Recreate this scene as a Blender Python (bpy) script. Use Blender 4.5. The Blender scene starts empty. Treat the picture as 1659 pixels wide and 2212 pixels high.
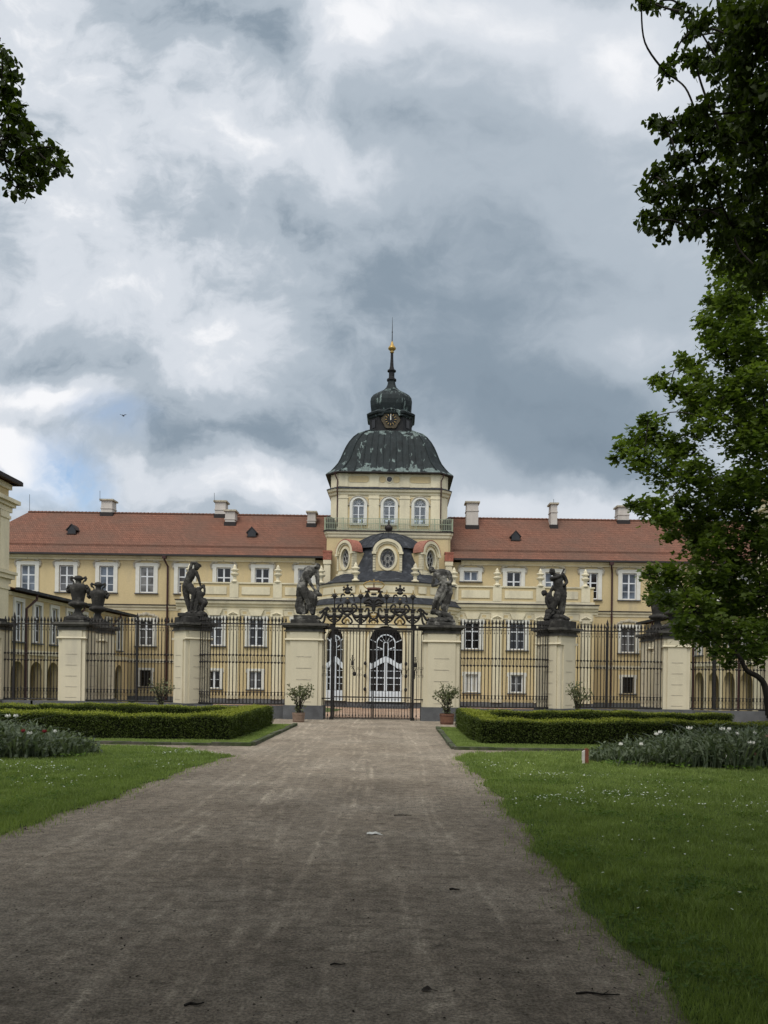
import bpy, bmesh, math, random
import numpy as np
from mathutils import Vector, Matrix
EXPOSURE = 0.12
SKY_BACK = 1.5
SHADE_TREE_YMAX = 5.6
SHADE_TREE_POS = [(-6.5, -15.5), (6.5, -15.5), (-6.5, -9.5), (6.5, -9.5), (-6.5, -4.0), (6.5, -4.0), (-6.4, 1.6), (6.4, 1.6)]  # out-of-view trees, added so that their crowns darken the foreground
random.seed(7); rng = np.random.default_rng(7)
R = math.radians
scene = bpy.context.scene
COL = scene.collection
AX = -0.87            # the palace axis (gate, bay, tower) stands a little to the left of the camera
CAMZ = 1.6
F_PX, PU, PV, ROLL = 1661.0, 857.0, 1460.5, 0.0145

def P(u, v, Y):
    """world point seen at photo position (u, v) (photo read at 1659 px wide) that stands Y metres away"""
    du, dv = u - PU, v - PV
    a, b = du + ROLL * dv, dv - ROLL * du
    return Vector((a * Y / F_PX, Y, CAMZ - b * Y / F_PX))

def ground_z(y):
    if y < 29.0: return 0.0
    return -0.9 * min(1.0, (y - 29.0) / 27.0)

# ---------------------------------------------------------------- objects
ORG = {}
def tag(o, label=None, cat=None, group=None, kind=None):
    if label: o['label'] = label
    if cat: o['category'] = cat
    if group: o['group'] = group
    if kind: o['kind'] = kind
    return o

def thing(name, label, cat, loc=(0, 0, 0), rz=0.0, group=None):
    o = bpy.data.objects.new(name, None)
    o.empty_display_size = 0.2
    COL.objects.link(o)
    o.location = loc; o.rotation_euler = (0, 0, rz)
    ORG[o.name] = Vector(loc)
    return tag(o, label, cat, group)

def link(name, me, parent=None, offset=None):
    o = bpy.data.objects.new(name, me)
    COL.objects.link(o)
    if parent is not None:
        o.parent = parent
        ORG[o.name] = ORG[parent.name]
    else:
        ORG[o.name] = Vector((0, 0, 0))
    return o

def dup(o, name=None, parent=None):
    c = o.copy()
    COL.objects.link(c)
    c.parent = parent
    ORG[c.name] = ORG[parent.name] if parent is not None else Vector((0, 0, 0))
    return c

def dup_tree(root, loc, rz=None, label=None, group=None):
    r = dup(root)
    r.location = loc
    if rz is not None: r.rotation_euler = (0, 0, rz)
    if label: r['label'] = label
    if group: r['group'] = group
    for ch in list(root.children):
        c = dup(ch, parent=r)
        for g in list(ch.children):
            dup(g, parent=c)
    return r

class MB:
    def __init__(self):
        self.v = []; self.f = []
    def add(self, verts, faces):
        n = len(self.v)
        self.v.extend([tuple(p) for p in verts])
        self.f.extend([tuple(i + n for i in f) for f in faces])
        return self
    def box(self, x0, x1, y0, y1, z0, z1):
        v = [(x0,y0,z0),(x1,y0,z0),(x1,y1,z0),(x0,y1,z0),(x0,y0,z1),(x1,y0,z1),(x1,y1,z1),(x0,y1,z1)]
        return self.add(v, [(0,3,2,1),(4,5,6,7),(0,1,5,4),(1,2,6,5),(2,3,7,6),(3,0,4,7)])
    def obox(self, c, ux, uy, uz):
        """box centred at c with half-vectors ux, uy, uz"""
        c, ux, uy, uz = Vector(c), Vector(ux), Vector(uy), Vector(uz)
        v = [c - ux - uy - uz, c + ux - uy - uz, c + ux + uy - uz, c - ux + uy - uz,
             c - ux - uy + uz, c + ux - uy + uz, c + ux + uy + uz, c - ux + uy + uz]
        return self.add(v, [(0,3,2,1),(4,5,6,7),(0,1,5,4),(1,2,6,5),(2,3,7,6),(3,0,4,7)])
    def prism(self, pts, d):
        """closed polygon pts (3-D) pushed along d"""
        d = Vector(d); n = len(pts)
        a = [Vector(p) for p in pts]; b = [p + d for p in a]
        fs = [tuple(range(n)), tuple(range(2 * n - 1, n - 1, -1))]
        for i in range(n):
            j = (i + 1) % n
            fs.append((i, i + n, j + n, j))
        return self.add(a + b, fs)
    def prof_x(self, x0, x1, pts):
        return self.prism([(x0, y, z) for y, z in pts], (x1 - x0, 0, 0))
    def lathe(self, cx, cy, prof, n=24, a0=0.0, a1=2 * math.pi):
        full = abs(a1 - a0 - 2 * math.pi) < 1e-6
        m = n if full else n + 1
        vs = []
        for r, z in prof:
            for i in range(m):
                a = a0 + (a1 - a0) * i / n
                vs.append((cx + r * math.cos(a), cy + r * math.sin(a), z))
        fs = []
        for k in range(len(prof) - 1):
            for i in range(n):
                j = (i + 1) % m
                fs.append((k * m + i, k * m + j, (k + 1) * m + j, (k + 1) * m + i))
        if full:
            fs.append(tuple(range(m - 1, -1, -1)))
            fs.append(tuple((len(prof) - 1) * m + i for i in range(m)))
        return self.add(vs, fs)
    def oct(self, cx, cy, prof, ratio=0.25):
        """square section with cut corners, half width per level"""
        vs = []; fs = []
        for h, z in prof:
            c = h * (1 - ratio)
            for x, y in ((-c,-h),(c,-h),(h,-c),(h,c),(c,h),(-c,h),(-h,c),(-h,-c)):
                vs.append((cx + x, cy + y, z))
        for k in range(len(prof) - 1):
            for i in range(8):
                j = (i + 1) % 8
                fs.append((k*8+i, k*8+j, (k+1)*8+j, (k+1)*8+i))
        fs.append(tuple(range(7, -1, -1))); fs.append(tuple((len(prof)-1)*8 + i for i in range(8)))
        return self.add(vs, fs)
    def sq(self, cx, cy, prof):
        vs = []; fs = []
        for h, z in prof:
            vs += [(cx-h,cy-h,z),(cx+h,cy-h,z),(cx+h,cy+h,z),(cx-h,cy+h,z)]
        for k in range(len(prof)-1):
            for i in range(4):
                j = (i+1) % 4
                fs.append((k*4+i,k*4+j,(k+1)*4+j,(k+1)*4+i))
        fs.append((3,2,1,0)); fs.append(tuple((len(prof)-1)*4+i for i in range(4)))
        return self.add(vs, fs)
    def tube(self, pts, r, n=6, cap=True):
        pts = [Vector(p) for p in pts]
        if not hasattr(r, '__len__'): r = [r] * len(pts)
        vs = []; fs = []
        prev = None
        for i, p in enumerate(pts):
            t = (pts[min(i+1, len(pts)-1)] - pts[max(i-1, 0)])
            if t.length < 1e-9: t = Vector((0,0,1))
            t.normalize()
            if prev is None:
                a = Vector((0,0,1)) if abs(t.z) < 0.9 else Vector((1,0,0))
                s = t.cross(a).normalized()
            else:
                s = (prev - t * prev.dot(t))
                s = s.normalized() if s.length > 1e-6 else t.orthogonal().normalized()
            prev = s
            b = t.cross(s)
            for k in range(n):
                an = 2 * math.pi * k / n
                vs.append(p + (s * math.cos(an) + b * math.sin(an)) * r[i])
        for i in range(len(pts)-1):
            for k in range(n):
                j = (k+1) % n
                fs.append((i*n+k, i*n+j, (i+1)*n+j, (i+1)*n+k))
        if cap:
            fs.append(tuple(range(n-1,-1,-1))); fs.append(tuple((len(pts)-1)*n+k for k in range(n)))
        return self.add(vs, fs)
    def ball(self, c, r, nu=10, nv=7, rot=None):
        c = Vector(c)
        if not hasattr(r, '__len__'): r = (r, r, r)
        vs = []; fs = []
        for j in range(nv+1):
            th = math.pi * j / nv
            for i in range(nu):
                ph = 2*math.pi*i/nu
                p = Vector((r[0]*math.sin(th)*math.cos(ph), r[1]*math.sin(th)*math.sin(ph), r[2]*math.cos(th)))
                if rot is not None: p = rot @ p
                vs.append(c + p)
        for j in range(nv):
            for i in range(nu):
                k = (i+1) % nu
                fs.append((j*nu+i, (j+1)*nu+i, (j+1)*nu+k, j*nu+k))
        return self.add(vs, fs)
    def limb(self, p0, r0, p1, r1):
        """tapered limb with round ends, for figures that are fused afterwards"""
        p0, p1 = Vector(p0), Vector(p1)
        self.ball(p0, r0); self.ball(p1, r1)
        return self.tube([p0, p1], [r0, r1], n=10)
    def panel(self, org, ux, outline, holes, nrm, depth):
        """wall sheet with openings: outline / holes in (s, z); front face at org, pushed by depth along -nrm"""
        org, ux, nrm = Vector(org), Vector(ux), Vector(nrm)
        bm = bmesh.new()
        edges = []
        for loop in [outline] + holes:
            vs = [bm.verts.new((s, z, 0)) for s, z in loop]
            for i in range(len(vs)):
                edges.append(bm.edges.new((vs[i], vs[(i+1) % len(vs)])))
        bmesh.ops.triangle_fill(bm, use_beauty=True, use_dissolve=False, edges=edges, normal=(0,0,1))
        bm.verts.index_update()
        to = lambda co, d: org + ux * co.x + Vector((0, 0, co.y)) - nrm * d
        fr = [to(v.co, 0) for v in bm.verts]; bk = [to(v.co, depth) for v in bm.verts]
        n = len(fr); fs = []
        for f in bm.faces:
            idx = [v.index for v in f.verts]
            a, b, c = (fr[i] for i in idx[:3])
            if (b - a).cross(c - a).dot(nrm) < 0: idx.reverse()
            fs.append(tuple(idx)); fs.append(tuple(i + n for i in reversed(idx)))
        k = 0
        for loop in [outline] + holes:
            m = len(loop)
            for i in range(m):
                j = (i+1) % m
                fs.append((k+i, k+j, k+j+n, k+i+n))
            k += m
        bm.free()
        return self.add(fr + bk, fs)
    def build(self, name, mat, parent=None, smooth=False, kind=None, autosmooth=None, fix=False):
        off = ORG[parent.name] if parent is not None else Vector((0,0,0))
        me = bpy.data.meshes.new(name)
        me.from_pydata([(x-off.x, y-off.y, z-off.z) for x, y, z in self.v], [], self.f)
        me.update()
        if fix:
            bm = bmesh.new(); bm.from_mesh(me)
            bmesh.ops.recalc_face_normals(bm, faces=bm.faces)
            bm.to_mesh(me); bm.free()
        for m in (mat if isinstance(mat, (list, tuple)) else [mat]): me.materials.append(m)
        if smooth:
            for p in me.polygons: p.use_smooth = True
        o = link(name, me, parent)
        if kind: o['kind'] = kind
        return o

def parts(parent, name, mb, material, **kw):
    """like MB.build, but every piece that stands apart becomes a part of its own"""
    n = len(mb.v); par = list(range(n))
    def find(i):
        while par[i] != i: par[i] = par[par[i]]; i = par[i]
        return i
    for f in mb.f:
        r = find(f[0])
        for i in f[1:]: par[find(i)] = r
    isl = {}
    for i in range(n): isl.setdefault(find(i), []).append(i)
    bx = []
    for r, ids in isl.items():
        p = np.array([mb.v[i] for i in ids]); bx.append([{r}, p.min(0) - .03, p.max(0) + .03])
    merged = True
    while merged:
        merged = False
        for i in range(len(bx)):
            for j in range(len(bx) - 1, i, -1):
                if (bx[i][1] <= bx[j][2]).all() and (bx[j][1] <= bx[i][2]).all():
                    bx[i][0] |= bx[j][0]; bx[i][1] = np.minimum(bx[i][1], bx[j][1]); bx[i][2] = np.maximum(bx[i][2], bx[j][2])
                    bx.pop(j); merged = True
    out = []
    for roots, _, _ in bx:
        idx = {}; m = MB()
        for f in mb.f:
            if find(f[0]) in roots:
                g = []
                for i in f:
                    if i not in idx: idx[i] = len(m.v); m.v.append(mb.v[i])
                    g.append(idx[i])
                m.f.append(tuple(g))
        out.append(m.build(name, material, parent, **kw))
    return out

def np_mesh(name, verts, faces_idx, nper, mat, parent=None, smooth=False):
    """verts (n,3) array, faces_idx flat array of loops, all faces with nper corners"""
    me = bpy.data.meshes.new(name)
    verts = np.asarray(verts, dtype=np.float32)
    if parent is not None:
        o = ORG[parent.name]; verts = verts - np.array((o.x, o.y, o.z), dtype=np.float32)
    faces_idx = np.asarray(faces_idx, dtype=np.int32).ravel()
    nf = len(faces_idx) // nper
    me.vertices.add(len(verts)); me.vertices.foreach_set('co', np.ascontiguousarray(verts).ravel())
    me.loops.add(len(faces_idx)); me.loops.foreach_set('vertex_index', faces_idx)
    me.polygons.add(nf)
    me.polygons.foreach_set('loop_start', np.arange(nf, dtype=np.int32) * nper)
    me.polygons.foreach_set('loop_total', np.full(nf, nper, dtype=np.int32))
    me.polygons.foreach_set('use_smooth', np.full(nf, smooth, dtype=bool))
    me.update(calc_edges=True)
    me.materials.append(mat)
    return link(name, me, parent)

def arch(cx, w, z0, zs, n=12):
    """door / window outline (s, z): straight to the spring line zs, half round above"""
    pts = [(cx - w, z0), (cx + w, z0)]
    for i in range(n + 1):
        a = math.pi * i / n
        pts.append((cx + w * math.cos(a), zs + w * math.sin(a)))
    return pts

def rect(cx, w, z0, z1):
    return [(cx - w, z0), (cx + w, z0), (cx + w, z1), (cx - w, z1)]

# ---------------------------------------------------------------- materials
def nn(nt, typ, loc=(0, 0), **kw):
    n = nt.nodes.new(typ); n.location = loc
    for k, v in kw.items(): setattr(n, k, v)
    return n

def mat(name, col, rough=0.85, var=0.25, scale=1.5, col2=None, mix2=(0.45, 0.65), scale2=0.6, bump=0.0, bscale=25.0,
        stretch=(1, 1, 1), metal=0.0, spec=0.3, detail=6, fine=None):
    """plain surface with uneven colour: brightness noise, a second colour in patches, and bump"""
    m = bpy.data.materials.new(name); m.use_nodes = True
    nt = m.node_tree; b = nt.nodes['Principled BSDF']; L = nt.links.new
    b.inputs['Roughness'].default_value = rough; b.inputs['Metallic'].default_value = metal
    b.inputs['Specular IOR Level'].default_value = spec
    geo = nn(nt, 'ShaderNodeNewGeometry')
    mp = nn(nt, 'ShaderNodeMapping'); mp.inputs['Scale'].default_value = stretch
    L(geo.outputs['Position'], mp.inputs['Vector'])
    n1 = nn(nt, 'ShaderNodeTexNoise'); n1.inputs['Scale'].default_value = scale; n1.inputs['Detail'].default_value = detail
    n1.inputs['Roughness'].default_value = 0.6
    L(mp.outputs[0], n1.inputs['Vector'])
    mr = nn(nt, 'ShaderNodeMapRange'); mr.inputs['From Min'].default_value = 0.3; mr.inputs['From Max'].default_value = 0.7
    mr.inputs['To Min'].default_value = 1 - var; mr.inputs['To Max'].default_value = 1 + var
    L(n1.outputs['Fac'], mr.inputs['Value'])
    base = nn(nt, 'ShaderNodeMix', data_type='RGBA')
    base.inputs['A'].default_value = (*col, 1); base.inputs['B'].default_value = (*(col2 or col), 1)
    base.inputs['Factor'].default_value = 0
    if col2:
        n2 = nn(nt, 'ShaderNodeTexNoise'); n2.inputs['Scale'].default_value = scale2; n2.inputs['Detail'].default_value = 8
        n2.inputs['Roughness'].default_value = 0.62
        L(mp.outputs[0], n2.inputs['Vector'])
        m2 = nn(nt, 'ShaderNodeMapRange', interpolation_type='SMOOTHSTEP')
        m2.inputs['From Min'].default_value, m2.inputs['From Max'].default_value = mix2
        L(n2.outputs['Fac'], m2.inputs['Value']); L(m2.outputs[0], base.inputs['Factor'])
    mul = nn(nt, 'ShaderNodeVectorMath', operation='SCALE')
    L(base.outputs['Result'], mul.inputs[0]); L(mr.outputs[0], mul.inputs['Scale'])
    out = mul.outputs[0]
    if fine:
        n4 = nn(nt, 'ShaderNodeTexNoise'); n4.inputs['Scale'].default_value = fine[0]; n4.inputs['Detail'].default_value = 3
        L(geo.outputs['Position'], n4.inputs['Vector'])
        m4 = nn(nt, 'ShaderNodeMapRange'); m4.inputs['From Min'].default_value = 0.3; m4.inputs['From Max'].default_value = 0.7
        m4.inputs['To Min'].default_value = 1 - fine[1]; m4.inputs['To Max'].default_value = 1 + fine[1]
        L(n4.outputs['Fac'], m4.inputs['Value'])
        mu2 = nn(nt, 'ShaderNodeVectorMath', operation='SCALE')
        L(out, mu2.inputs[0]); L(m4.outputs[0], mu2.inputs['Scale']); out = mu2.outputs[0]
    L(out, b.inputs['Base Color'])
    if bump:
        n3 = nn(nt, 'ShaderNodeTexNoise'); n3.inputs['Scale'].default_value = bscale; n3.inputs['Detail'].default_value = 5
        L(mp.outputs[0], n3.inputs['Vector'])
        bp = nn(nt, 'ShaderNodeBump'); bp.inputs['Strength'].default_value = bump; bp.inputs['Distance'].default_value = 0.02
        L(n3.outputs['Fac'], bp.inputs['Height']); L(bp.outputs[0], b.inputs['Normal'])
    return m

def leaf_mat(name, c1, c2, trans=0.35, rough=0.55, scale=1.2):
    m = bpy.data.materials.new(name); m.use_nodes = True
    nt = m.node_tree; L = nt.links.new
    b = nt.nodes['Principled BSDF']; out = nt.nodes['Material Output']
    b.inputs['Roughness'].default_value = rough; b.inputs['Specular IOR Level'].default_value = 0.25
    geo = nn(nt, 'ShaderNodeNewGeometry')
    n1 = nn(nt, 'ShaderNodeTexNoise'); n1.inputs['Scale'].default_value = scale; n1.inputs['Detail'].default_value = 4
    L(geo.outputs['Position'], n1.inputs['Vector'])
    ad = nn(nt, 'ShaderNodeMath', operation='MULTIPLY_ADD'); ad.inputs[1].default_value = 0.5
    L(geo.outputs['Random Per Island'], ad.inputs[0]); 
    sb = nn(nt, 'ShaderNodeMath', operation='SUBTRACT'); sb.inputs[1].default_value = 0.25
    L(n1.outputs['Fac'], sb.inputs[0]); L(sb.outputs[0], ad.inputs[2])
    mx = nn(nt, 'ShaderNodeMix', data_type='RGBA'); mx.inputs['A'].default_value = (*c1, 1); mx.inputs['B'].default_value = (*c2, 1)
    L(ad.outputs[0], mx.inputs['Factor'])
    L(mx.outputs['Result'], b.inputs['Base Color'])
    if trans:
        tr = nn(nt, 'ShaderNodeBsdfTranslucent')
        sc = nn(nt, 'ShaderNodeVectorMath', operation='MULTIPLY'); sc.inputs[1].default_value = (1.5, 1.6, 0.7)
        L(mx.outputs['Result'], sc.inputs[0]); L(sc.outputs[0], tr.inputs['Color'])
        ms = nn(nt, 'ShaderNodeMixShader'); ms.inputs[0].default_value = trans
        L(b.outputs[0], ms.inputs[1]); L(tr.outputs[0], ms.inputs[2]); L(ms.outputs[0], out.inputs['Surface'])
    return m

def tile_mat(name, col, col2, pitch, rough=0.9):
    """roof tiles: courses up the slope (read from height), single tiles along it"""
    m = bpy.data.materials.new(name); m.use_nodes = True
    nt = m.node_tree; b = nt.nodes['Principled BSDF']; L = nt.links.new
    b.inputs['Roughness'].default_value = rough; b.inputs['Specular IOR Level'].default_value = 0.2
    geo = nn(nt, 'ShaderNodeNewGeometry')
    sx = nn(nt, 'ShaderNodeSeparateXYZ'); L(geo.outputs['Position'], sx.inputs[0])
    ad = nn(nt, 'ShaderNodeMath', operation='ADD'); L(sx.outputs[0], ad.inputs[0]); L(sx.outputs[1], ad.inputs[1])
    cb = nn(nt, 'ShaderNodeCombineXYZ'); L(ad.outputs[0], cb.inputs[0]); L(sx.outputs[2], cb.inputs[1])
    br = nn(nt, 'ShaderNodeTexBrick'); L(cb.outputs[0], br.inputs['Vector'])
    br.inputs['Scale'].default_value = 1.0; br.inputs['Brick Width'].default_value = 0.19; br.inputs['Row Height'].default_value = pitch
    br.inputs['Mortar Size'].default_value = pitch * 0.09; br.inputs['Mortar Smooth'].default_value = 0.6; br.inputs['Bias'].default_value = -0.1
    br.inputs['Color1'].default_value = (*[c * 0.85 for c in col], 1); br.inputs['Color2'].default_value = (*[c * 1.15 for c in col], 1)
    br.inputs['Mortar'].default_value = (*[c * 0.45 for c in col], 1)
    n1 = nn(nt, 'ShaderNodeTexNoise'); n1.inputs['Scale'].default_value = 0.35; n1.inputs['Detail'].default_value = 8
    L(geo.outputs['Position'], n1.inputs['Vector'])
    m1 = nn(nt, 'ShaderNodeMapRange'); m1.inputs['From Min'].default_value = 0.36; m1.inputs['From Max'].default_value = 0.68
    L(n1.outputs['Fac'], m1.inputs['Value'])
    mx = nn(nt, 'ShaderNodeMix', data_type='RGBA'); L(m1.outputs[0], mx.inputs['Factor'])
    L(br.outputs['Color'], mx.inputs['A']); mx.inputs['B'].default_value = (*col2, 1)
    mf = nn(nt, 'ShaderNodeMath', operation='MULTIPLY'); mf.inputs[1].default_value = 0.8
    L(m1.outputs[0], mf.inputs[0]); L(mf.outputs[0], mx.inputs['Factor'])
    n5 = nn(nt, 'ShaderNodeTexNoise'); n5.inputs['Scale'].default_value = 7; n5.inputs['Detail'].default_value = 3
    L(geo.outputs['Position'], n5.inputs['Vector'])
    m5 = nn(nt, 'ShaderNodeMapRange'); m5.inputs['From Min'].default_value = 0.3; m5.inputs['From Max'].default_value = 0.7
    m5.inputs['To Min'].default_value = 0.8; m5.inputs['To Max'].default_value = 1.2
    L(n5.outputs['Fac'], m5.inputs['Value'])
    sc = nn(nt, 'ShaderNodeVectorMath', operation='SCALE'); L(mx.outputs['Result'], sc.inputs[0]); L(m5.outputs[0], sc.inputs['Scale'])
    L(sc.outputs[0], b.inputs['Base Color'])
    bp = nn(nt, 'ShaderNodeBump'); bp.inputs['Strength'].default_value = 0.6; bp.inputs['Distance'].default_value = 0.03
    inv = nn(nt, 'ShaderNodeMath', operation='SUBTRACT'); inv.inputs[0].default_value = 1.0
    L(br.outputs['Fac'], inv.inputs[1]); L(inv.outputs[0], bp.inputs['Height']); L(bp.outputs[0], b.inputs['Normal'])
    return m

def glass_mat(name, col, rough=0.08):
    m = bpy.data.materials.new(name); m.use_nodes = True
    nt = m.node_tree; b = nt.nodes['Principled BSDF']; L = nt.links.new
    b.inputs['Roughness'].default_value = rough; b.inputs['Specular IOR Level'].default_value = 0.5
    geo = nn(nt, 'ShaderNodeNewGeometry')
    n1 = nn(nt, 'ShaderNodeTexNoise'); n1.inputs['Scale'].default_value = 1.1; n1.inputs['Detail'].default_value = 3
    L(geo.outputs['Position'], n1.inputs['Vector'])
    mr = nn(nt, 'ShaderNodeMapRange'); mr.inputs['From Min'].default_value = 0.35; mr.inputs['From Max'].default_value = 0.65
    mr.inputs['To Min'].default_value = 0.5; mr.inputs['To Max'].default_value = 1.5
    L(n1.outputs['Fac'], mr.inputs['Value'])
    sc = nn(nt, 'ShaderNodeVectorMath', operation='SCALE'); sc.inputs[0].default_value = col; L(mr.outputs[0], sc.inputs['Scale'])
    L(sc.outputs[0], b.inputs['Base Color'])
    bp = nn(nt, 'ShaderNodeBump'); bp.inputs['Strength'].default_value = 0.05; bp.inputs['Distance'].default_value = 0.05
    L(n1.outputs['Fac'], bp.inputs['Height']); L(bp.outputs[0], b.inputs['Normal'])
    return m

def clear_glass(name):
    m = bpy.data.materials.new(name); m.use_nodes = True
    nt = m.node_tree; L = nt.links.new; out = nt.nodes['Material Output']
    nt.nodes.remove(nt.nodes['Principled BSDF'])
    t = nn(nt, 'ShaderNodeBsdfTransparent'); t.inputs[0].default_value = (0.86, 0.9, 0.92, 1)
    g = nn(nt, 'ShaderNodeBsdfGlossy'); g.inputs['Roughness'].default_value = 0.03
    ms = nn(nt, 'ShaderNodeMixShader'); ms.inputs[0].default_value = 0.12
    L(t.outputs[0], ms.inputs[1]); L(g.outputs[0], ms.inputs[2]); L(ms.outputs[0], out.inputs['Surface'])
    return m

M = {}
M['yellow'] = mat('yellow_plaster', (0.552, 0.445, 0.250), 0.9, 0.10, 0.9, col2=(0.42, 0.345, 0.215), mix2=(0.48, 0.74), scale2=0.9, bump=0.15, bscale=12, stretch=(1, 1, 0.22), fine=(9, 0.06))
M['cream'] = mat('cream_plaster', (0.64, 0.578, 0.415), 0.9, 0.10, 1.3, col2=(0.42, 0.38, 0.285), mix2=(0.49, 0.76), scale2=0.5, bump=0.12, bscale=14, stretch=(1, 1, 0.25), fine=(8, 0.05))
M['pillar'] = mat('pillar_plaster', (0.60, 0.545, 0.40), 0.92, 0.07, 2.2, col2=(0.42, 0.385, 0.30), mix2=(0.52, 0.85), scale2=1.1, bump=0.2, bscale=30, stretch=(1, 1, 0.35), fine=(40, 0.06))
M['white'] = mat('white_surround', (0.62, 0.61, 0.55), 0.9, 0.08, 2.0, bump=0.1)
M['sash'] = mat('white_sash', (0.66, 0.68, 0.70), 0.6, 0.05, 3.0)
M['tracery'] = mat('grey_stone_tracery', (0.27, 0.265, 0.25), 0.9, 0.1, 5)
M['stucco'] = mat('weathered_stucco', (0.40, 0.36, 0.28), 0.95, 0.3, 5.0, bump=0.5, bscale=9)
M['tile'] = tile_mat('red_roof_tiles', (0.210, 0.096, 0.064), (0.125, 0.076, 0.056), 0.26)
M['tile_bright'] = tile_mat('bright_red_tiles', (0.36, 0.135, 0.095), (0.30, 0.15, 0.11), 0.12)
M['slate'] = mat('grey_slate', (0.032, 0.035, 0.041), 0.7, 0.35, 3, col2=(0.065, 0.07, 0.078), mix2=(0.5, 0.7), scale2=1.5, bump=0.3, bscale=10, spec=0.18)
M['copper'] = mat('patinated_copper', (0.017, 0.023, 0.024), 0.7, 0.4, 2.0, col2=(0.125, 0.160, 0.150), mix2=(0.60, 0.64), scale2=1.0, stretch=(1.5, 1.5, 0.28), bump=0.1, spec=0.2)
def patina():
    nt = M['copper'].node_tree; L = nt.links.new
    m2 = [n for n in nt.nodes if n.type == 'MAP_RANGE' and abs(n.inputs['From Min'].default_value - .60) < 1e-4][0]
    src = m2.inputs['Value'].links[0].from_socket
    geo = [n for n in nt.nodes if n.type == 'NEW_GEOMETRY'][0]
    sx = nn(nt, 'ShaderNodeSeparateXYZ'); L(geo.outputs['Position'], sx.inputs[0])
    cur = src
    for a_, b_, amp in ((19.75, 19.15, .15), (22.3, 23.3, .10), (25.3, 24.9, 0.0)):
        r = nn(nt, 'ShaderNodeMapRange', interpolation_type='SMOOTHSTEP'); L(sx.outputs[2], r.inputs['Value'])
        r.inputs['From Min'].default_value = a_; r.inputs['From Max'].default_value = b_; r.inputs['To Min'].default_value = 0; r.inputs['To Max'].default_value = amp
        if a_ == 22.3:
            r2 = nn(nt, 'ShaderNodeMapRange'); L(sx.outputs[2], r2.inputs['Value']); r2.inputs['From Min'].default_value = 23.7; r2.inputs['From Max'].default_value = 23.72
            r2.inputs['To Min'].default_value = 1; r2.inputs['To Max'].default_value = .35
            mm = nn(nt, 'ShaderNodeMath', operation='MULTIPLY'); L(r.outputs[0], mm.inputs[0]); L(r2.outputs[0], mm.inputs[1]); o = mm.outputs[0]
        else: o = r.outputs[0]
        ad = nn(nt, 'ShaderNodeMath', operation='ADD'); L(cur, ad.inputs[0]); L(o, ad.inputs[1]); cur = ad.outputs[0]
    L(cur, m2.inputs['Value'])
patina()
M['copper_dark'] = mat('dark_copper', (0.016, 0.016, 0.017), 0.65, 0.35, 3.0, bump=0.1, spec=0.2)
M['gold'] = mat('gilding', (0.42, 0.28, 0.09), 0.48, 0.25, 8, metal=0.75, spec=0.5)
M['gold_old'] = mat('dull_gilding', (0.34, 0.235, 0.085), 0.6, 0.3, 10, metal=0.5, spec=0.4)
M['iron'] = mat('wrought_iron', (0.016, 0.0145, 0.0135), 0.6, 0.3, 12, col2=(0.05, 0.026, 0.016), mix2=(0.6, 0.8), scale2=5)
M['rust'] = mat('rusty_iron', (0.09, 0.042, 0.03), 0.8, 0.3, 12)
M['pipe'] = mat('brown_downpipe', (0.045, 0.018, 0.016), 0.5, 0.15, 5)
M['gutter'] = mat('dark_gutter', (0.022, 0.017, 0.016), 0.6, 0.15, 5)
M['plinth'] = mat('grey_plinth_render', (0.105, 0.108, 0.112), 0.95, 0.22, 2.2, col2=(0.06, 0.06, 0.062), mix2=(0.5, 0.75), scale2=1.4, bump=0.3, bscale=30, fine=(50, 0.1))
M['stone_dark'] = mat('blackened_sandstone', (0.034, 0.032, 0.029), 0.95, 0.35, 7, col2=(0.105, 0.10, 0.088), mix2=(0.52, 0.7), scale2=3.2, bump=0.5, bscale=28)
M['stone_pale'] = mat('half_cleaned_sandstone', (0.045, 0.043, 0.039), 0.95, 0.35, 7, col2=(0.25, 0.24, 0.215), mix2=(0.47, 0.66), scale2=2.6, bump=0.5, bscale=28)
M['capstone'] = mat('weathered_capstone', (0.088, 0.084, 0.074), 0.95, 0.3, 5, col2=(0.035, 0.033, 0.031), mix2=(0.5, 0.66), scale2=2.2, bump=0.4, bscale=28)
M['chimney'] = mat('chimney_render', (0.50, 0.46, 0.42), 0.95, 0.1, 2, col2=(0.36, 0.32, 0.29), mix2=(0.5, 0.8), scale2=0.9, stretch=(1, 1, .4))
M['pane_dark'] = glass_mat('dark_window_glass', (0.012, 0.011, 0.011))
M['pane_grey'] = glass_mat('curtained_glass', (0.075, 0.075, 0.078), 0.12)
M['pane_blue'] = glass_mat('sky_lit_glass', (0.10, 0.12, 0.15), 0.1)
M['pane_lace'] = glass_mat('lace_curtained_glass', (0.17, 0.17, 0.168), 0.15)
M['blind'] = mat('drawn_white_blind', (0.52, 0.50, 0.44), 0.7, 0.05, 3)
M['clear'] = clear_glass('clear_glass')
M['interior'] = mat('dim_interior', (0.10, 0.09, 0.075), 0.9, 0.2, 1)
M['rail_green'] = mat('pale_green_railing', (0.30, 0.34, 0.24), 0.6, 0.12, 5)
M['door_white'] = mat('white_door_paint', (0.62, 0.66, 0.70), 0.5, 0.06, 4)
M['bark'] = mat('dark_bark', (0.030, 0.025, 0.020), 0.95, 0.35, 9, bump=0.8, bscale=18, stretch=(1, 1, 0.35))
M['tub'] = mat('weathered_tub', (0.22, 0.155, 0.115), 0.9, 0.2, 9, bump=0.3)
M['tub_red'] = mat('brown_wood_tub', (0.17, 0.085, 0.055), 0.85, 0.2, 9, bump=0.3)
M['soil'] = mat('dark_soil', (0.03, 0.022, 0.016), 1, 0.3, 12, bump=0.6)
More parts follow.
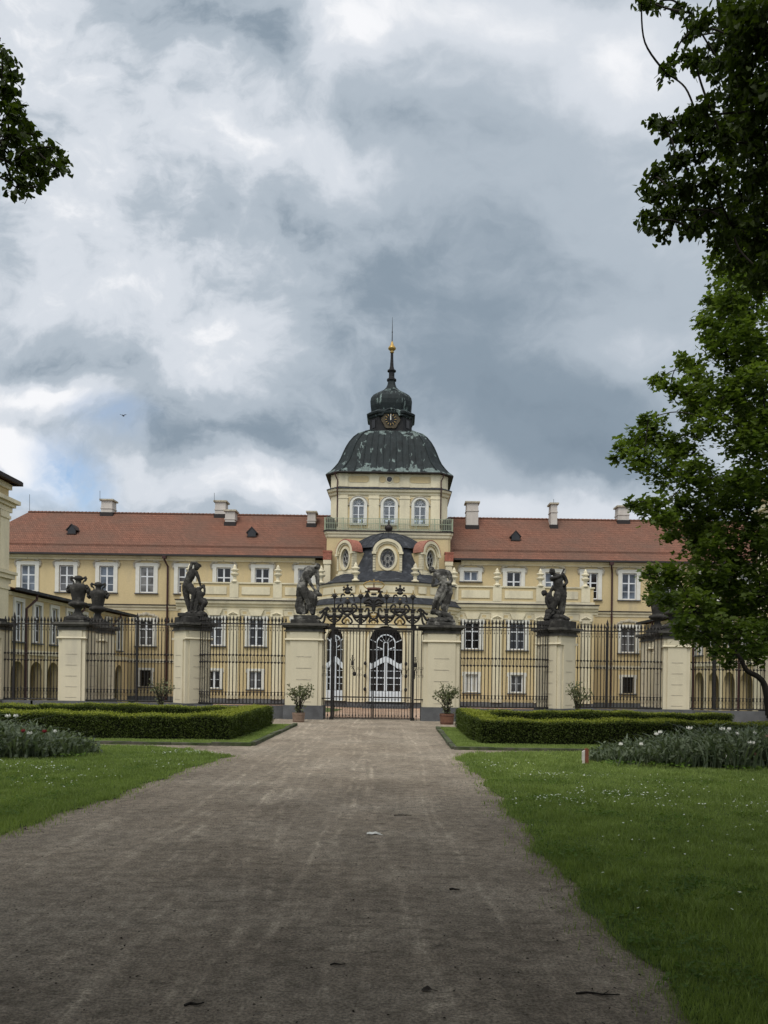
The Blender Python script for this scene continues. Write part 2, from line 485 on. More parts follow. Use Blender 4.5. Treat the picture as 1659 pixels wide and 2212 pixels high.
M['kerb'] = mat('mossy_kerbstone', (0.12, 0.11, 0.09), 0.95, 0.35, 4, col2=(0.05, 0.07, 0.025), mix2=(0.36, 0.58), scale2=2.2, bump=0.4)
# ---------------------------------------------------------------- camera
cam = bpy.data.cameras.new('camera'); camo = bpy.data.objects.new('camera', cam); COL.objects.link(camo)
cam.sensor_fit = 'VERTICAL'; cam.sensor_height = 36.0; cam.lens = 36.0 * F_PX / 2212.0
cam.shift_x = -(PU - 829.5) / 2212.0; cam.shift_y = (PV - 1106.0) / 2212.0
cam.clip_start = 0.1; cam.clip_end = 3000
camo.matrix_world = Matrix.Translation((0, 0, CAMZ)) @ Matrix.Rotation(R(90), 4, 'X') @ Matrix.Rotation(ROLL, 4, 'Z')
scene.camera = camo

# ---------------------------------------------------------------- light
SUN_EL, SUN_AZ = 56.0, 205.0         # degrees; azimuth clockwise from +Y (ahead): behind and a little to the left
d = Vector((math.sin(R(SUN_AZ)) * math.cos(R(SUN_EL)), math.cos(R(SUN_AZ)) * math.cos(R(SUN_EL)), math.sin(R(SUN_EL))))
sun = bpy.data.lights.new('sun', 'SUN'); sun.energy = 1.5; sun.angle = R(24); sun.color = (1.0, 0.95, 0.86)
suno = bpy.data.objects.new('sun', sun); COL.objects.link(suno)
suno.rotation_euler = d.to_track_quat('Z', 'Y').to_euler()

# ---------------------------------------------------------------- sky: clouds laid over a clear-sky model, by direction
world = bpy.data.worlds.new('World'); scene.world = world; world.use_nodes = True
nt = world.node_tree; nt.nodes.clear(); L = nt.links.new
out = nn(nt, 'ShaderNodeOutputWorld'); bg = nn(nt, 'ShaderNodeBackground'); bg.inputs['Strength'].default_value = 0.1
L(bg.outputs[0], out.inputs['Surface'])
sky = nn(nt, 'ShaderNodeTexSky', sky_type='NISHITA'); sky.sun_disc = False
sky.sun_elevation = R(SUN_EL); sky.sun_rotation = R(SUN_AZ); sky.air_density = 1.0; sky.dust_density = 2.0
tc = nn(nt, 'ShaderNodeTexCoord')
sx = nn(nt, 'ShaderNodeSeparateXYZ'); L(tc.outputs['Generated'], sx.inputs[0])
def mth(op, a, b=None, c=None, clamp=False):
    n = nn(nt, 'ShaderNodeMath', operation=op); n.use_clamp = clamp
    for i, x in enumerate((a, b, c)):
        if x is None: continue
        if isinstance(x, (int, float)): n.inputs[i].default_value = x
        else: L(x, n.inputs[i])
    return n.outputs[0]
ymax = mth('MAXIMUM', sx.outputs[1], 0.18)
U = mth('DIVIDE', sx.outputs[0], ymax); W = mth('DIVIDE', sx.outputs[2], ymax)
pos = nn(nt, 'ShaderNodeCombineXYZ'); L(U, pos.inputs[0]); L(W, pos.inputs[1])
def vscale(v, s):
    n = nn(nt, 'ShaderNodeVectorMath', operation='MULTIPLY'); L(v, n.inputs[0]); n.inputs[1].default_value = s; return n.outputs[0]
def vadd(a, b):
    n = nn(nt, 'ShaderNodeVectorMath', operation='ADD'); L(a, n.inputs[0])
    if isinstance(b, tuple): n.inputs[1].default_value = b
    else: L(b, n.inputs[1])
    return n.outputs[0]
def noise(v, scale, detail=8, rough=0.55, lac=2.0, color=False, dist=0.0):
    n = nn(nt, 'ShaderNodeTexNoise'); L(v, n.inputs['Vector']); n.inputs['Scale'].default_value = scale
    n.inputs['Detail'].default_value = detail; n.inputs['Roughness'].default_value = rough; n.inputs['Lacunarity'].default_value = lac
    n.inputs['Distortion'].default_value = dist
    return n.outputs['Color' if color else 'Fac']
w1 = vscale(vadd(noise(pos.outputs[0], 2.6, 5, 0.55, color=True), (-0.5, -0.5, -0.5)), (0.20, 0.16, 0))
w2 = vscale(vadd(noise(pos.outputs[0], 9.0, 6, 0.6, color=True), (-0.5, -0.5, -0.5)), (0.06, 0.05, 0))
wp = vadd(vadd(pos.outputs[0], w1), w2)
def blob(acc, u, v, ru, rv, amp, rot=0.0):
    """soft cloud patch; u, v, radii given as photo positions of the sky direction"""
    cu, cv = (u - PU) / F_PX, (PV - v) / F_PX
    mp = nn(nt, 'ShaderNodeMapping', vector_type='TEXTURE'); L(wp, mp.inputs['Vector'])
    mp.inputs['Location'].default_value = (cu, cv, 0); mp.inputs['Rotation'].default_value = (0, 0, R(rot))
    mp.inputs['Scale'].default_value = (ru / F_PX, rv / F_PX, 1)
    ln = nn(nt, 'ShaderNodeVectorMath', operation='LENGTH'); L(mp.outputs[0], ln.inputs[0])
    mr = nn(nt, 'ShaderNodeMapRange', interpolation_type='SMOOTHSTEP'); L(ln.outputs['Value'], mr.inputs['Value'])
    mr.inputs['From Min'].default_value = 1.0; mr.inputs['From Max'].default_value = 0.0
    mr.inputs['To Min'].default_value = 0.0; mr.inputs['To Max'].default_value = amp
    return mth('ADD', acc, mr.outputs[0])
acc = mth('MULTIPLY_ADD', W, 0.10, 0.50)
BLOBS = [  # u, v, ru, rv, brightness, rotation
    (90, 90, 330, 220, 0.16, 0), (430, 60, 330, 110, -0.20, -12), (570, 170, 170, 110, -0.14, -35), (730, 60, 210, 150, 0.30, 30),
    (1040, 40, 330, 120, 0.26, 0), (1330, 130, 260, 190, 0.28, 0), (820, 250, 330, 90, -0.12, 0), (470, 270, 260, 170, 0.16, -30),
    (720, 330, 200, 120, 0.12, 0), (610, 460, 240, 130, -0.12, -20), (940, 290, 240, 110, -0.12, 0), (1150, 330, 330, 120, -0.06, 0),
    (980, 460, 380, 160, -0.16, 0), (900, 640, 520, 230, -0.28, 0), (1150, 880, 620, 190, -0.34, -8), (1330, 1000, 330, 80, -0.22, -6),
    (1320, 600, 360, 330, -0.10, 0), (1380, 760, 240, 90, 0.10, 18), (100, 560, 250, 190, 0.16, 20), (150, 690, 260, 110, 0.16, 20),
    (60, 790, 190, 90, -0.2, -8), (280, 830, 220, 110, -0.12, 0), (110, 868, 230, 60, 0.42, -6), (440, 790, 230, 190, 0.2, 20),
    (520, 700, 140, 110, 0.10, 0), (420, 945, 260, 100, -0.24, -5), (300, 450, 240, 150, -0.10, 0), (170, 380, 240, 160, 0.06, 0), (70, 985, 160, 70, 0.5, -30),
    (130, 1040, 90, 40, 0.34, -35), (540, 1040, 300, 90, 0.30, -6), (310, 1060, 300, 90, 0.20, 0), (1190, 1075, 420, 60, 0.26, 2),
    (720, 900, 260, 120, -0.16, 0), (620, 985, 160, 60, -0.14, -20), (1480, 1010, 260, 160, 0.06, 0), (640, 560, 230, 110, 0.05, 0),
]
for bl in BLOBS: acc = blob(acc, *bl)
n_big = noise(vscale(wp, (1.0, 1.3, 1)), 4.2, 10, 0.6)
n_mid = noise(vscale(wp, (1.0, 1.25, 1)), 13.0, 9, 0.62)
left = nn(nt, 'ShaderNodeMapRange', interpolation_type='SMOOTHSTEP'); L(U, left.inputs['Value'])   # broken cloud to the left, smooth sheet to the right
left.inputs['From Min'].default_value = 0.12; left.inputs['From Max'].default_value = -0.25
left.inputs['To Min'].default_value = 0.36; left.inputs['To Max'].default_value = 1.0
det = mth('ADD', mth('MULTIPLY_ADD', n_big, 0.8, -0.4), mth('MULTIPLY_ADD', n_mid, 0.46, -0.23))
bil = mth('ABSOLUTE', mth('SUBTRACT', noise(vscale(wp, (1.0, 1.2, 1)), 6.5, 7, 0.55), 0.5))
det = mth('ADD', det, mth('MULTIPLY_ADD', bil, -0.9, 0.085))
acc = mth('ADD', acc, mth('MULTIPLY', det, left.outputs[0]))
acc = mth('MULTIPLY_ADD', mth('SUBTRACT', acc, 0.52), 1.1, 0.52)
ramp = nn(nt, 'ShaderNodeValToRGB'); L(acc, ramp.inputs['Fac'])
cr = ramp.color_ramp; cr.interpolation = 'EASE'
def lin(c): return tuple((x / 255 / 12.92) if x / 255 <= 0.04045 else ((x / 255 + 0.055) / 1.055) ** 2.4 for x in c)
stops = [(0.0, (118, 134, 149)), (0.25, (137, 152, 166)), (0.5, (176, 187, 198)), (0.75, (213, 219, 227)), (1.0, (245, 246, 249))]
cr.elements[0].position = 0.0; cr.elements[1].position = 1.0
for p, c in stops[1:-1]: cr.elements.new(p)
for e, (p, c) in zip(cr.elements, stops): e.position = p; e.color = (*lin(c), 1)
cl = vscale(ramp.outputs['Color'], (9.4, 9.4, 9.4))
# the cloud behind the camera, in front of the veiled sun, is brighter
back = nn(nt, 'ShaderNodeMapRange', interpolation_type='SMOOTHSTEP'); L(sx.outputs[1], back.inputs['Value'])
back.inputs['From Min'].default_value = 0.15; back.inputs['From Max'].default_value = -0.5
back.inputs['To Min'].default_value = 1.0; back.inputs['To Max'].default_value = SKY_BACK
bs = nn(nt, 'ShaderNodeVectorMath', operation='SCALE'); L(cl, bs.inputs[0]); L(back.outputs[0], bs.inputs['Scale'])
# gaps of clear sky, low on the left
gap = mth('ADD', 0.0, 0.0)
for bl in [(185, 1040, 170, 95, 1.15, -40), (250, 925, 150, 60, 0.5, -10), (60, 1060, 130, 60, .45, 0)]: gap = blob(gap, *bl)
gap = mth('MULTIPLY', gap, mth('MULTIPLY_ADD', n_mid, 3.0, -0.75, clamp=True), clamp=True)
skc = nn(nt, 'ShaderNodeMix', data_type='RGBA'); L(gap, skc.inputs['Factor']); L(bs.outputs[0], skc.inputs['A'])
sk2 = vscale(sky.outputs[0], (1.6, 1.6, 1.6)); L(sk2, skc.inputs['B'])
L(skc.outputs['Result'], bg.inputs['Color'])
scene.view_settings.view_transform = 'Standard'; scene.view_settings.look = 'None'
scene.view_settings.gamma = 1.0; scene.view_settings.exposure = EXPOSURE
world.cycles.sampling_method = 'MANUAL'; world.cycles.sample_map_resolution = 512
scene.cycles.use_denoising = True
scene.cycles.max_bounces = 6; scene.cycles.diffuse_bounces = 3; scene.cycles.transparent_max_bounces = 12

# ---------------------------------------------------------------- ground
TRACKS = [(-.55, -.10, .10, .5, .3, .06), (-.32, -.10, .10, .5, .4, .05), (-1.0, -.055, .16, .35, 1.0, .05), (-.12, -.04, .12, .4, 2.0, .05), (-.62, -.012, .1, .45, 3.0, .045), (.25, -.05, .15, .3, .8, .05), (.62, -.085, .12, .4, 1.7, .05), (-1.9, -.03, .2, .3, .2, .05), (-1.5, .01, .18, .33, 2.2, .05), (-2.3, .02, .1, .5, 1.1, .05), (.75, -.02, .1, .45, .2, .045)]
def ground_mat(name, base, c2, kind, tracks=False):
    m = bpy.data.materials.new(name); m.use_nodes = True
    nt = m.node_tree; b = nt.nodes['Principled BSDF']; L = nt.links.new
    b.inputs['Roughness'].default_value = 0.95; b.inputs['Specular IOR Level'].default_value = 0.12
    geo = nn(nt, 'ShaderNodeNewGeometry')
    def nz(scale, detail=6, rough=0.6, st=(1, 1, 1)):
        mp = nn(nt, 'ShaderNodeMapping'); mp.inputs['Scale'].default_value = st; L(geo.outputs['Position'], mp.inputs[0])
        n = nn(nt, 'ShaderNodeTexNoise'); n.inputs['Scale'].default_value = scale; n.inputs['Detail'].default_value = detail
        n.inputs['Roughness'].default_value = rough; L(mp.outputs[0], n.inputs['Vector']); return n.outputs['Fac']
    def rng_(v, a, c, lo, hi):
        r = nn(nt, 'ShaderNodeMapRange', interpolation_type='SMOOTHSTEP'); L(v, r.inputs['Value'])
        r.inputs['From Min'].default_value = a; r.inputs['From Max'].default_value = c
        r.inputs['To Min'].default_value = lo; r.inputs['To Max'].default_value = hi; return r.outputs[0]
    def mul(*vs):
        o = vs[0]
        for v in vs[1:]:
            n = nn(nt, 'ShaderNodeMath', operation='MULTIPLY'); L(o, n.inputs[0]); L(v, n.inputs[1]); o = n.outputs[0]
        return o
    mx = nn(nt, 'ShaderNodeMix', data_type='RGBA'); mx.inputs['A'].default_value = (*base, 1); mx.inputs['B'].default_value = (*c2, 1)
    L(rng_(nz(0.5, 7, 0.62), 0.38, 0.66, 0, 1), mx.inputs['Factor'])
    if kind == 'gravel':
        f = mul(rng_(nz(1.1, 6, 0.65, (1, 0.7, 1)), 0.3, 0.7, 0.82, 1.2), rng_(nz(9, 5, 0.7), 0.3, 0.7, 0.74, 1.28),
                rng_(nz(55, 4, 0.75), 0.3, 0.7, 0.55, 1.45), rng_(nz(2.2, 4, 0.55, (2.8, 0.07, 1)), 0.54, 0.68, 1.0, 1.2),
                rng_(nz(5.0, 6, 0.7, (0.55, 1.9, 1)), 0.54, 0.70, 1.0, 0.55))
        if tracks:      # pale tyre lines worn into the gravel
            sx = nn(nt, 'ShaderNodeSeparateXYZ'); L(geo.outputs['Position'], sx.inputs[0])
            def m_(op, a, b_=None, c_=None):
                n = nn(nt, 'ShaderNodeMath', operation=op)
                for i, x in enumerate((a, b_, c_)):
                    if x is None: continue
                    if isinstance(x, (int, float)): n.inputs[i].default_value = x
                    else: L(x, n.inputs[i])
                return n.outputs[0]
            X_, Y_ = sx.outputs[0], sx.outputs[1]
            wb = m_('MULTIPLY_ADD', nz(.9, 2, .5), .22, -.11); tot = None
            for x0, k, A_, fq, ph, w in TRACKS:
                path = m_('ADD', m_('MULTIPLY_ADD', Y_, k, x0), m_('MULTIPLY', m_('SINE', m_('MULTIPLY_ADD', Y_, fq, ph)), A_))
                dd = m_('ABSOLUTE', m_('ADD', m_('SUBTRACT', X_, path), wb))
                v_ = rng_(dd, 0.0, w, 1.0, 0.0)
                tot = v_ if tot is None else m_('MAXIMUM', tot, v_)
            tot = m_('MULTIPLY', tot, rng_(nz(1.7, 4, .6), .40, .62, .0, 1.0))
            f = m_('MULTIPLY', f, m_('MULTIPLY_ADD', tot, .34, 1.0))
    else:
        f = mul(rng_(nz(1.6, 5), 0.3, 0.7, 0.75, 1.25), rng_(nz(14, 5, 0.7), 0.3, 0.7, 0.6, 1.4))
    sc = nn(nt, 'ShaderNodeVectorMath', operation='SCALE'); L(mx.outputs['Result'], sc.inputs[0]); L(f, sc.inputs['Scale'])
    L(sc.outputs[0], b.inputs['Base Color'])
    bp = nn(nt, 'ShaderNodeBump'); bp.inputs['Strength'].default_value = 0.9; bp.inputs['Distance'].default_value = 0.02
    ad = nn(nt, 'ShaderNodeMath', operation='MULTIPLY_ADD'); ad.inputs[1].default_value = 2.5
    L(nz(5, 5, 0.7, (0.7, 1.4, 1)), ad.inputs[0]); L(nz(60, 4, 0.7), ad.inputs[2])
    L(ad.outputs[0], bp.inputs['Height']); L(bp.outputs[0], b.inputs['Normal'])
    return m
M['gravel'] = ground_mat('gravel', (0.256, 0.215, 0.164), (0.326, 0.280, 0.218), 'gravel', True)
M['gravel_red'] = ground_mat('reddish_gravel', (0.36, 0.24, 0.165), (0.42, 0.31, 0.23), 'gravel')
M['earth'] = ground_mat('turf_soil', (0.075, 0.115, 0.034), (0.10, 0.14, 0.045), 'soil')
M['far_ground'] = ground_mat('far_turf', (0.07, 0.10, 0.03), (0.09, 0.11, 0.045), 'soil')

def sheet(name, pts, lift, material, kind='structure', step=None):
    """flat ground patch given as an outline of (x, y); follows the slope of the courtyard"""
    bm = bmesh.new()
    vs = [bm.verts.new((x, y, 0)) for x, y in pts]
    es = [bm.edges.new((vs[i], vs[(i+1) % len(vs)])) for i in range(len(vs))]
    bmesh.ops.triangle_fill(bm, use_beauty=True, edges=es, normal=(0, 0, 1))
    for yy in (29.0, 56.0):
        bmesh.ops.bisect_plane(bm, geom=bm.verts[:] + bm.edges[:] + bm.faces[:], plane_co=(0, yy, 0), plane_no=(0, 1, 0))
    bmesh.ops.recalc_face_normals(bm, faces=bm.faces)
    for f in bm.faces:
        if f.normal.z < 0: f.normal_flip()
    for v in bm.verts: v.co.z = ground_z(v.co.y) + lift
    me = bpy.data.meshes.new(name); bm.to_mesh(me); bm.free(); me.materials.append(material)
    o = link(name, me); o['kind'] = kind
    return o
sheet('ground', [(-500, -120), (500, -120), (500, 900), (-500, 900)], -0.02, M['far_ground'])
sheet('gravel_path', [(-60, 14.2), (-4.6, 14.2), (-4.6, -40), (2.2, -40), (2.2, 14.2), (60, 14.2), (60, 28.6), (-60, 28.6)], 0.0, M['gravel'])
sheet('courtyard_gravel', [(-22, 28.62), (20.3, 28.62), (20.3, 65), (-22, 65)], 0.0, M['gravel_red'])

def wob(x, y, s=1.0):
    return 0.05 * s * (math.sin(y * 3.1 + x) + 0.7 * math.sin(y * 7.3 + 2 * x) + 0.5 * math.sin(y * 13.7))
def edge(pts, n=40):
    o = []
    for (x0, y0), (x1, y1) in zip(pts, pts[1:]):
        m = max(2, int(math.hypot(x1 - x0, y1 - y0) / 0.22)) if abs(x0) < 12 and abs(x1) < 12 else 1
        for i in range(m):
            t = i / m; x, y = x0 + (x1 - x0) * t, y0 + (y1 - y0) * t
            o.append((x + wob(x, y), y + 0.6 * wob(y, x)))
    o.append(pts[-1]); return o
LAWN_R = edge([(1.50, -14), (1.43, 3), (1.36, 6), (1.38, 9), (1.38, 12), (1.30, 13.8), (1.18, 14.85), (1.5, 15.9), (2.6, 16.62), (6, 16.84), (40, 16.85)]) + [(40, -14)]
LAWN_L = edge([(-4.3, -14), (-4.05, 4), (-3.92, 7), (-3.75, 8.5), (-3.6, 10), (-3.52, 12), (-3.35, 14), (-3.12, 14.95), (-4.2, 15.9), (-5.4, 16.7), (-11, 16.95), (-40, 16.98)]) + [(-40, -14)]
sheet('lawn', LAWN_R, 0.008, M['earth']); sheet('lawn', LAWN_L, 0.008, M['earth'])
BED_L = [(-3.22, 17.1), (-3.18, 24.2), (-40, 24.2), (-40, 17.1)]
BED_R = [(1.32, 16.95), (1.32, 23.8), (40, 23.8), (40, 16.95)]
sheet('bed_turf', BED_L, 0.03, M['earth']); sheet('bed_turf', BED_R, 0.03, M['earth'])
def kerb(path):
    k = MB()
    for (x0, y0), (x1, y1) in zip(path, path[1:]):
        n = max(1, round(math.hypot(x1 - x0, y1 - y0) / 0.9))
        for i in range(n):
            a, b_ = i / n, (i + 1) / n
            p = Vector((x0 + (x1 - x0) * a, y0 + (y1 - y0) * a, 0)); q = Vector((x0 + (x1 - x0) * b_, y0 + (y1 - y0) * b_, 0))
            t = (q - p); ln = t.length; t.normalize(); s = Vector((-t.y, t.x, 0))
            h = 0.07 + random.uniform(-0.014, 0.014)
            k.obox((p + q) / 2 + Vector((0, 0, h / 2 - 0.02)) + s * random.uniform(-.008, .008), t * (ln / 2 - 0.006), s * 0.06, Vector((0, 0, h / 2 + 0.02)))
    o = k.build('kerb', M['kerb'], kind='structure')
kerb([(-30, 17.07), (-3.2, 17.07)]); kerb([(-3.2, 17.14), (-3.16, 24.2)])
kerb([(1.28, 16.93), (30, 16.93)]); kerb([(1.28, 17.0), (1.28, 23.8)])
# courtyard lawns behind the gate
sheet('courtyard_lawn', [(-21.5, 33), (-4.9, 33), (-3.6, 45), (-3.9, 56), (-5.5, 59.3), (-8, 60.5), (-21.5, 60.5)], 0.012, M['far_ground'])
sheet('courtyard_lawn', [(20, 33), (3.2, 33), (1.9, 45), (2.2, 56), (3.8, 59.3), (6.3, 60.5), (20, 60.5)], 0.012, M['far_ground'])

# ---------------------------------------------------------------- palace
GZ = -1.0
pal = thing('palace', 'long yellow three storey palace with red tiled roof, domed clock tower and rounded entrance bay', 'palace', (AX, 66, GZ))
YM, YB = 66.0, 63.0       # main front, projecting terrace front
def sub(parent, name, mb, material, **kw): return mb.build(name, material, parent, **kw)

# window kit: one part (the plaster surround), sub-parts sash, pane, sill
WIN = {}
def window_meshes(key, w, z0, z1, sur, rows, pane, top_orn=False, bars=False, pw=0.15):
    """centred at x = 0, front plane y = 0 (faces -y), heights absolute minus z0"""
    h = z1 - z0
    s = MB()
    so, st = sur
    s.box(-w - so, -w, -0.09, 0.02, -0.04, h + st); s.box(w, w + so, -0.09, 0.02, -0.04, h + st); s.box(-w, w, -0.088, 0.02, h, h + st)
    if so > 0.2:   # little ears and a raised outer edge
        s.box(-w - so - 0.07, -w - so, -0.06, 0.02, h + st - 0.35, h + st - 0.02); s.box(w + so, w + so + 0.07, -0.06, 0.02, h + st - 0.35, h + st - 0.02)
    f = MB(); t = 0.045
    f.box(-w, -w + 2*t, 0.09, 0.15, 0, h); f.box(w - 2*t, w, 0.09, 0.15, 0, h); f.box(-w + 2*t, w - 2*t, 0.092, 0.15, 0, 2*t); f.box(-w + 2*t, w - 2*t, 0.092, 0.15, h - 2*t, h)
    f.box(-t * 1.5, t * 1.5, 0.085, 0.15, 2*t, h - 2*t)
    for rz, th in rows:
        f.box(-w + 2*t, -t*1.5, 0.094, 0.15, h * rz - th, h * rz + th); f.box(t*1.5, w - 2*t, 0.094, 0.15, h * rz - th, h * rz + th)
    if bars:
        for i in range(5): f.tube([(-w + 2*w*(i+.5)/5, 0.03, 0), (-w + 2*w*(i+.5)/5, 0.03, h)], 0.012, 5)
        for i in range(6): f.tube([(-w, 0.03, h*(i+.5)/6), (w, 0.03, h*(i+.5)/6)], 0.012, 5)
    p = MB().box(-w, w, 0.12, 0.17, 0.0, h)
    sl = MB().box(-w - so - 0.06, w + so + 0.06, -0.16, 0.02, -0.12, -0.042)
    meshes = {}
    def mk(n, mb, mt):
        me = bpy.data.meshes.new(n); me.from_pydata(mb.v, [], mb.f); me.materials.append(mt); me.update(); meshes[n] = me
    mk('window', s, M['white']); mk('sash', f, M['iron'] if bars else M['sash']); mk('pane', p, M[pane]); mk('sill', sl, M['plinth'])
    if top_orn:
        o = MB(); rnd = random.Random(3)
        for i in range(9):
            a = -1 + 2 * i / 8
            o.ball((a * (w + so * 0.8), -0.06, h + st + 0.13 + 0.17 * (1 - a * a)), (0.17, 0.06, 0.10 + 0.05 * (i % 2)), 7, 5)
        o.ball((0, -0.08, h + st + 0.34), (0.16, 0.08, 0.16), 8, 6)
        for sg in (-1, 1):
            o.tube([(sg * (w + so + 0.02), -0.05, h + st + 0.1), (sg * (w + so + 0.16), -0.06, h + st - 0.08), (sg * (w + so + 0.12), -0.05, h + st - 0.35), (sg * (w + so + 0.05), -0.04, h + st - 0.5)], [0.07, 0.09, 0.07, 0.03], 6)
        mk('window_ornament', o, M['stucco'])
    WIN[key] = meshes
window_meshes('upper', 0.62, 8.45, 10.70, (0.33, 0.30), [(0.62, 0.05), (0.30, 0.018)], 'pane_grey', True)
window_meshes('short', 0.62, 9.85, 10.70, (0.33, 0.30), [], 'pane_blue', True)
window_meshes('mid', 0.61, 3.90, 6.10, (0.30, 0.25), [(0.66, 0.05), (0.33, 0.018)], 'pane_dark', False)
window_meshes('mid_orn', 0.61, 3.90, 6.05, (0.30, 0.25), [(0.66, 0.05), (0.33, 0.018)], 'pane_blue', True)
window_meshes('low', 0.50, 0.38, 1.84, (0.22, 0.20), [(0.5, 0.018)], 'pane_grey', False)
window_meshes('low_barred', 0.47, 0.42, 1.80, (0.22, 0.20), [], 'pane_dark', False, True)
window_meshes('wing', 0.45, 3.35, 5.65, (0.20, 0.22), [(0.64, 0.04), (0.32, 0.016)], 'pane_blue', False)
Z0 = {'upper': 8.45, 'short': 9.85, 'mid': 3.90, 'mid_orn': 3.90, 'low': 0.38, 'low_barred': 0.42, 'wing': 3.35}
HOLE = {'upper': (0.62, 8.45, 10.70), 'short': (0.62, 9.85, 10.70), 'mid': (0.61, 3.90, 6.10), 'mid_orn': (0.61, 3.9, 6.05), 'low': (0.50, 0.38, 1.84), 'low_barred': (0.47, 0.42, 1.80), 'wing': (0.45, 3.35, 5.65)}
def put_window(parent, key, x, y, rz=0.0, pane=None, label=None):
    if pane is None and key in ('upper', 'mid_orn', 'wing'): pane = random.choice(['pane_grey', 'pane_grey', 'pane_blue', 'pane_dark', 'pane_lace'])
    me = WIN[key]
    w = link('window', me['window'], parent)
    o = ORG[parent.name]
    w.location = Vector((x, y, Z0[key])) - o; w.rotation_euler = (0, 0, rz)
    for n in ('sash', 'pane', 'sill', 'window_ornament'):
        if n not in me: continue
        if n == 'sill' and key == 'short' : pass
        c = bpy.data.objects.new(n, me[n]); COL.objects.link(c); c.parent = w; ORG[c.name] = o
        if n == 'pane' and pane:
            c.material_slots[0].link = 'OBJECT'; c.material_slots[0].material = M[pane]
    if label: w['label'] = label
    return w

# ---- main front
XL, XR = -37.6, 36.0
upper_off = [7.1, 10.8, 14.1, 17.4, 20.7, 24.15, 27.6, 30.9, 34.2]
lowmid_off = [20.7, 24.15, 27.6, 30.9, 34.2]
holes = []; wins = []
for sg in (-1, 1):
    for i, off in enumerate(upper_off):
        x = AX + sg * off
        if not XL + 1.5 < x < XR - 1.5: continue
        key = 'short' if (sg == 1 and i == 0) else 'upper'
        pane = {(-1, 7): 'pane_blue', (-1, 6): 'pane_grey', (-1, 2): 'pane_dark', (-1, 1): 'pane_dark', (1, 1): 'pane_dark', (1, 2): 'pane_blue', (1, 3): 'pane_dark'}.get((sg, i))
        wins.append((key, x, YM, pane))
        w, a, b = HOLE[key]; holes.append(rect(x - AX, w, a, b))
    for i, off in enumerate(lowmid_off):
        x = AX + sg * off
        if not XL + 1.5 < x < XR - 1.5: continue
        if i % 2 == 1 or off > 27: 
            wins.append(('mid_orn', x, YM, None)); w, a, b = HOLE['mid_orn']; holes.append(rect(x - AX, w, a, b))
        else:
            wins.append(('mid_orn', x, YM, 'pane_grey')); w, a, b = HOLE['mid_orn']; holes.append(rect(x - AX, w, a, b))
        wins.append(('low_barred', x, YM, None)); w, a, b = HOLE['low_barred']; holes.append(rect(x - AX, w, a, b))
mb = MB()
mb.panel((AX, YM, 0), (1, 0, 0), [(XL - AX, GZ - 0.5), (XR - AX, GZ - 0.5), (XR - AX, 11.45), (XL - AX, 11.45)], holes, (0, -1, 0), 0.3)
mb.box(XL, XR, YM + 0.301, YM + 12, GZ - 0.5, 11.45)
# terrace block with its own openings
bx0, bx1 = AX - 17.0, AX + 17.0
bh = []; bm_off = [7.0, 10.7, 14.1]
for sg in (-1, 1):
    for i, off in enumerate(bm_off):
        x = AX + sg * off
        wins.append(('mid', x, YB, {(-1, 2): 'pane_grey'}.get((sg, i))))
        wins.append(('low', x, YB, {(1, 0): 'blind', (-1, 2): 'pane_dark'}.get((sg, i))))
        for k in ('mid', 'low'):
            w, a, b = HOLE[k]; bh.append(rect(x - AX, w, a, b))
mb.panel((AX, YB, 0), (1, 0, 0), [(-17.0, GZ - 0.5), (17.0, GZ - 0.5), (17.0, 7.1), (-17.0, 7.1)], bh, (0, -1, 0), 0.3)
mb.box(bx0, bx1, YB + 0.301, YM - 0.002, GZ - 0.5, 7.1)
sub(pal, 'wall', mb, M['yellow'])
for k, x, y, pane in wins: put_window(pal, k, x, y, 0, pane)
parts(pal, 'plinth', MB().box(XL - .05, bx0 - 0.06, YM - .06, YM - 0.001, GZ - .5, -0.42).box(bx1 + .06, XR + .05, YM - .06, YM - 0.001, GZ - .5, -0.42)
    .box(bx0 - .06, AX - 5.7, YB - .06, YB - 0.001, GZ - .5, -0.42).box(AX + 5.7, bx1 + .06, YB - .06, YB - 0.001, GZ - .5, -0.42), M['plinth'])
# cornices and string courses
def corn(x0, x1, y, z0, pts):
    return MB().prof_x(x0, x1, [(y + 0.02, z0 + pts[0][1])] + [(y - a, z0 + b) for a, b in pts] + [(y + 0.02, z0 + pts[-1][1])])
c = MB()
for x0, x1 in ((XL - .1, AX - 6.25), (AX + 6.25, XR + .1)):
    c.prof_x(x0, x1, [(YM + .02, 11.2), (YM - .12, 11.2), (YM - .16, 11.34), (YM - .32, 11.42), (YM - .36, 11.62), (YM + .02, 11.62)])
for x0, x1 in ((XL - .05, bx0), (bx1, XR + .05)):
    c.prof_x(x0, x1, [(YM + .02, 6.95), (YM - .05, 6.95), (YM - .07, 7.12), (YM - .18, 7.22), (YM - .2, 7.36), (YM + .02, 7.36)])
    c.prof_x(x0, x1, [(YM + .02, 2.45), (YM - .05, 2.45), (YM - .05, 2.78), (YM + .02, 2.78)])
parts(pal, 'cornice', c, M['cream'])
c = MB()
for x0, x1 in ((bx0 - .25, AX - 5.35), (AX + 5.35, bx1 + .25)):
    c.prof_x(x0, x1, [(YM - .01, 6.85), (YB - .06, 6.85), (YB - .08, 7.02), (YB - .18, 7.1), (YB - .22, 7.22), (YB - .34, 7.34), (YB - .38, 7.56), (YM - .01, 7.56)])
parts(pal, 'terrace_cornice', c, M['cream'])
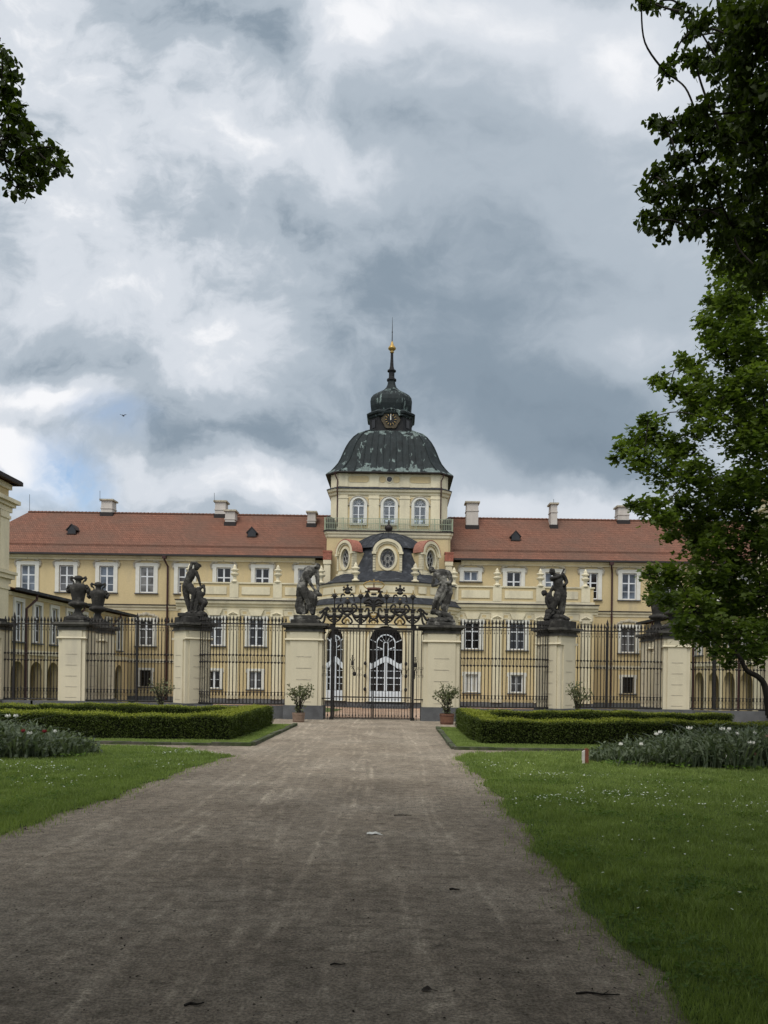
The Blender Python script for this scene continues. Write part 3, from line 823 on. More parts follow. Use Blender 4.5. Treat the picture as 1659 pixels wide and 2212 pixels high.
parts(pal, 'cornice_capping', MB().box(bx0 - .3, AX - 5.4, YB - .43, YB + .1, 7.562, 7.64).box(AX + 5.4, bx1 + .3, YB - .43, YB + .1, 7.562, 7.64)
    .box(XL, bx0 - .31, YM - .25, YM - .001, 7.362, 7.44).box(bx1 + .31, XR, YM - .25, YM - .001, 7.362, 7.44), M['gutter'])
# parapet in front of the terrace
post = [5.45, 9.0, 12.55, 16.25]
c = MB()
for sg in (-1, 1):
    a, b = sorted((AX + sg * 5.3, AX + sg * 16.9)); c.box(a, b, YB + .02, YB + .35, 7.645, 8.98)
    a, b = sorted((AX + sg * 16.6, AX + sg * 16.9)); c.box(a, b, YB + .352, YM - .05, 7.645, 8.98)
parts(pal, 'parapet', c, M['yellow'])
c = MB(); pn = MB()
for sg in (-1, 1):
    a, b = sorted((AX + sg * 5.25, AX + sg * 17.0)); c.box(a, b, YB - .06, YB + .4, 8.982, 9.1); c.box(a, b, YB - .03, YB + .018, 7.65, 7.86)
    for o in post: c.box(AX + sg * o - .36, AX + sg * o + .36, YB - .05, YB + .018, 7.862, 8.98)
    for o0, o1 in zip(post, post[1:]):
        x0, x1 = sorted((AX + sg * (o0 + .62), AX + sg * (o1 - .62)))
        pn.box(x0, x1, YB - .035, YB + .018, 8.1, 8.74)
parts(pal, 'parapet_coping', c, M['cream'])
parts(pal, 'parapet_panel', pn, M['cream'])
# pilasters and hood mouldings of the terrace block
pil = MB()
for sg in (-1, 1):
    for o in post:
        x = AX + sg * o
        pil2 = MB().box(x - .40, x + .40, YB - .14, YB - .001, -0.42, 6.1).box(x - .46, x + .46, YB - .18, YB - .001, -0.44, 0.0)
        pil2.box(x - .45, x + .45, YB - .17, YB - .001, 5.55, 5.66)
        q = sub(pal, 'pilaster', pil2, M['cream'])
        cap = MB().box(x - .5, x + .5, YB - .22, YB - .001, 6.1, 6.84)
        for s2 in (-1, 1): cap.ball((x + s2 * .42, YB - .2, 6.32), (.14, .1, .16), 8, 6); cap.tube([(x + s2*.42, YB - .22, 6.45), (x, YB - .26, 6.62)], [.07, .09], 6)
        cap.ball((x, YB - .22, 6.55), (.2, .1, .12), 8, 6)
        sub(q, 'capital', cap, M['cream'])
    for o in bm_off:
        x = AX + sg * o
        k = MB().prism([(x - .42, YB - .19, 6.36), (x + .42, YB - .19, 6.36), (x + .62, YB - .19, 6.84), (x - .62, YB - .19, 6.84)], (0, .188, 0))
        sub(pal, 'keystone', k, M['cream'])
        for s2 in (-1, 1):
            fr = MB(); xa, xb = sorted((x + s2 * .72, x + s2 * 1.2))
            fr.box(xa, xb, YB - .05, YB - .001, 6.42, 6.5).box(xa, xb, YB - .05, YB - .001, 6.72, 6.8).box(xa, xa + .07, YB - .048, YB - .001, 6.5, 6.72).box(xb - .07, xb, YB - .048, YB - .001, 6.5, 6.72)
            sub(pal, 'wall_moulding', fr, M['cream'])
fz = MB(); fy = MB()
for sg in (-1, 1):
    a, b = sorted((AX + sg * 5.4, AX + sg * 16.9)); fz.box(a, b, YB - .03, YB - .0005, 6.36, 6.84)
    for o in bm_off:
        for s2 in (-1, 1):
            xa, xb = sorted((AX + sg * o + s2 * .78, AX + sg * o + s2 * 1.14)); fy.box(xa, xb, YB - .04, YB - .0305, 6.5, 6.72)
parts(pal, 'frieze', fz, M['cream']); parts(pal, 'frieze_panel', fy, M['yellow'])
# finials on the parapet
fin = MB().lathe(0, 0, [(.30, 0), (.30, .12), (.17, .16), (.13, .3), (.17, .4), (.12, .46), (.30, .6), (.36, .72), (.20, .8), (.17, .9), (.33, 1.0), (.30, 1.08), (.13, 1.16), (.17, 1.26), (.09, 1.36), (.05, 1.46), (0.0, 1.5)], 14)
fme = bpy.data.meshes.new('finial'); fme.from_pydata(fin.v, [], fin.f); fme.materials.append(M['cream'])
for p in fme.polygons: p.use_smooth = True
for sg in (-1, 1):
    for o in post:
        f = link('finial', fme, pal); f.location = Vector((AX + sg * o, YB + .15, 9.1)) - ORG[pal.name]
for o in (-2.45, 2.2):
    f = link('finial', fme, pal); f.location = Vector((AX + o, 60.05, 8.95)) - ORG[pal.name]

# ---- roof
EY, EZ, RY, RZ = YM - .55, 11.66, 72.0, 16.45
BYK = 78.6
rf = MB()
for (x0, x1, hl, hr) in ((XL - .5, AX - 5.28, 3.4, 0), (AX + 5.28, XR + .5, 0, 3.4)):
    a = [(x0, EY, EZ), (x1, EY, EZ), (x1, BYK, EZ), (x0, BYK, EZ)]
    r0 = (x0 + hl, RY, RZ); r1 = (x1 - hr, RY, RZ)
    rf.add(a + [r0, r1], [(0, 1, 5, 4), (2, 3, 4, 5), (1, 2, 5), (3, 0, 4), (3, 2, 1, 0)])
roofs = parts(pal, 'roof', rf, M['tile']); roof = roofs[0]
# a lower flatter strip at the eaves, the snow guard, and the ridge tiles
rg = MB()
for x0, x1 in ((XL + 2.9, AX - 5.45), (AX + 5.45, XR - 2.9)):
    n = int((x1 - x0) / .34)
    for i in range(n):
        xa = x0 + (x1 - x0) * i / n; xb = x0 + (x1 - x0) * (i + 1) / n
        rg.tube([(xa, RY, RZ + .02), (xb - .015, RY, RZ + .035)], [.10, .125], 7)
parts(pal, 'ridge_tiles', rg, M['tile'])
sg_ = MB()
for x0, x1 in ((XL + .6, AX - 5.6), (AX + 5.6, XR - .6)):
    yy = EY + 1.15; zz = EZ + 1.15 * (RZ - EZ) / (RY - EY)
    sg_.tube([(x0, yy, zz + .12), (x1, yy, zz + .12)], .035, 6)
    for i in range(int((x1 - x0) / 1.6)): sg_.tube([(x0 + 1.6 * i, yy, zz - .03), (x0 + 1.6 * i, yy, zz + .12)], .02, 5)
parts(pal, 'snow_guard', sg_, M['tile'])
g = MB()
for x0, x1 in ((XL - .5, AX - 5.28), (AX + 5.28, XR + .5)):
    g.prof_x(x0, x1, [(EY - .12, EZ - .10), (EY - .1, EZ + .05), (EY + .06, EZ + .05), (EY + .2, EZ - .03), (EY + .2, EZ - .1)])
parts(pal, 'gutter', g, M['gutter'])
for u in (358, 1316):
    x = P(u, 1300, YM).x
    d_ = MB().tube([(x, EY - .02, EZ - .1), (x, EY, EZ - .45), (x + .18, YM - .15, EZ - .95), (x + .18, YM - .16, GZ)], .085, 8)
    d_.box(x - .16, x + .16, EY - .16, EY + .12, EZ - .34, EZ - .11)
    sub(pal, 'downpipe', d_, M['pipe'])
d_ = MB().tube([(XL + 2.2, EY, EZ - .1), (XL + 2.2, EY, EZ - .4), (XL + 2.2, YM - .15, EZ - .9), (XL + 2.2, YM - .15, GZ)], .085, 8); sub(pal, 'downpipe', d_, M['pipe'])
def on_roof(u, v):
    """point of the front roof slope at photo position"""
    lo, hi = EY, RY
    for _ in range(40):
        y = (lo + hi) / 2
        z = EZ + (y - EY) * (RZ - EZ) / (RY - EY)
        if P(u, v, y).z > z: lo = y
        else: hi = y
    return P(u, v, (lo + hi) / 2)
for u0, u1, vt, vb in ((217, 243, 1078, 1114), (463, 488, 1081, 1118), (485, 508, 1101, 1135), (663, 682, 1104, 1138), (1006, 1034, 1083, 1142), (1189, 1204, 1086, 1141), (1334, 1360, 1092, 1131)):
    b_ = on_roof((u0 + u1) / 2, vb); s = b_.y / F_PX; w = (u1 - u0) * s / 2 * 0.92
    zt = P((u0 + u1) / 2, vt, b_.y).z
    ch = MB().box(b_.x - w, b_.x + w, b_.y, b_.y + 1.1, b_.z + .32, zt - .55).box(b_.x - w - .05, b_.x + w + .05, b_.y - .05, b_.y + 1.15, zt - .9, zt - .82)
    ch.box(b_.x - w + .01, b_.x + w - .01, b_.y + .01, b_.y + 1.09, zt - .55, zt - .14)
    q = sub(pal, 'chimney', ch, M['chimney'])
    sub(q, 'chimney_cap', MB().box(b_.x - w - .13, b_.x + w + .13, b_.y - .13, b_.y + 1.23, zt - .14, zt), M['stucco'])
    sub(q, 'flashing', MB().box(b_.x - w - .08, b_.x + w + .08, b_.y - .08, b_.y + 1.18, b_.z - .6, b_.z + .32), M['gutter'])
for u, v in ((157, 1152), (545, 1158), (1113, 1166)):
    p = on_roof(u, v)
    k = MB().prism([(p.x - .36, p.y - .25, p.z - .05), (p.x + .36, p.y - .25, p.z - .05), (p.x + .36, p.y - .25, p.z + .25), (p.x, p.y - .25, p.z + .72), (p.x - .36, p.y - .25, p.z + .25)], (0, 1.1, 0))
    q = sub(pal, 'roof_vent', k, M['pane_dark'])
    k = MB()
    for s2 in (-1, 1):
        k.prism([(p.x, p.y - .33, p.z + .8), (p.x, p.y - .33, p.z + .72), (p.x + s2 * .46, p.y - .33, p.z + .18), (p.x + s2 * .5, p.y - .33, p.z + .26)], (0, 1.2, 0))
    k.box(p.x - .42, p.x + .42, p.y - .3, p.y + .1, p.z - .13, p.z - .05)
    sub(q, 'vent_hood', k, M['gutter'])
for u, v0, v1, Y in ((64, 1068, 1110, 72), (216, 1060, 1084, 71.3), (463, 1065, 1086, 71.3), (1196, 1078, 1090, 71.3)):
    a, b_ = P(u, v1, Y), P(u, v0, Y); sub(pal, 'lightning_rod', MB().tube([a, b_], .018, 5), M['iron'])

# ---- tower
TY = 71.0; TF = 65.55
tw = MB()
tw.oct(AX, TY, [(5.3, 7.7), (5.3, 13.35)], .04)
sub(pal, 'tower_base', tw, M['yellow'])
def octring(mb, prof, ratio, cy=TY): return mb.oct(AX, cy, prof, ratio)
sub(pal, 'tower_ledge', octring(MB(), [(5.34, 13.352), (5.4, 13.45), (5.42, 13.62), (5.5, 13.68), (5.53, 13.86)], .05), M['cream'])
sub(pal, 'ledge_capping', octring(MB(), [(5.58, 13.862), (5.58, 13.96)], .05), M['gutter'])
# belfry room: four walls with arched openings, so that the sky shows through
HB = 5.05; CH = .13
hs = []
for o in (-2.62, 0.02, 2.66): hs.append(arch(o, .52, 14.62, 16.28))
wl = MB()
c_ = HB * (1 - CH * 1.0)
wl.panel((AX, TY - HB, 0), (1, 0, 0), [(-c_, 13.962), (c_, 13.962), (c_, 17.05), (-c_, 17.05)], hs, (0, -1, 0), .4)
wl.panel((AX, TY + 2.2, 0), (1, 0, 0), [(-4.6, 13.962), (4.6, 13.962), (4.6, 17.05), (-4.6, 17.05)], [arch(o, .52, 14.62, 16.42) for o in (-2.62, .02, 2.66)], (0, 1, 0), .4)
hs2 = [arch(o, .52, 14.62, 16.28) for o in (-2.62, 2.62)]
wl.panel((AX - HB, TY, 0), (0, 1, 0), [(-c_, 13.962), (c_, 13.962), (c_, 17.05), (-c_, 17.05)], hs2, (-1, 0, 0), .4)
wl.panel((AX + HB, TY, 0), (0, 1, 0), [(-c_, 13.962), (c_, 13.962), (c_, 17.05), (-c_, 17.05)], hs2, (1, 0, 0), .4)
for sx_ in (-1, 1):
    for sy_ in (-1, 1):
        a = Vector((AX + sx_ * c_, TY + sy_ * HB, 13.962)); b_ = Vector((AX + sx_ * HB, TY + sy_ * c_, 13.962))
        inn = Vector((-sx_ * .3, -sy_ * .3, 0))
        wl.prism([a, b_, b_ + inn, a + inn], (0, 0, 3.088))
sub(pal, 'tower_wall', wl, M['cream'])
# yellow fields behind the windows (set into the bays between pilasters)
fl = MB()
for i, o in enumerate((-2.62, 0.02, 2.66)):
    fl.panel((AX, TY - HB - .03, 0), (1, 0, 0), [(o - .88, 14.25), (o + .88, 14.25), (o + .88, 16.9), (o - .88, 16.9)], [arch(o, .54, 14.6, 16.28)], (0, -1, 0), .029)
parts(pal, 'tower_wall_field', fl, M['yellow'])
for o in (-2.62, 0.02, 2.66):
    x = AX + o; y = TY - HB
    s = MB()
    out_, inn_ = arch(o, .74, 14.5, 16.28), arch(o, .52, 14.62, 16.28)
    s.panel((AX, y - .12, 0), (1, 0, 0), out_, [inn_], (0, -1, 0), .119)
    w = sub(pal, 'tower_window', s, M['white'])
    f = MB(); t = .05
    f.panel((AX, y + .1, 0), (1, 0, 0), inn_, [arch(o, .44, 14.7, 16.28)], (0, -1, 0), .06)
    f.box(x - t, x + t, y + .1, y + .16, 14.7, 16.2); f.box(x - .44, x + .44, y + .095, y + .16, 16.12, 16.22); f.box(x - .44, x + .44, y + .105, y + .15, 15.38, 15.43)
    for an in (36, 72, 108, 144):
        p0 = Vector((x + .12 * math.cos(R(an)), y + .13, 16.28 + .12 * math.sin(R(an)))); p1 = Vector((x + .47 * math.cos(R(an)), y + .13, 16.28 + .47 * math.sin(R(an))))
        f.tube([p0, p1], .024, 5)
    f.tube([Vector((x + .13 * math.cos(R(a)), y + .13, 16.24 + .13 * math.sin(R(a)))) for a in range(0, 181, 30)], .024, 5)
    sub(w, 'sash', f, M['sash'])
    sub(w, 'pane', MB().prism([(AX + s_, y + .2, z) for s_, z in inn_], (0, .01, 0)), M['clear'])
    # the window in the rear wall, seen through the room
    f = MB(); yb = TY + 2.0
    f.panel((AX, yb, 0), (1, 0, 0), arch(o, .52, 14.62, 16.42), [arch(o, .45, 14.7, 16.42)], (0, -1, 0), .06)
    f.box(x - t, x + t, yb, yb + .06, 14.7, 16.2); f.box(x - .45, x + .45, yb - .004, yb + .06, 16.12, 16.22); f.box(x - .45, x + .45, yb + .004, yb + .05, 15.38, 15.44)
    for an in (45, 90, 135): f.tube([(x, yb, 16.24), (x + .5 * math.cos(R(an)), yb, 16.4 + .5 * math.sin(R(an)))], .028, 5)
    sub(pal, 'rear_window_sash', f, M['sash'])
    h = MB()
    pts = [Vector((x + .8 * math.cos(R(a)), y - .1, 16.24 + .74 * math.sin(R(a)))) for a in range(0, 181, 12)]
    h.tube([pts[0] + Vector((.1, 0, -.05))] + pts + [pts[-1] + Vector((-.1, 0, -.05))], .06, 6)
    h.prism([(x - .2, y - .1, 16.9), (x + .2, y - .1, 16.9), (x + .1, y - .1, 16.98), (x, y - .1, 17.04), (x - .1, y - .1, 16.98)], (0, .098, 0))
    sub(pal, 'window_hood', h, M['stucco'])
for o in (-3.98, -1.3, 1.34, 4.0):
    x = AX + o; w2 = .44
    q = MB().box(x - w2, x + w2, TY - HB - .11, TY - HB - .001, 13.97, 17.05).box(x - w2 - .05, x + w2 + .05, TY - HB - .15, TY - HB - .001, 16.76, 16.86).box(x - w2 - .06, x + w2 + .06, TY - HB - .16, TY - HB - .001, 13.965, 14.3)
    sub(pal, 'tower_pilaster', q, M['cream'])
sub(pal, 'tower_cornice', octring(MB(), [(5.12, 17.05), (5.17, 17.12), (5.19, 17.26), (5.32, 17.36), (5.37, 17.54)], CH), M['cream'])
sub(pal, 'cornice_lead', octring(MB(), [(5.41, 17.542), (5.41, 17.6), (5.1, 17.78)], CH), M['slate'])
sub(pal, 'tower_attic', octring(MB(), [(5.06, 17.56), (5.06, 19.0)], CH), M['cream'])
at = MB(); y = TY - 5.06
for o0, o1 in ((-3.5, -1.75), (-.85, -.3), (.3, .9), (1.75, 3.6)):
    x0, x1 = AX + o0, AX + o1; zc, hz = 18.45, .28
    pts = [(x1 - .22 + .22 * math.cos(R(a)), zc + hz * math.sin(R(a))) for a in range(-90, 91, 20)] + [(x0 + .22 + .22 * math.cos(R(a)), zc + hz * math.sin(R(a))) for a in range(90, 271, 20)]
    at.prism([(px, y - .03, pz) for px, pz in pts], (0, .029, 0))
parts(pal, 'attic_panel', at, M['yellow'])
at = MB()
for o in (-3.95, -1.3, 1.33, 3.95): at.box(AX + o - .4, AX + o + .4, y - .07, y - .001, 17.79, 19.0)
parts(pal, 'attic_pilaster', at, M['cream'])
rn = lambda r, z, yy: [(AX + r * math.cos(R(a)), yy, z + r * math.sin(R(a))) for a in range(0, 360, 15)]
q = sub(pal, 'round_opening', MB().prism(rn(.30, 18.45, y - .05), (0, .049, 0)), M['cream'])
sub(q, 'opening_dark', MB().prism(rn(.22, 18.45, y - .056), (0, .05, 0)), M['pane_dark'])
for sg in (-1, 1):
    xx = AX + sg * 4.55
    sub(pal, 'tower_downpipe', MB().tube([(xx + sg * .1, TY - 5.3, 18.98), (xx + sg * .05, TY - 5.25, 18.65), (xx - sg * .12, TY - 5.18, 18.3), (xx - sg * .12, TY - 5.47, 17.75), (xx - sg * .12, TY - 5.42, 17.3), (xx - sg * .12, TY - 5.2, 17.0), (xx - sg * .12, TY - 5.16, 14.0)], .06, 6), M['pipe'])
# balcony railing
rl = MB(); yf = TY - 5.46; x0, x1 = AX - 5.45, AX + 5.45
for z in (14.04, 14.55, 14.98): rl.box(x0, x1, yf - .02, yf + .02, z, z + .04)
for i in range(72):
    x = x0 + (x1 - x0) * (i + .5) / 72; rl.box(x - .015, x + .015, yf - .012, yf + .012, 14.08, 14.98)
for sg in (-1, 1):
    for z in (14.04, 14.55, 14.98): rl.box(AX + sg * 5.45 - .02, AX + sg * 5.45 + .02, yf, TY + 5.5, z, z + .04)
    for i in range(60):
        yy = yf + (TY + 5.5 - yf) * i / 60; rl.box(AX + sg * 5.45 - .015, AX + sg * 5.45 + .015, yy - .015, yy + .015, 14.08, 14.98)
for i in range(8): rl.box(x0 + (x1 - x0) * i / 7 - .035, x0 + (x1 - x0) * i / 7 + .035, yf - .03, yf + .03, 13.96, 15.06)
sub(pal, 'balcony_railing', rl, M['rail_green'])
bl = MB()
for sg in (-1, 1): bl.prism([(AX + sg * 5.36, yf + .2, 13.965), (AX + sg * 4.6, yf + .2, 13.965), (AX + sg * 4.65, yf + .2, 15.0), (AX + sg * 5.1, yf + .2, 15.22), (AX + sg * 5.32, yf + .2, 15.2)], (0, .5, 0))
parts(pal, 'balcony_corner_block', bl, M['capstone'])
# dome, drum, onion
DP = [(5.5, 18.96), (5.45, 19.05), (5.12, 19.35), (4.82, 19.75), (4.52, 20.2), (4.3, 20.7), (4.1, 21.25), (3.88, 21.8), (3.62, 22.3), (3.28, 22.8), (2.88, 23.22), (2.4, 23.48), (1.98, 23.6)]
dome = MB(); octring(dome, DP, .22)
for sgx in (-1, 1):        # ribs on the ridges and standing seams
    for (fx, fy) in ((1 - .22, -1), (1, -(1 - .22))):
        dome.tube([(AX + sgx * fx * h, TY + fy * h, z + .02) for h, z in DP], .06, 5)
for k in range(-5, 6):
    pts = []
    for h, z in DP[1:]:
        xk = k * .62
        if abs(xk) < h * .76: pts.append((AX + xk * (0.55 + 0.45 * h / 5.7), TY - h - .012, z))
    if len(pts) > 1: dome.tube(pts, .03, 4)
sub(pal, 'dome', dome, M['copper'])
sub(pal, 'dome_eave', octring(MB(), [(5.3, 18.9), (5.54, 18.92), (5.54, 19.0), (5.48, 19.02)], .20), M['gutter'])
dr = MB(); octring(dr, [(2.02, 23.45), (2.05, 23.6), (1.92, 23.72), (1.90, 24.9)], .42)
drum = sub(pal, 'drum', dr, M['copper_dark'])
dc = MB(); octring(dc, [(1.92, 24.9), (2.0, 24.98), (2.02, 25.1), (2.16, 25.18), (2.2, 25.32), (2.1, 25.4), (1.8, 25.62)], .42)
yd = TY - 1.9
pts = [(AX + .78 * math.cos(R(a)), 24.72 + .82 * math.sin(R(a))) for a in range(20, 161, 14)]
dc.tube([(AX - 1.1, yd - .2, 24.98)] + [(x, yd - .2, z) for x, z in reversed(pts)] + [(AX + 1.1, yd - .2, 24.98)], .1, 6)
sub(drum, 'drum_cornice', dc, M['copper'])
lv = MB()
for sg in (-1, 1):
    for fx in (1.5,):
        cx, cy = AX + sg * 1.5, TY - 1.5
        nrm = Vector((sg * .707, -.707, 0)); tx = Vector((.707, sg * .707, 0))
        c0 = Vector((AX + sg * 1.51, TY - 1.51, 24.35))
        lv.obox(c0 + nrm * .02, tx * .2, nrm * .03, Vector((0, 0, .36)))
parts(drum, 'louvre', lv, M['pane_dark'])
# clock
ck = MB(); zc = 24.6
ring = [(AX + r * math.cos(R(a)), zc + r * math.sin(R(a))) for a in range(0, 360, 12) for r in [0.80 + 0.06 * math.cos(R(a * 6))]]
ck.prism([(x, yd - .14, z) for x, z in ring], (0, .139, 0))
clock = sub(pal, 'clock', ck, mat('tarnished_gilt', (0.075, 0.060, 0.038), 0.8, 0.4, 9))
sub(clock, 'clock_dial', MB().prism([(AX + .53 * math.cos(R(a)), yd - .17, zc + .53 * math.sin(R(a))) for a in range(0, 360, 12)], (0, .029, 0)), M['copper_dark'])
tk = MB()
for k in range(12):
    a = R(30 * k); dx, dz = math.sin(a), math.cos(a)
    tk.obox((AX + .43 * dx, yd - .185, zc + .43 * dz), Vector((dx, 0, dz)) * .085, (0, .012, 0), Vector((dz, 0, -dx)) * .026)
parts(clock, 'hour_mark', tk, M['gold_old'])
hd = MB(); 
for ang, ln, w in ((0, .44, .03), (-3, .3, .045)):
    a = R(ang); dx, dz = math.sin(a), math.cos(a)
    hd.obox((AX + dx * ln * .42, yd - .21 - w * .2, zc + dz * ln * .42), Vector((dx, 0, dz)) * ln * .58, (0, .01, 0), Vector((dz, 0, -dx)) * w)
sub(clock, 'clock_hands', hd, M['white'])
on = MB(); octring(on, [(1.68, 25.5), (1.75, 25.75), (1.87, 26.2), (1.90, 26.6), (1.83, 26.95), (1.62, 27.25), (1.3, 27.5), (.98, 27.7), (.7, 27.88), (.5, 28.1), (.38, 28.4), (.31, 28.8)], .5)
for k in range(8):
    a = R(22.5 + 45 * k)
    on.tube([(AX + h * 1.06 * math.cos(a), TY + h * 1.06 * math.sin(a), z) for h, z in [(1.68, 25.55), (1.87, 26.2), (1.90, 26.6), (1.83, 26.95), (1.62, 27.25), (1.3, 27.5), (.98, 27.7), (.7, 27.88), (.5, 28.1)]], .045, 5)
on.box(AX - .32, AX + .3, TY - 1.25, TY - .6, 27.42, 27.68)
sub(pal, 'onion_dome', on, M['copper'])
sp = MB().lathe(AX, TY, [(.30, 28.6), (.30, 28.78), (.44, 28.84), (.44, 28.98), (.3, 29.04), (.26, 29.2), (.26, 29.62), (.4, 29.7), (.4, 29.8), (.24, 29.88), (.17, 30.2), (.13, 30.9), (.12, 31.4)], 14)
sub(pal, 'lantern_spire', sp, M['copper_dark'], smooth=False)
sub(pal, 'gilded_ball', MB().lathe(AX, TY, [(.13, 31.4), (.2, 31.48), (.13, 31.56), (.2, 31.64), (.34, 31.76), (.37, 31.86), (.28, 32.0), (.16, 32.14), (.12, 32.3), (.06, 32.5)], 14), M['gold'], smooth=True)
sub(pal, 'spire_needle', MB().tube([(AX, TY, 32.45), (AX, TY, 33.0), (AX, TY, 33.6), (AX, TY, 34.75)], [.05, .045, .035, .012], 6).ball((AX, TY, 33.35), .06), M['iron'])

# ---- rounded entrance bay
BC = 65.9; BR = 6.3
A0, A1 = R(-90 - 82), R(-90 + 82)
NB = 44
sub(pal, 'bay_wall', MB().lathe(AX, BC, [(BR, GZ - .5), (BR, 6.3)], NB, A0, A1), M['yellow'], smooth=True)
sub(pal, 'bay_plinth', MB().lathe(AX, BC, [(BR + .06, GZ - .5), (BR + .06, -.42), (BR, -.41)], NB, A0, A1), M['plinth'], smooth=False)
sub(pal, 'bay_cornice', MB().lathe(AX, BC, [(BR + .02, 6.25), (BR + .07, 6.3), (BR + .08, 6.62), (BR + .2, 6.7), (BR + .24, 6.86), (BR + .4, 6.98), (BR + .45, 7.2)], NB, A0, A1), M['cream'])
sub(pal, 'bay_skirt_roof', MB().lathe(AX, BC, [(BR + .52, 7.18), (BR + .52, 7.25), (BR + .04, 7.75)], NB, A0, A1), M['slate'])
sub(pal, 'bay_parapet', MB().lathe(AX, BC, [(BR - .05, 7.7), (BR - .05, 8.86)], NB, A0, A1), M['yellow'])
bp_ = MB().lathe(AX, BC, [(BR - .02, 7.72), (BR - .02, 7.92), (BR - .05, 7.93)], NB, A0, A1).lathe(AX, BC, [(BR - .05, 8.7), (BR + .0, 8.74), (BR + .06, 8.88), (BR - .3, 8.9)], NB, A0, A1)
sub(pal, 'bay_coping', bp_, M['cream'])
bpn = MB()
for a0, a1 in ((-20, 20), (-29.5, -23), (23, 29.5), (-56, -33), (33, 56)):
    r = BR - .02 if a1 - a0 > 10 else BR + .02
    bpn.lathe(AX, BC, [(r - .04, 8.08), (r, 8.08), (r, 8.62), (r - .04, 8.62)], 12, R(-90 + a0), R(-90 + a1))
parts(pal, 'bay_parapet_panel', bpn, M['cream'])
def bay_pt(ang, r, z=0.0):
    a = R(-90 + ang); return Vector((AX + r * math.cos(a), BC + r * math.sin(a), z))
for ang in (-60, -55.5, -25.6, -21.2, -16.6, 16.6, 21.2, 25.6, 55.5, 60):
    c0 = bay_pt(ang, BR + .05); n_ = (c0 - Vector((AX, BC, 0))).normalized(); t_ = Vector((-n_.y, n_.x, 0))
    q = MB().obox(c0 + Vector((0, 0, 2.9)), t_ * .23, n_ * .09, Vector((0, 0, 3.35)))
    q.obox(c0 + Vector((0, 0, 5.9)), t_ * .3, n_ * .13, Vector((0, 0, .3)))
    sub(pal, 'bay_pilaster', q, M['cream'])

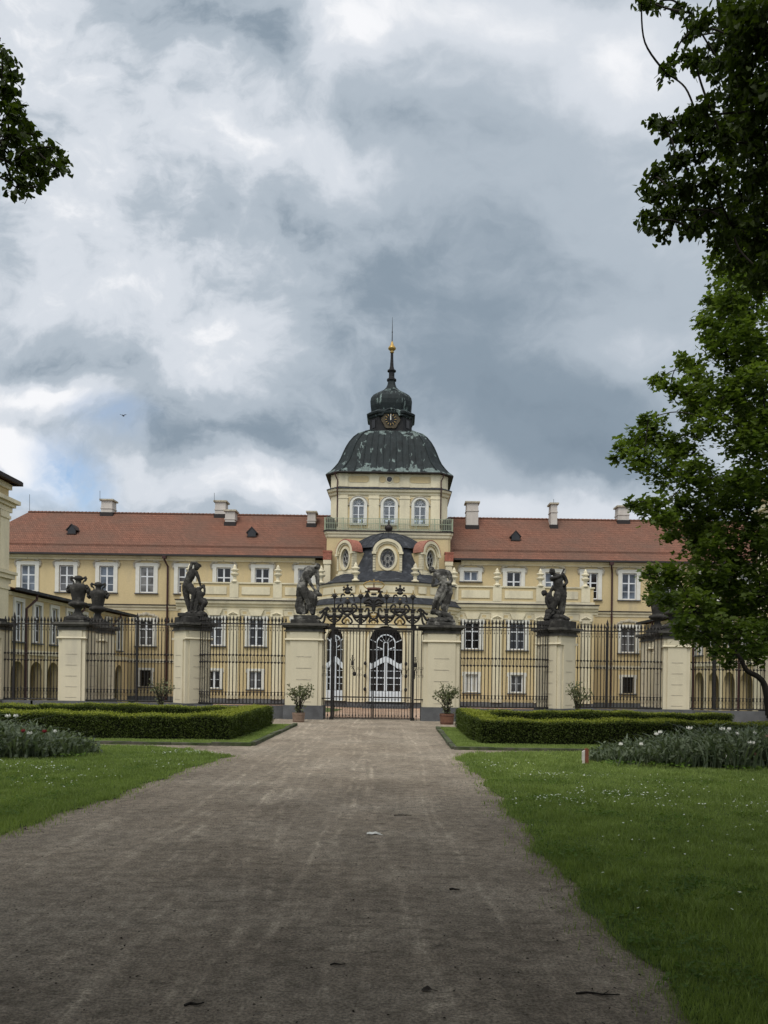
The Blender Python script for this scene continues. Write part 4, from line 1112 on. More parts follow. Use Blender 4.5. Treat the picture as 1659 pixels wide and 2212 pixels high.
def tall_opening(ang, half, zs, kind):
    """arched door or window of the bay: dark glazing, white glazing bars, white lower panel"""
    c0 = bay_pt(ang, BR); n_ = (c0 - Vector((AX, BC, 0))).normalized(); t_ = Vector((-n_.y, n_.x, 0))
    sag = BR - math.sqrt(BR * BR - half * half)
    pl = lambda s, z, d: Vector((c0.x, c0.y, 0)) + t_ * s + n_ * d + Vector((0, 0, z))
    def extr(mb, pts, d0, d1): mb.prism([pl(s, z, d0) for s, z in pts], n_ * (d1 - d0))
    root = MB()
    outl, inl = arch(0, half + .24, -.40, zs), arch(0, half, -.39, zs)
    root.panel(pl(0, 0, .24), t_, outl, [inl], n_, .55)
    o = sub(pal, kind, root, M['cream'])
    g_ = MB(); extr(g_, arch(0, half + .02, .4, zs), .02, .05); sub(o, 'pane', g_, M['pane_dark'])
    b = MB(); d0, d1 = .05, .10
    k = half / 1.25
    def bar(s0, z0, s1, z1, w, dd=0.0):
        v = Vector((s1 - s0, z1 - z0)); ln = v.length; v.normalize(); p = Vector((-v.y, v.x)) * w
        extr(b, [(s0 + p.x, z0 + p.y), (s1 + p.x, z1 + p.y), (s1 - p.x, z1 - p.y), (s0 - p.x, z0 - p.y)], d0, d1 + dd)
    def arc(cx, cz, r, a0, a1, w, n=16):
        pi = [(cx + (r - w) * math.cos(R(a0 + (a1 - a0) * i / n)), cz + (r - w) * math.sin(R(a0 + (a1 - a0) * i / n))) for i in range(n + 1)]
        po = [(cx + (r + w) * math.cos(R(a0 + (a1 - a0) * i / n)), cz + (r + w) * math.sin(R(a0 + (a1 - a0) * i / n))) for i in range(n, -1, -1)]
        for i in range(n):
            extr(b, [pi[i], pi[i+1], po[n - i - 1], po[n - i]], d0, d1 + .004)
    zc = zs - .15
    arc(0, zc, .72 * k, 0, 180, .045)                         # inner ring of the fanlight
    bar(-.72 * k, 2.6, -.72 * k, zc, .045); bar(.72 * k, 2.6, .72 * k, zc, .045)
    arc(0, zc - .02, .17 * k, 0, 180, .03, 8); bar(-.17 * k, 3.1, -.17 * k, zc, .03); bar(.17 * k, 3.1, .17 * k, zc, .03)
    for a in (35, 62, 90, 118, 145):
        bar(.22 * k * math.cos(R(a)), zc + .22 * k * math.sin(R(a)), .70 * k * math.cos(R(a)), zc + .70 * k * math.sin(R(a)), .016)
    for s in (-1, 1):
        bar(s * .17 * k, zc - .42, s * .72 * k, zc - .22, .035, .003); bar(s * .74 * k, zc + .12, s * half * .97, zc + .34, .03, .003)
        bar(s * .72 * k, 3.62, s * half, 3.62, .018, .002); bar(s * .17 * k, 3.62, s * .7 * k, 3.62, .014, .002)
    n = 14                                                       # curved transom
    top = [(-half + 2 * half * i / n, 2.52 + .55 * math.cos(math.pi * (-1 + 2 * i / n)) * .5 + .28) for i in range(n + 1)]
    for (s0, z0), (s1, z1) in zip(top, top[1:]):
        extr(b, [(s0, z0), (s1, z1), (s1, z1 - .42), (s0, z0 - .42)], d0, d1 + .05)
    bar(-.05, .45, -.05, 3.1, .055, .03); bar(.07, .45, .07, 3.1, .055, .028)
    for s in (-1, 1):
        bar(s * .66 * k, .45, s * .66 * k, 2.6, .04, .01); bar(s * (half - .05), .45, s * (half - .05), 2.6, .05, .01)
        for z in (.95, 1.45, 1.98): bar(s * .12, z + (.0 if abs(s) else 0), s * half, z, .02 if z != 1.45 else .04, .006)
    extr(b, [(-half, -.39), (half, -.39), (half, .42), (-half, .42)], .03, d1 + .02)
    for i in range(3): extr(b, [(-half + .15 + i * (2 * half - .3) / 3 + .06, -.2), (-half + .15 + (i + 1) * (2 * half - .3) / 3 - .06, -.2), (-half + .15 + (i + 1) * (2 * half - .3) / 3 - .06, .28), (-half + .15 + i * (2 * half - .3) / 3 + .06, .28)], d1 + .02, d1 + .045)
    sub(o, 'glazing_bars', b, M['door_white'])
    if kind == 'entrance_door':
        st = MB()
        for i in range(2): st.obox(pl(0, GZ + .1 + .2 * i, .26 + .34 * (2 - i) / 2), t_ * (half + .5 - .25 * i), n_ * (.34 * (2 - i) / 2), Vector((0, 0, .1)))
        sub(o, 'door_steps', st, M['plinth'])
        lt = MB()
        for s in (-1, 1): 
            for z in (2.55, 1.6, .55): lt.ball(pl(s * (half + .32), z, .36), (.12, .12, .16), 8, 6)
        parts(o, 'iron_rosette', lt, M['iron'])
    return o
tall_opening(0, 1.25, 4.22, 'entrance_door')
tall_opening(-39, .95, 4.35, 'bay_window'); tall_opening(39, .95, 4.35, 'bay_window')

# bay roof, three dormers
sub(pal, 'bay_roof', MB().lathe(AX, BC, [(BR + .12, 8.9), (BR + .12, 8.97), (5.6, 9.2), (4.9, 9.55), (4.25, 10.2), (3.75, 11.1), (3.35, 12.0), (3.62, 12.06), (3.56, 12.18), (2.75, 12.85), (1.75, 13.4), (.8, 13.7), (.16, 13.8)], NB, A0, A1), M['slate'])
sub(pal, 'roof_finial', MB().lathe(AX, BC - .3, [(.28, 13.6), (.3, 13.74), (.12, 13.82), (.2, 13.95), (.34, 14.12), (.35, 14.28), (.22, 14.42), (.09, 14.52), (.12, 14.62), (.04, 14.9)], 14), M['gutter'], smooth=True)
rr = MB()
for a in range(-75, 76, 15):
    rr.tube([bay_pt(a, r, z + .015) for r, z in [(3.56, 12.18), (2.75, 12.85), (1.75, 13.4), (.8, 13.7)]], .035, 4)
sub(pal, 'roof_rib', rr, M['slate'])
def dormer(ang, rd, half, zb, zs, rise, tile):
    c0 = bay_pt(ang, rd); n_ = (c0 - Vector((AX, BC, 0))).normalized(); t_ = Vector((-n_.y, n_.x, 0))
    pl = lambda s, z, d: Vector((c0.x, c0.y, 0)) + t_ * s + n_ * d + Vector((0, 0, z))
    def top(w, r, n=16): return [(w * math.cos(math.pi * i / n), zs + r * math.sin(math.pi * i / n)) for i in range(n + 1)]
    zr = zb + (zs + rise - zb) * .46
    el = lambda ax_, az, n=24: [(ax_ * math.cos(2*math.pi*i/n), zr + az * math.sin(2*math.pi*i/n)) for i in range(n)]
    f = MB(); outl = [(-half, zb), (half, zb)] + top(half, rise)
    f.panel(pl(0, 0, 0), t_, outl, [el(.60, .80)], n_, .25)
    o = sub(pal, 'dormer', f, M['cream'])
    fld = MB()
    fld.panel(pl(0, 0, .025), t_, [(-half + .2, zb + .3), (half - .2, zb + .3)] + top(half - .2, rise - .2), [el(.78, .98)], n_, .024)
    sub(o, 'dormer_field', fld, M['yellow'])
    ch = MB()
    for s in (-1, 1): ch.prism([pl(s * (half - .02), zb, -.251), pl(s * (half - .02), zs, -.251), pl(s * (half - .25), zs, -.251), pl(s * (half - .25), zb, -.251)], n_ * -1.9)
    sub(o, 'dormer_cheek', ch, M['yellow'])
    ed = MB()
    for s in (-1, 1):
        for i in range(7): ed.obox(pl(s * (half - .06), zb + .3 + i * (zs - zb - .3) / 7 + .12, -.11), t_ * .1, n_ * .19, Vector((0, 0, .125)))
    ed.obox(pl(0, zb - .06, .0), t_ * (half + .08), n_ * .12, Vector((0, 0, .07)))
    sub(o, 'dormer_quoin', ed, M['cream'])
    mo = MB()
    for w0, w1, d_ in ((half + .06, half - .16, .22), (half - .16, half - .30, .12)):
        a_ = top(w0, rise + (w0 - half)); b_ = top(w1, rise + (w1 - half))
        for i in range(16): mo.prism([pl(*a_[i], .001), pl(*a_[i+1], .001), pl(*b_[i+1], .001), pl(*b_[i], .001)], n_ * d_)
    for s in (-1, 1): mo.obox(pl(s * (half - .05), zs - .08, .1), t_ * .17, n_ * .14, Vector((0, 0, .09)))
    sub(o, 'arched_moulding', mo, M['cream'])
    rf_ = MB(); a_ = top(half + .16, rise + .16); b_ = top(half + .04, rise + .04)
    for i in range(16): rf_.prism([pl(*a_[i], .2), pl(*a_[i+1], .2), pl(*b_[i+1], .2), pl(*b_[i], .2)], n_ * (-2.3 if ang == 0 else -1.0))
    sub(o, 'dormer_roof', rf_, M[tile])
    fr = MB(); e0, e1 = el(.78, .98), el(.60, .80)
    for i in range(24):
        j = (i + 1) % 24; fr.prism([pl(*e0[i], .026), pl(*e0[j], .026), pl(*e1[j], .026), pl(*e1[i], .026)], n_ * .08)
    sub(o, 'rose_frame', fr, M['cream'])
    sub(o, 'rose_pane', MB().prism([pl(s, z, -.2) for s, z in el(.62, .82)], n_ * .02), M['pane_dark'])
    ba = MB()
    def loop(cx, cz, rx, rz_, w): ba.tube([pl(cx + rx * math.cos(R(a)), cz + rz_ * math.sin(R(a)), -.14) for a in range(0, 361, 20)], w, 5)
    loop(0, zr, .15, .19, .04); loop(0, zr, .57, .77, .04)
    for k in range(8):
        a = R(45 * k + 22.5 * 0); ba.tube([pl(.15 * math.sin(a + R(22.5)), zr + .19 * math.cos(a + R(22.5)), -.14), pl(.36 * math.sin(a + R(22.5)), zr + .48 * math.cos(a + R(22.5)), -.14), pl(.58 * math.sin(a + R(22.5)), zr + .78 * math.cos(a + R(22.5)), -.14)], .034, 5)
        loop(.375 * math.sin(a), zr + .50 * math.cos(a), .15, .2, .034)
    sub(o, 'rose_tracery', ba, M['tracery'])
    orn = MB()
    for i in range(5):
        a = R(50 + 20 * i); orn.ball(pl(.78 * math.cos(a), zs + .12 + (rise - .35) * math.sin(a), .05), (.13, .08, .09), 7, 5)
    sub(o, 'dormer_ornament', orn, M['stucco'])
dormer(0, 4.42, 1.13, 9.72, 11.5, .98, 'slate')
dormer(-52, 4.40, 1.13, 9.98, 11.65, .98, 'tile_bright'); dormer(52, 4.40, 1.13, 9.98, 11.65, .98, 'tile_bright')
# stubs beside the tower where the main roof ends
for sg in (-1, 1):
    x = AX + sg * 5.15
    q = sub(pal, 'corner_pilaster', MB().box(x - .28, x + .28, YM - .95, YM - .46, 7.66, 11.3).box(x - .34, x + .34, YM - 1.01, YM - .46, 11.0, 11.35), M['cream'])
    sub(q, 'tiled_cap', MB().box(x - .36, x + .36, YM - 1.03, YM - .462, 11.352, 12.0).box(x - .39, x + .39, YM - 1.06, YM - .463, 12.0, 12.14), M['tile_bright'])

# ---------------------------------------------------------------- side wings with end pavilions
def wing(sg, label_w):
    XW = AX + sg * 21.4
    w = thing('side_wing', label_w, 'building', (XW, 50, GZ))
    nrm = (-sg, 0, 0); X = lambda d: XW + sg * d           # d: distance back from the courtyard face
    ys = [44.2 + 2.35 * i for i in range(8)]
    def side(mb, o, holes): mb.panel((XW, 0, 0), (0, 1, 0), o, holes, nrm, .45)
    mb = MB(); hol = []
    for yy in ys: hol.append(arch(yy + .95, .82, GZ, 1.35, 10)); hol.append([(yy + .95 - .45, 3.35), (yy + .95 + .45, 3.35), (yy + .95 + .45, 5.65), (yy + .95 - .45, 5.65)])
    side(mb, [(43.9, GZ - .5), (63.4, GZ - .5), (63.4, 6.15), (43.9, 6.15)], hol)
    a, b = sorted((X(3.2), X(7.5))); mb.box(a, b, 44.0, 63.4, GZ - .5, 6.15)
    a, b = sorted((X(.46), X(3.19))); mb.box(a, b, 44.0, 63.4, 2.7, 6.15)
    a, b = sorted((X(.0), X(7.5))); mb.box(a, b, 63.41, 63.7, GZ - .5, 6.15)
    sub(w, 'wall', mb, M['yellow'])
    a, b = sorted((X(-.08), X(-.001)))
    tr = MB().box(a, b, 43.9, 63.4, 2.55, 2.85).box(a, b, 43.9, 63.4, 5.95, 6.15)
    for yy in ys:
        tr.box(a, b, yy - .39, yy - .07, GZ, 2.54)
    parts(w, 'string_course', tr, M['cream'])
    for yy in ys:
        put_window(w, 'wing', XW, yy + .95, R(90) if sg < 0 else R(-90))
    ro = MB()
    e0, e1 = X(-.5), X(8.0); rx = X(3.8)
    ro.add([(e0, 43.9, 6.3), (e0, 64.0, 6.3), (rx, 61.5, 6.95), (rx, 43.9, 7.35), (e1, 43.9, 6.3), (e1, 64.0, 6.3)], [(0, 1, 2, 3), (4, 3, 2, 5), (1, 5, 2), (0, 4, 5, 1), (0, 3, 4)])
    sub(w, 'roof', ro, M['tile'])
    a, b = sorted((X(-.66), X(-.42)))
    gt = MB().box(a, b, 43.9, 64.1, 6.2, 6.36)
    a, b = sorted((X(-.6), X(6.0))); gt.box(a, b, 63.95, 64.15, 6.2, 6.36)
    parts(w, 'gutter', gt, M['slate'])
    for yy in (46.35, 53.4, 60.4):
        sub(w, 'downpipe', MB().tube([(X(-.52), yy, 6.2), (X(-.52), yy, 5.9), (X(-.14), yy - .5, 5.3), (X(-.14), yy - .5, GZ)], .075, 8), M['pipe'])
    # pavilion at the near end of the wing, taller
    pv = MB(); a, b = sorted((X(.02), X(9.0))); pv.box(a, b, 33.0, 43.88, GZ - .5, 12.3)
    sub(w, 'pavilion_wall', pv, M['yellow'])
    tr = MB()
    for y0, y1 in ((42.75, 43.75), (40.3, 41.0), (37.6, 38.3), (33.1, 34.1)):
        a, b = sorted((X(-.12), X(.019))); tr.box(a, b, y0, y1, GZ, 6.55); tr.box(a, b, y0, y1, 7.3, 10.6)
        a, b = sorted((X(-.18), X(-.121))); tr.box(a, b, y0 - .06, y1 + .06, 10.2, 10.38); tr.box(a, b, y0 - .06, y1 + .06, 6.2, 6.36)
    for z0, z1, dd in ((6.55, 6.8, .12), (6.802, 7.05, .28), (7.052, 7.22, .38), (10.6, 10.9, .14), (10.902, 11.1, .28), (11.102, 11.32, .46), (11.9, 12.2, .12)):
        a, b = sorted((X(-dd), X(9 + dd))); tr.box(a, b, 33 - dd, 43.881 + dd, z0, z1)
    sub(w, 'pavilion_cornice', tr, M['cream'])
    ro = MB(); e0, e1 = X(-.5), X(9.7); r0, r1 = X(3.2), X(5.8)
    ro.add([(e0, 32.2, 12.35), (e0, 44.2, 12.35), (e1, 44.2, 12.35), (e1, 32.2, 12.35), (r0, 36.5, 13.9), (r0, 40.4, 13.9), (r1, 40.4, 13.9), (r1, 36.5, 13.9)],
           [(0, 1, 5, 4), (1, 2, 6, 5), (2, 3, 7, 6), (3, 0, 4, 7), (4, 5, 6, 7), (3, 2, 1, 0)])
    sub(w, 'pavilion_roof', ro, M['tile'])
    a, b = sorted((X(-.6), X(9.8))); gt = MB().box(a, b, 44.12, 44.3, 12.2, 12.42)
    a, b = sorted((X(-.62), X(-.45))); gt.box(a, b, 32.1, 44.119, 12.21, 12.43)
    sub(w, 'pavilion_gutter', gt, M['gutter'])
    return w
wing(-1, 'low arcaded yellow wing with tall end pavilion, on the side of the two full urns')
wing(1, 'low arcaded yellow wing half hidden behind the maple crown, seen through the fence')

# ---------------------------------------------------------------- pillars
def pillar_meshes(hw, hd, name_key, square=False):
    """shaft (with sunk joints), plinth, cap, built about the origin"""
    s = MB().box(-hw, hw, -hd, hd, .5, 3.15)
    # corner lesenes standing a little back from the front panel, and the band under the cap
    s.box(-hw + .14, hw - .14, -hd - .05, hd + .05, .502, 2.82); s.box(-hw - .05, hw + .05, -hd + .14, hd - .14, .502, 2.82)
    s.box(-hw + .12, hw - .12, -hd - .035, hd + .035, 2.9, 3.15)
    b = MB().prof_x(-hw - .05, hw + .05, [(-hd - .06, 2.82), (-hd - .1, 2.85), (-hd - .06, 2.9), (hd + .06, 2.9), (hd + .1, 2.85), (hd + .06, 2.82)])
    j = MB()
    for z in (.62, 1.02, 1.42, 1.83, 2.24):
        j.box(-hw * .42, hw * .42, -hd - .058, -hd - .0502, z, z + .022)
        if square: j.box(-hw - .058, -hw - .0502, -hd * .42, hd * .42, z, z + .022); j.box(hw + .0502, hw + .058, -hd * .42, hd * .42, z, z + .022)
    p = MB().sq(0, 0, [(1, 0)]) if False else MB().box(-hw - .08, hw + .08, -hd - .08, hd + .08, -.35, .5)
    c = MB()
    for z0, z1, e in ((3.15, 3.2, .06), (3.202, 3.3, .03), (3.302, 3.36, .12), (3.362, 3.45, .19)): c.box(-hw - e, hw + e, -hd - e, hd + e, z0, z1)
    return s, b, j, p, c
def pillar(name, label, loc, rz, hw, hd, square=False, group=None):
    t = thing(name, label, 'pillar', (0, 0, 0), 0, group)
    s, b, j, p, c = pillar_meshes(hw, hd, name, square)
    sh = s.build('shaft', M['pillar'], t)
    b.build('moulding', M['pillar'], sh); j.build('joint_line', M['stucco'], sh)
    p.build('plinth', M['plinth'], t); c.build('cap', M['capstone'], t)
    t.location = loc; t.rotation_euler = (0, 0, rz); ORG[t.name] = Vector(loc)
    return t
GY = 28.05      # centre line of the gate pillars
pillar('gate_pillar', 'cream gate pillar carrying the statue of the man bending over a lion', (-3.34, GY, 0), 0, .64, .42)
pillar('gate_pillar', 'cream gate pillar carrying the statue of the stooping nude man', (1.60, GY, 0), 0, .64, .42)
SPX = (-7.60, 5.92)
pillar('fence_pillar', 'cream pillar set cornerwise, under the statue with a raised arm', (SPX[0], 28.55, 0), R(40), .50, .50, True)
pillar('fence_pillar', 'cream pillar set cornerwise, under the statue of a man with a stick and a child', (SPX[1], 28.55, 0), R(-45), .50, .50, True)
for (x, y, lab) in ((-12.2, 29.35, 'front cream pillar of the pair with both urns in full view'), (-12.24, 31.4, 'rear cream pillar of the pair with both urns in full view, seen through the railing'),
                    (10.5, 29.35, 'front cream pillar of the pair whose urns reach into the maple leaves'), (10.62, 31.4, 'rear cream pillar of the pair whose urns reach into the maple leaves')):
    pillar('urn_pillar', lab, (x, y, 0), 0, .50, .50, True)
pillar('end_pillar', 'cream pillar cut by the frame edge, under a partly seen statue', (-15.72, 29.6, 0), 0, .60, .45)
pillar('end_pillar', 'pale grey pillar cut by the frame edge behind the drooping maple limb', (14.55, 28.9, 0), 0, .62, .45)

# ---------------------------------------------------------------- railings
pk = MB()
pk.tube([(0, 0, .50), (0, 0, 3.42)], .0165, 6)
pk.lathe(0, 0, [(.014, 3.42), (.03, 3.45), (.016, 3.48), (.046, 3.54), (.032, 3.6), (.004, 3.70)], 6)
for z in (2.02, 2.28): pk.lathe(0, 0, [(.013, z - .05), (.044, z - .012), (.044, z + .012), (.013, z + .05)], 6)
pk.lathe(0, 0, [(.013, .80), (.036, .85), (.026, .9), (.038, .94), (.013, .98)], 6)
pk.lathe(0, 0, [(.013, .54), (.026, .57), (.013, .66)], 6)
pk_me = bpy.data.meshes.new('picket'); pk_me.from_pydata(pk.v, [], pk.f); pk_me.materials.append(M['iron'])
def resample(path, step):
    pts = [Vector((x, y, 0)) for x, y in path]
    out = []; acc = 0; total = sum((b - a).length for a, b in zip(pts, pts[1:]))
    n = max(2, round(total / step)); tgt = [total * (i + .5) / n for i in range(n)]; k = 0; run = 0
    for a, b in zip(pts, pts[1:]):
        ln = (b - a).length
        while k < n and tgt[k] <= run + ln:
            t = (tgt[k] - run) / ln; out.append((a + (b - a) * t, (b - a).normalized())); k += 1
        run += ln
    return out
def railing(label, path, posts=()):
    mid = path[len(path) // 2]
    t = thing('iron_railing', label, 'railing', (mid[0], mid[1], 0))
    pts = resample(path, .126)
    for p, _ in pts:
        o = link('picket', pk_me, t); o.location = p - ORG[t.name]
        o.rotation_euler = (0, 0, random.random() * 6)
    def rail(z, r, name='rail'):
        MB().tube([(x, y, z) for x, y in path], r, 6).build(name, M['iron'], t)
    rail(3.40, .026); rail(.53, .03)
    sc = MB()
    for z_, r_ in ((3.30, .008), (2.02, .009), (2.28, .009), (.94, .008)): sc.tube([(x, y, z_) for x, y in path], r_, 6)
    sc.tube([(path[0][0], path[0][1], .6), (path[0][0], path[0][1], 3.46)], .012, 5)
    for (p, d), (q, _) in zip(pts, pts[1:]):
        m = (p + q) / 2; h = (q - p).length / 2
        up = Vector((0, 0, 1))
        sc.tube([m - d * h * .7 + up * 2.27, m - d * h * .2 + up * 2.26, m + d * 0 + up * 2.15, m + d * h * .2 + up * 2.04, m + d * h * .7 + up * 2.03], .006, 4)
        sc.tube([p + up * .93, m + up * .72, q + up * .93], .006, 4)
        sc.tube([p + up * .62, m + up * .84, q + up * .62], .005, 4)
        sc.ball(m + up * 3.19, (.018, .012, .034), 6, 4); sc.tube([m + up * 3.3, m + up * 3.2], .006, 4)
        sc.tube([m - d * h + up * 3.46, m + up * 3.41, m + d * h + up * 3.46], .006, 4)
    sc.build('scrollwork', M['iron'], t)
    for f in posts:
        i = f * (len(path) - 1); a = int(i); b = min(a + 1, len(path) - 1); fr = i - a
        x = path[a][0] * (1 - fr) + path[b][0] * fr; y = path[a][1] * (1 - fr) + path[b][1] * fr
        MB().box(x - .04, x + .04, y - .04, y + .04, .5, 3.46).lathe(x, y, [(.05, 3.46), (.06, 3.52), (.03, 3.6), (.05, 3.68), (.0, 3.86)], 8).build('post', M['iron'], t)
    w = MB()
    for (x0, y0), (x1, y1) in zip(path, path[1:]):
        a, b = Vector((x0, y0, 0)), Vector((x1, y1, 0)); d = (b - a).normalized(); s = Vector((-d.y, d.x, 0))
        w.obox((a + b) / 2 + Vector((0, 0, .06)), d * ((b - a).length / 2 + .04), s * .2, Vector((0, 0, .41)))
    w.build('plinth', M['plinth'], t)
    return t
def bez(p0, p1, p2, p3, n=24):
    o = []
    for i in range(n + 1):
        t = i / n; u = 1 - t
        o.append(tuple(u**3 * a + 3*u*u*t * b + 3*u*t*t * c + t**3 * d for a, b, c, d in zip(p0, p1, p2, p3)))
    return o
railing('curved iron railing between the lion statue and the raised arm statue', bez((-4.0, 28.0), (-5.4, 27.45), (-6.7, 27.55), (-7.22, 28.1)))
railing('curved iron railing between the stooping statue and the statue with a child', bez((2.26, 28.0), (3.7, 27.45), (5.0, 27.55), (5.54, 28.1)))
railing('straight iron railing between the raised arm statue and the pair of full urns', [(-8.05, 28.95), (-9.9, 28.95), (-11.7, 28.95)], (.47,))
railing('straight iron railing between the statue with a child and the leaf hidden urns', [(6.36, 28.95), (8.2, 28.95), (10.0, 28.95)], (.42,))
railing('straight iron railing in front of the low arcades, ending at the frame edge statue', [(-12.72, 29.5), (-13.9, 29.5), (-15.1, 29.5)], (.83,))
railing('straight iron railing partly hidden by maple foliage and drooping limb', [(11.02, 29.2), (12.4, 29.1), (13.9, 28.95)], (.36,))

# ---------------------------------------------------------------- gate
GP = 27.75
gate = thing('wrought_iron_gate', 'double leaf wrought iron gate with scrolled crown and gilded details, closed', 'gate', (AX, GP, 0))
GX0, GX1 = -2.335, 0.585
def gpost(x):
    q = MB().box(x - .042, x + .042, GP - .05, GP + .05, 0, 3.42)
    q.box(x - .075, x + .075, GP - .07, GP + .07, 0, .10)
    o = q.build('post', M['iron'], gate)
gpost(GX0); gpost(GX1)
MB().box(-2.68, .93, GP - .045, GP + .045, 3.25, 3.335).build('top_beam', M['iron'], gate)
MB().box(-2.62, .88, GP - .02, GP + .02, 3.425, 3.46).box(GX0 + .9, GX0 + .94, GP - .03, GP + .03, 3.337, 3.424).box(GX1 - .94, GX1 - .9, GP - .03, GP + .03, 3.337, 3.424).box(GX0 - .1, GX0 + .1, GP - .035, GP + .035, 3.337, 3.424).box(GX1 - .1, GX1 + .1, GP - .035, GP + .035, 3.337, 3.424).build('overthrow_rail', M['iron'], gate)
bar_me = None
def mk_me(name, mb, mt):
    me = bpy.data.meshes.new(name); me.from_pydata(mb.v, [], mb.f); me.materials.append(mt); return me
b_ = MB().tube([(0, 0, .05), (0, 0, 3.24)], .015, 6)
b_.lathe(0, 0, [(.012, .12), (.03, .15), (.012, .22)], 6).lathe(0, 0, [(.012, .70), (.026, .73), (.012, .78)], 6)
b_.ball((0.0, 0, 3.10), (.02, .012, .034), 6, 4)
bar_me = mk_me('bar', b_, M['iron'])
def leaf(x0, x1, hinge):
    f = MB()
    f.box(x0, x0 + .035, GP - .018, GP + .018, .04, 3.24).box(x1 - .035, x1, GP - .018, GP + .018, .04, 3.24)
    f.box(x0 + .035, x1 - .035, GP - .016, GP + .016, .04, .075).box(x0 + .035, x1 - .035, GP - .02, GP + .02, .80, .845).box(x0 + .035, x1 - .035, GP - .016, GP + .016, 3.2, 3.239)
    o = f.build('gate_leaf', M['iron'], gate)
    n = 11
    for i in range(n):
        c = link('bar', bar_me, o); c.location = Vector((x0 + (x1 - x0) * (i + 1) / (n + 1), GP, 0)) - ORG[gate.name]
    sc = MB().box(x0 + .036, x1 - .036, GP - .006, GP + .006, 3.17, 3.19).box(x0 + .036, x1 - .036, GP - .006, GP + .006, .09, .105).box(x0 + .036, x0 + .046, GP - .006, GP + .006, .105, 3.17)
    for i in range(n + 1):
        xa = x0 + (x1 - x0) * i / (n + 1); xb = x0 + (x1 - x0) * (i + 1) / (n + 1); m = (xa + xb) / 2
        sc.tube([(xa, GP, 3.19), (m, GP, 3.08), (xb, GP, 3.19)], .006, 4)
        sc.tube([(m, GP, .08), (m, GP, .42)], .007, 4); sc.lathe(m, GP, [(.007, .42), (.02, .46), (.002, .54)], 5)
    sc.build('spear_ornament', M['iron'], o)
    return o
l1 = leaf(GX0 + .05, AX - .006, 0); l2 = leaf(AX + .006, GX1 - .05, 1)
def spiral(mb, cx, cz, r0, r1, a0, a1, w, y=GP, n=26):
    pts = []
    for i in range(n + 1):
        t = i / n; a = R(a0 + (a1 - a0) * t); r = r0 + (r1 - r0) * t
        pts.append((cx + r * math.cos(a), y, cz + r * math.sin(a)))
    mb.tube(pts, [w * (1 - .35 * t / n) for t in range(n + 1)], 6)
def lock(lf, x, zc, rose):
    k = MB().box(x - .05, x + .05, GP - .05, GP - .02, zc - .06, zc + .1)
    for s in (-1, 1): spiral(k, x + s * .05, zc + .16, .06, .015, 90, 90 + s * 360, .012, GP - .03); spiral(k, x + s * .04, zc - .12, .05, .012, -90, -90 - s * 330, .012, GP - .03)
    k.tube([(x, GP - .03, zc + .1), (x, GP - .03, zc + .26)], .014, 6).ball((x, GP - .03, zc + .29), .03)
    if rose:
        k.tube([(x + .02, GP - .04, zc - .12), (x + .07, GP - .05, zc - .22), (x + .07, GP - .05, zc - .3)], .014, 6)
        for i in range(8): k.ball((x + .07 + .05 * math.cos(R(45 * i)), GP - .05, zc - .36 + .06 * math.sin(R(45 * i))), .026, 6, 5)
        k.ball((x + .07, GP - .06, zc - .36), .04)
    else:
        k.tube([(x, GP - .04, zc - .1), (x - .02, GP - .05, zc - .3), (x - .03, GP - .05, zc - .48)], [.016, .03, .022], 6)
    k.build('lock_plate', M['iron'], lf)
lock(l1, -1.60, 2.02, True); lock(l2, .66, 1.98, False)
cs = MB()
for xx in (-1.35, -.62, .16, .36):
    for s in (-1, 1):
        spiral(cs, xx + s * .035, 1.86, .03, .075, 90, 90 - s * 280, .007); spiral(cs, xx + s * .035, 1.62, .03, .06, -90, -90 + s * 280, .007)
    cs.ball((xx, GP, 1.75), (.02, .02, .07), 6, 5)
cs.build('collar_scroll', M['iron'], gate)
# short flanking grilles between the posts and the pillars
for x0, x1 in ((-2.70, -2.39), (.64, .97)):
    s = MB().box(x0, x1, GP - .018, GP + .018, .74, .78)
    for f in (.25, .72):
        x = x0 + (x1 - x0) * f
        s.tube([(x, GP, 0), (x, GP, 3.25)], .0125, 6); s.lathe(x, GP, [(.012, .12), (.03, .16), (.012, .22)], 6); s.ball((x, GP, 3.1), (.02, .012, .034), 6, 4)
        for sg in (-1, 1): spiral(s, x + sg * .03, 1.9, .03, .07, 90, 90 - sg * 260, .006); spiral(s, x + sg * .03, 1.6, .03, .07, -90, -90 + sg * 260, .006)
        s.ball((x, GP, 1.75), (.022, .02, .08), 6, 5)
    s.build('side_grille', M['iron'], gate)
# overthrow: coordinates read in units of 2.595 mm from the rail (650 below) and the axis (835)
K = .002595; ZB = 3.455
ovx = lambda dx: AX + dx * K
ovz = lambda y: ZB + (650 - y) * K
def sm(pts, n=6):
    """smooth curve through points"""
    o = []
    p = [pts[0]] + list(pts) + [pts[-1]]
    for i in range(1, len(p) - 2):
        for k in range(n):
            t = k / n
            o.append(tuple(.5 * ((2 * p[i][c]) + (-p[i-1][c] + p[i+1][c]) * t + (2*p[i-1][c] - 5*p[i][c] + 4*p[i+1][c] - p[i+2][c]) * t*t + (-p[i-1][c] + 3*p[i][c] - 3*p[i+1][c] + p[i+2][c]) * t**3) for c in range(2)))
    o.append(tuple(pts[-1])); return o
def stroke(mb, pts, w, s=1, taper=True, y=GP):
    c = sm(pts); n = len(c)
    w *= 2.05
    mb.tube([(ovx(s * dx), y, ovz(z)) for dx, z in c], [w * (1 - (.45 * abs(2 * i / (n - 1) - 1) ** 2 if taper else 0)) for i in range(n)], 6)
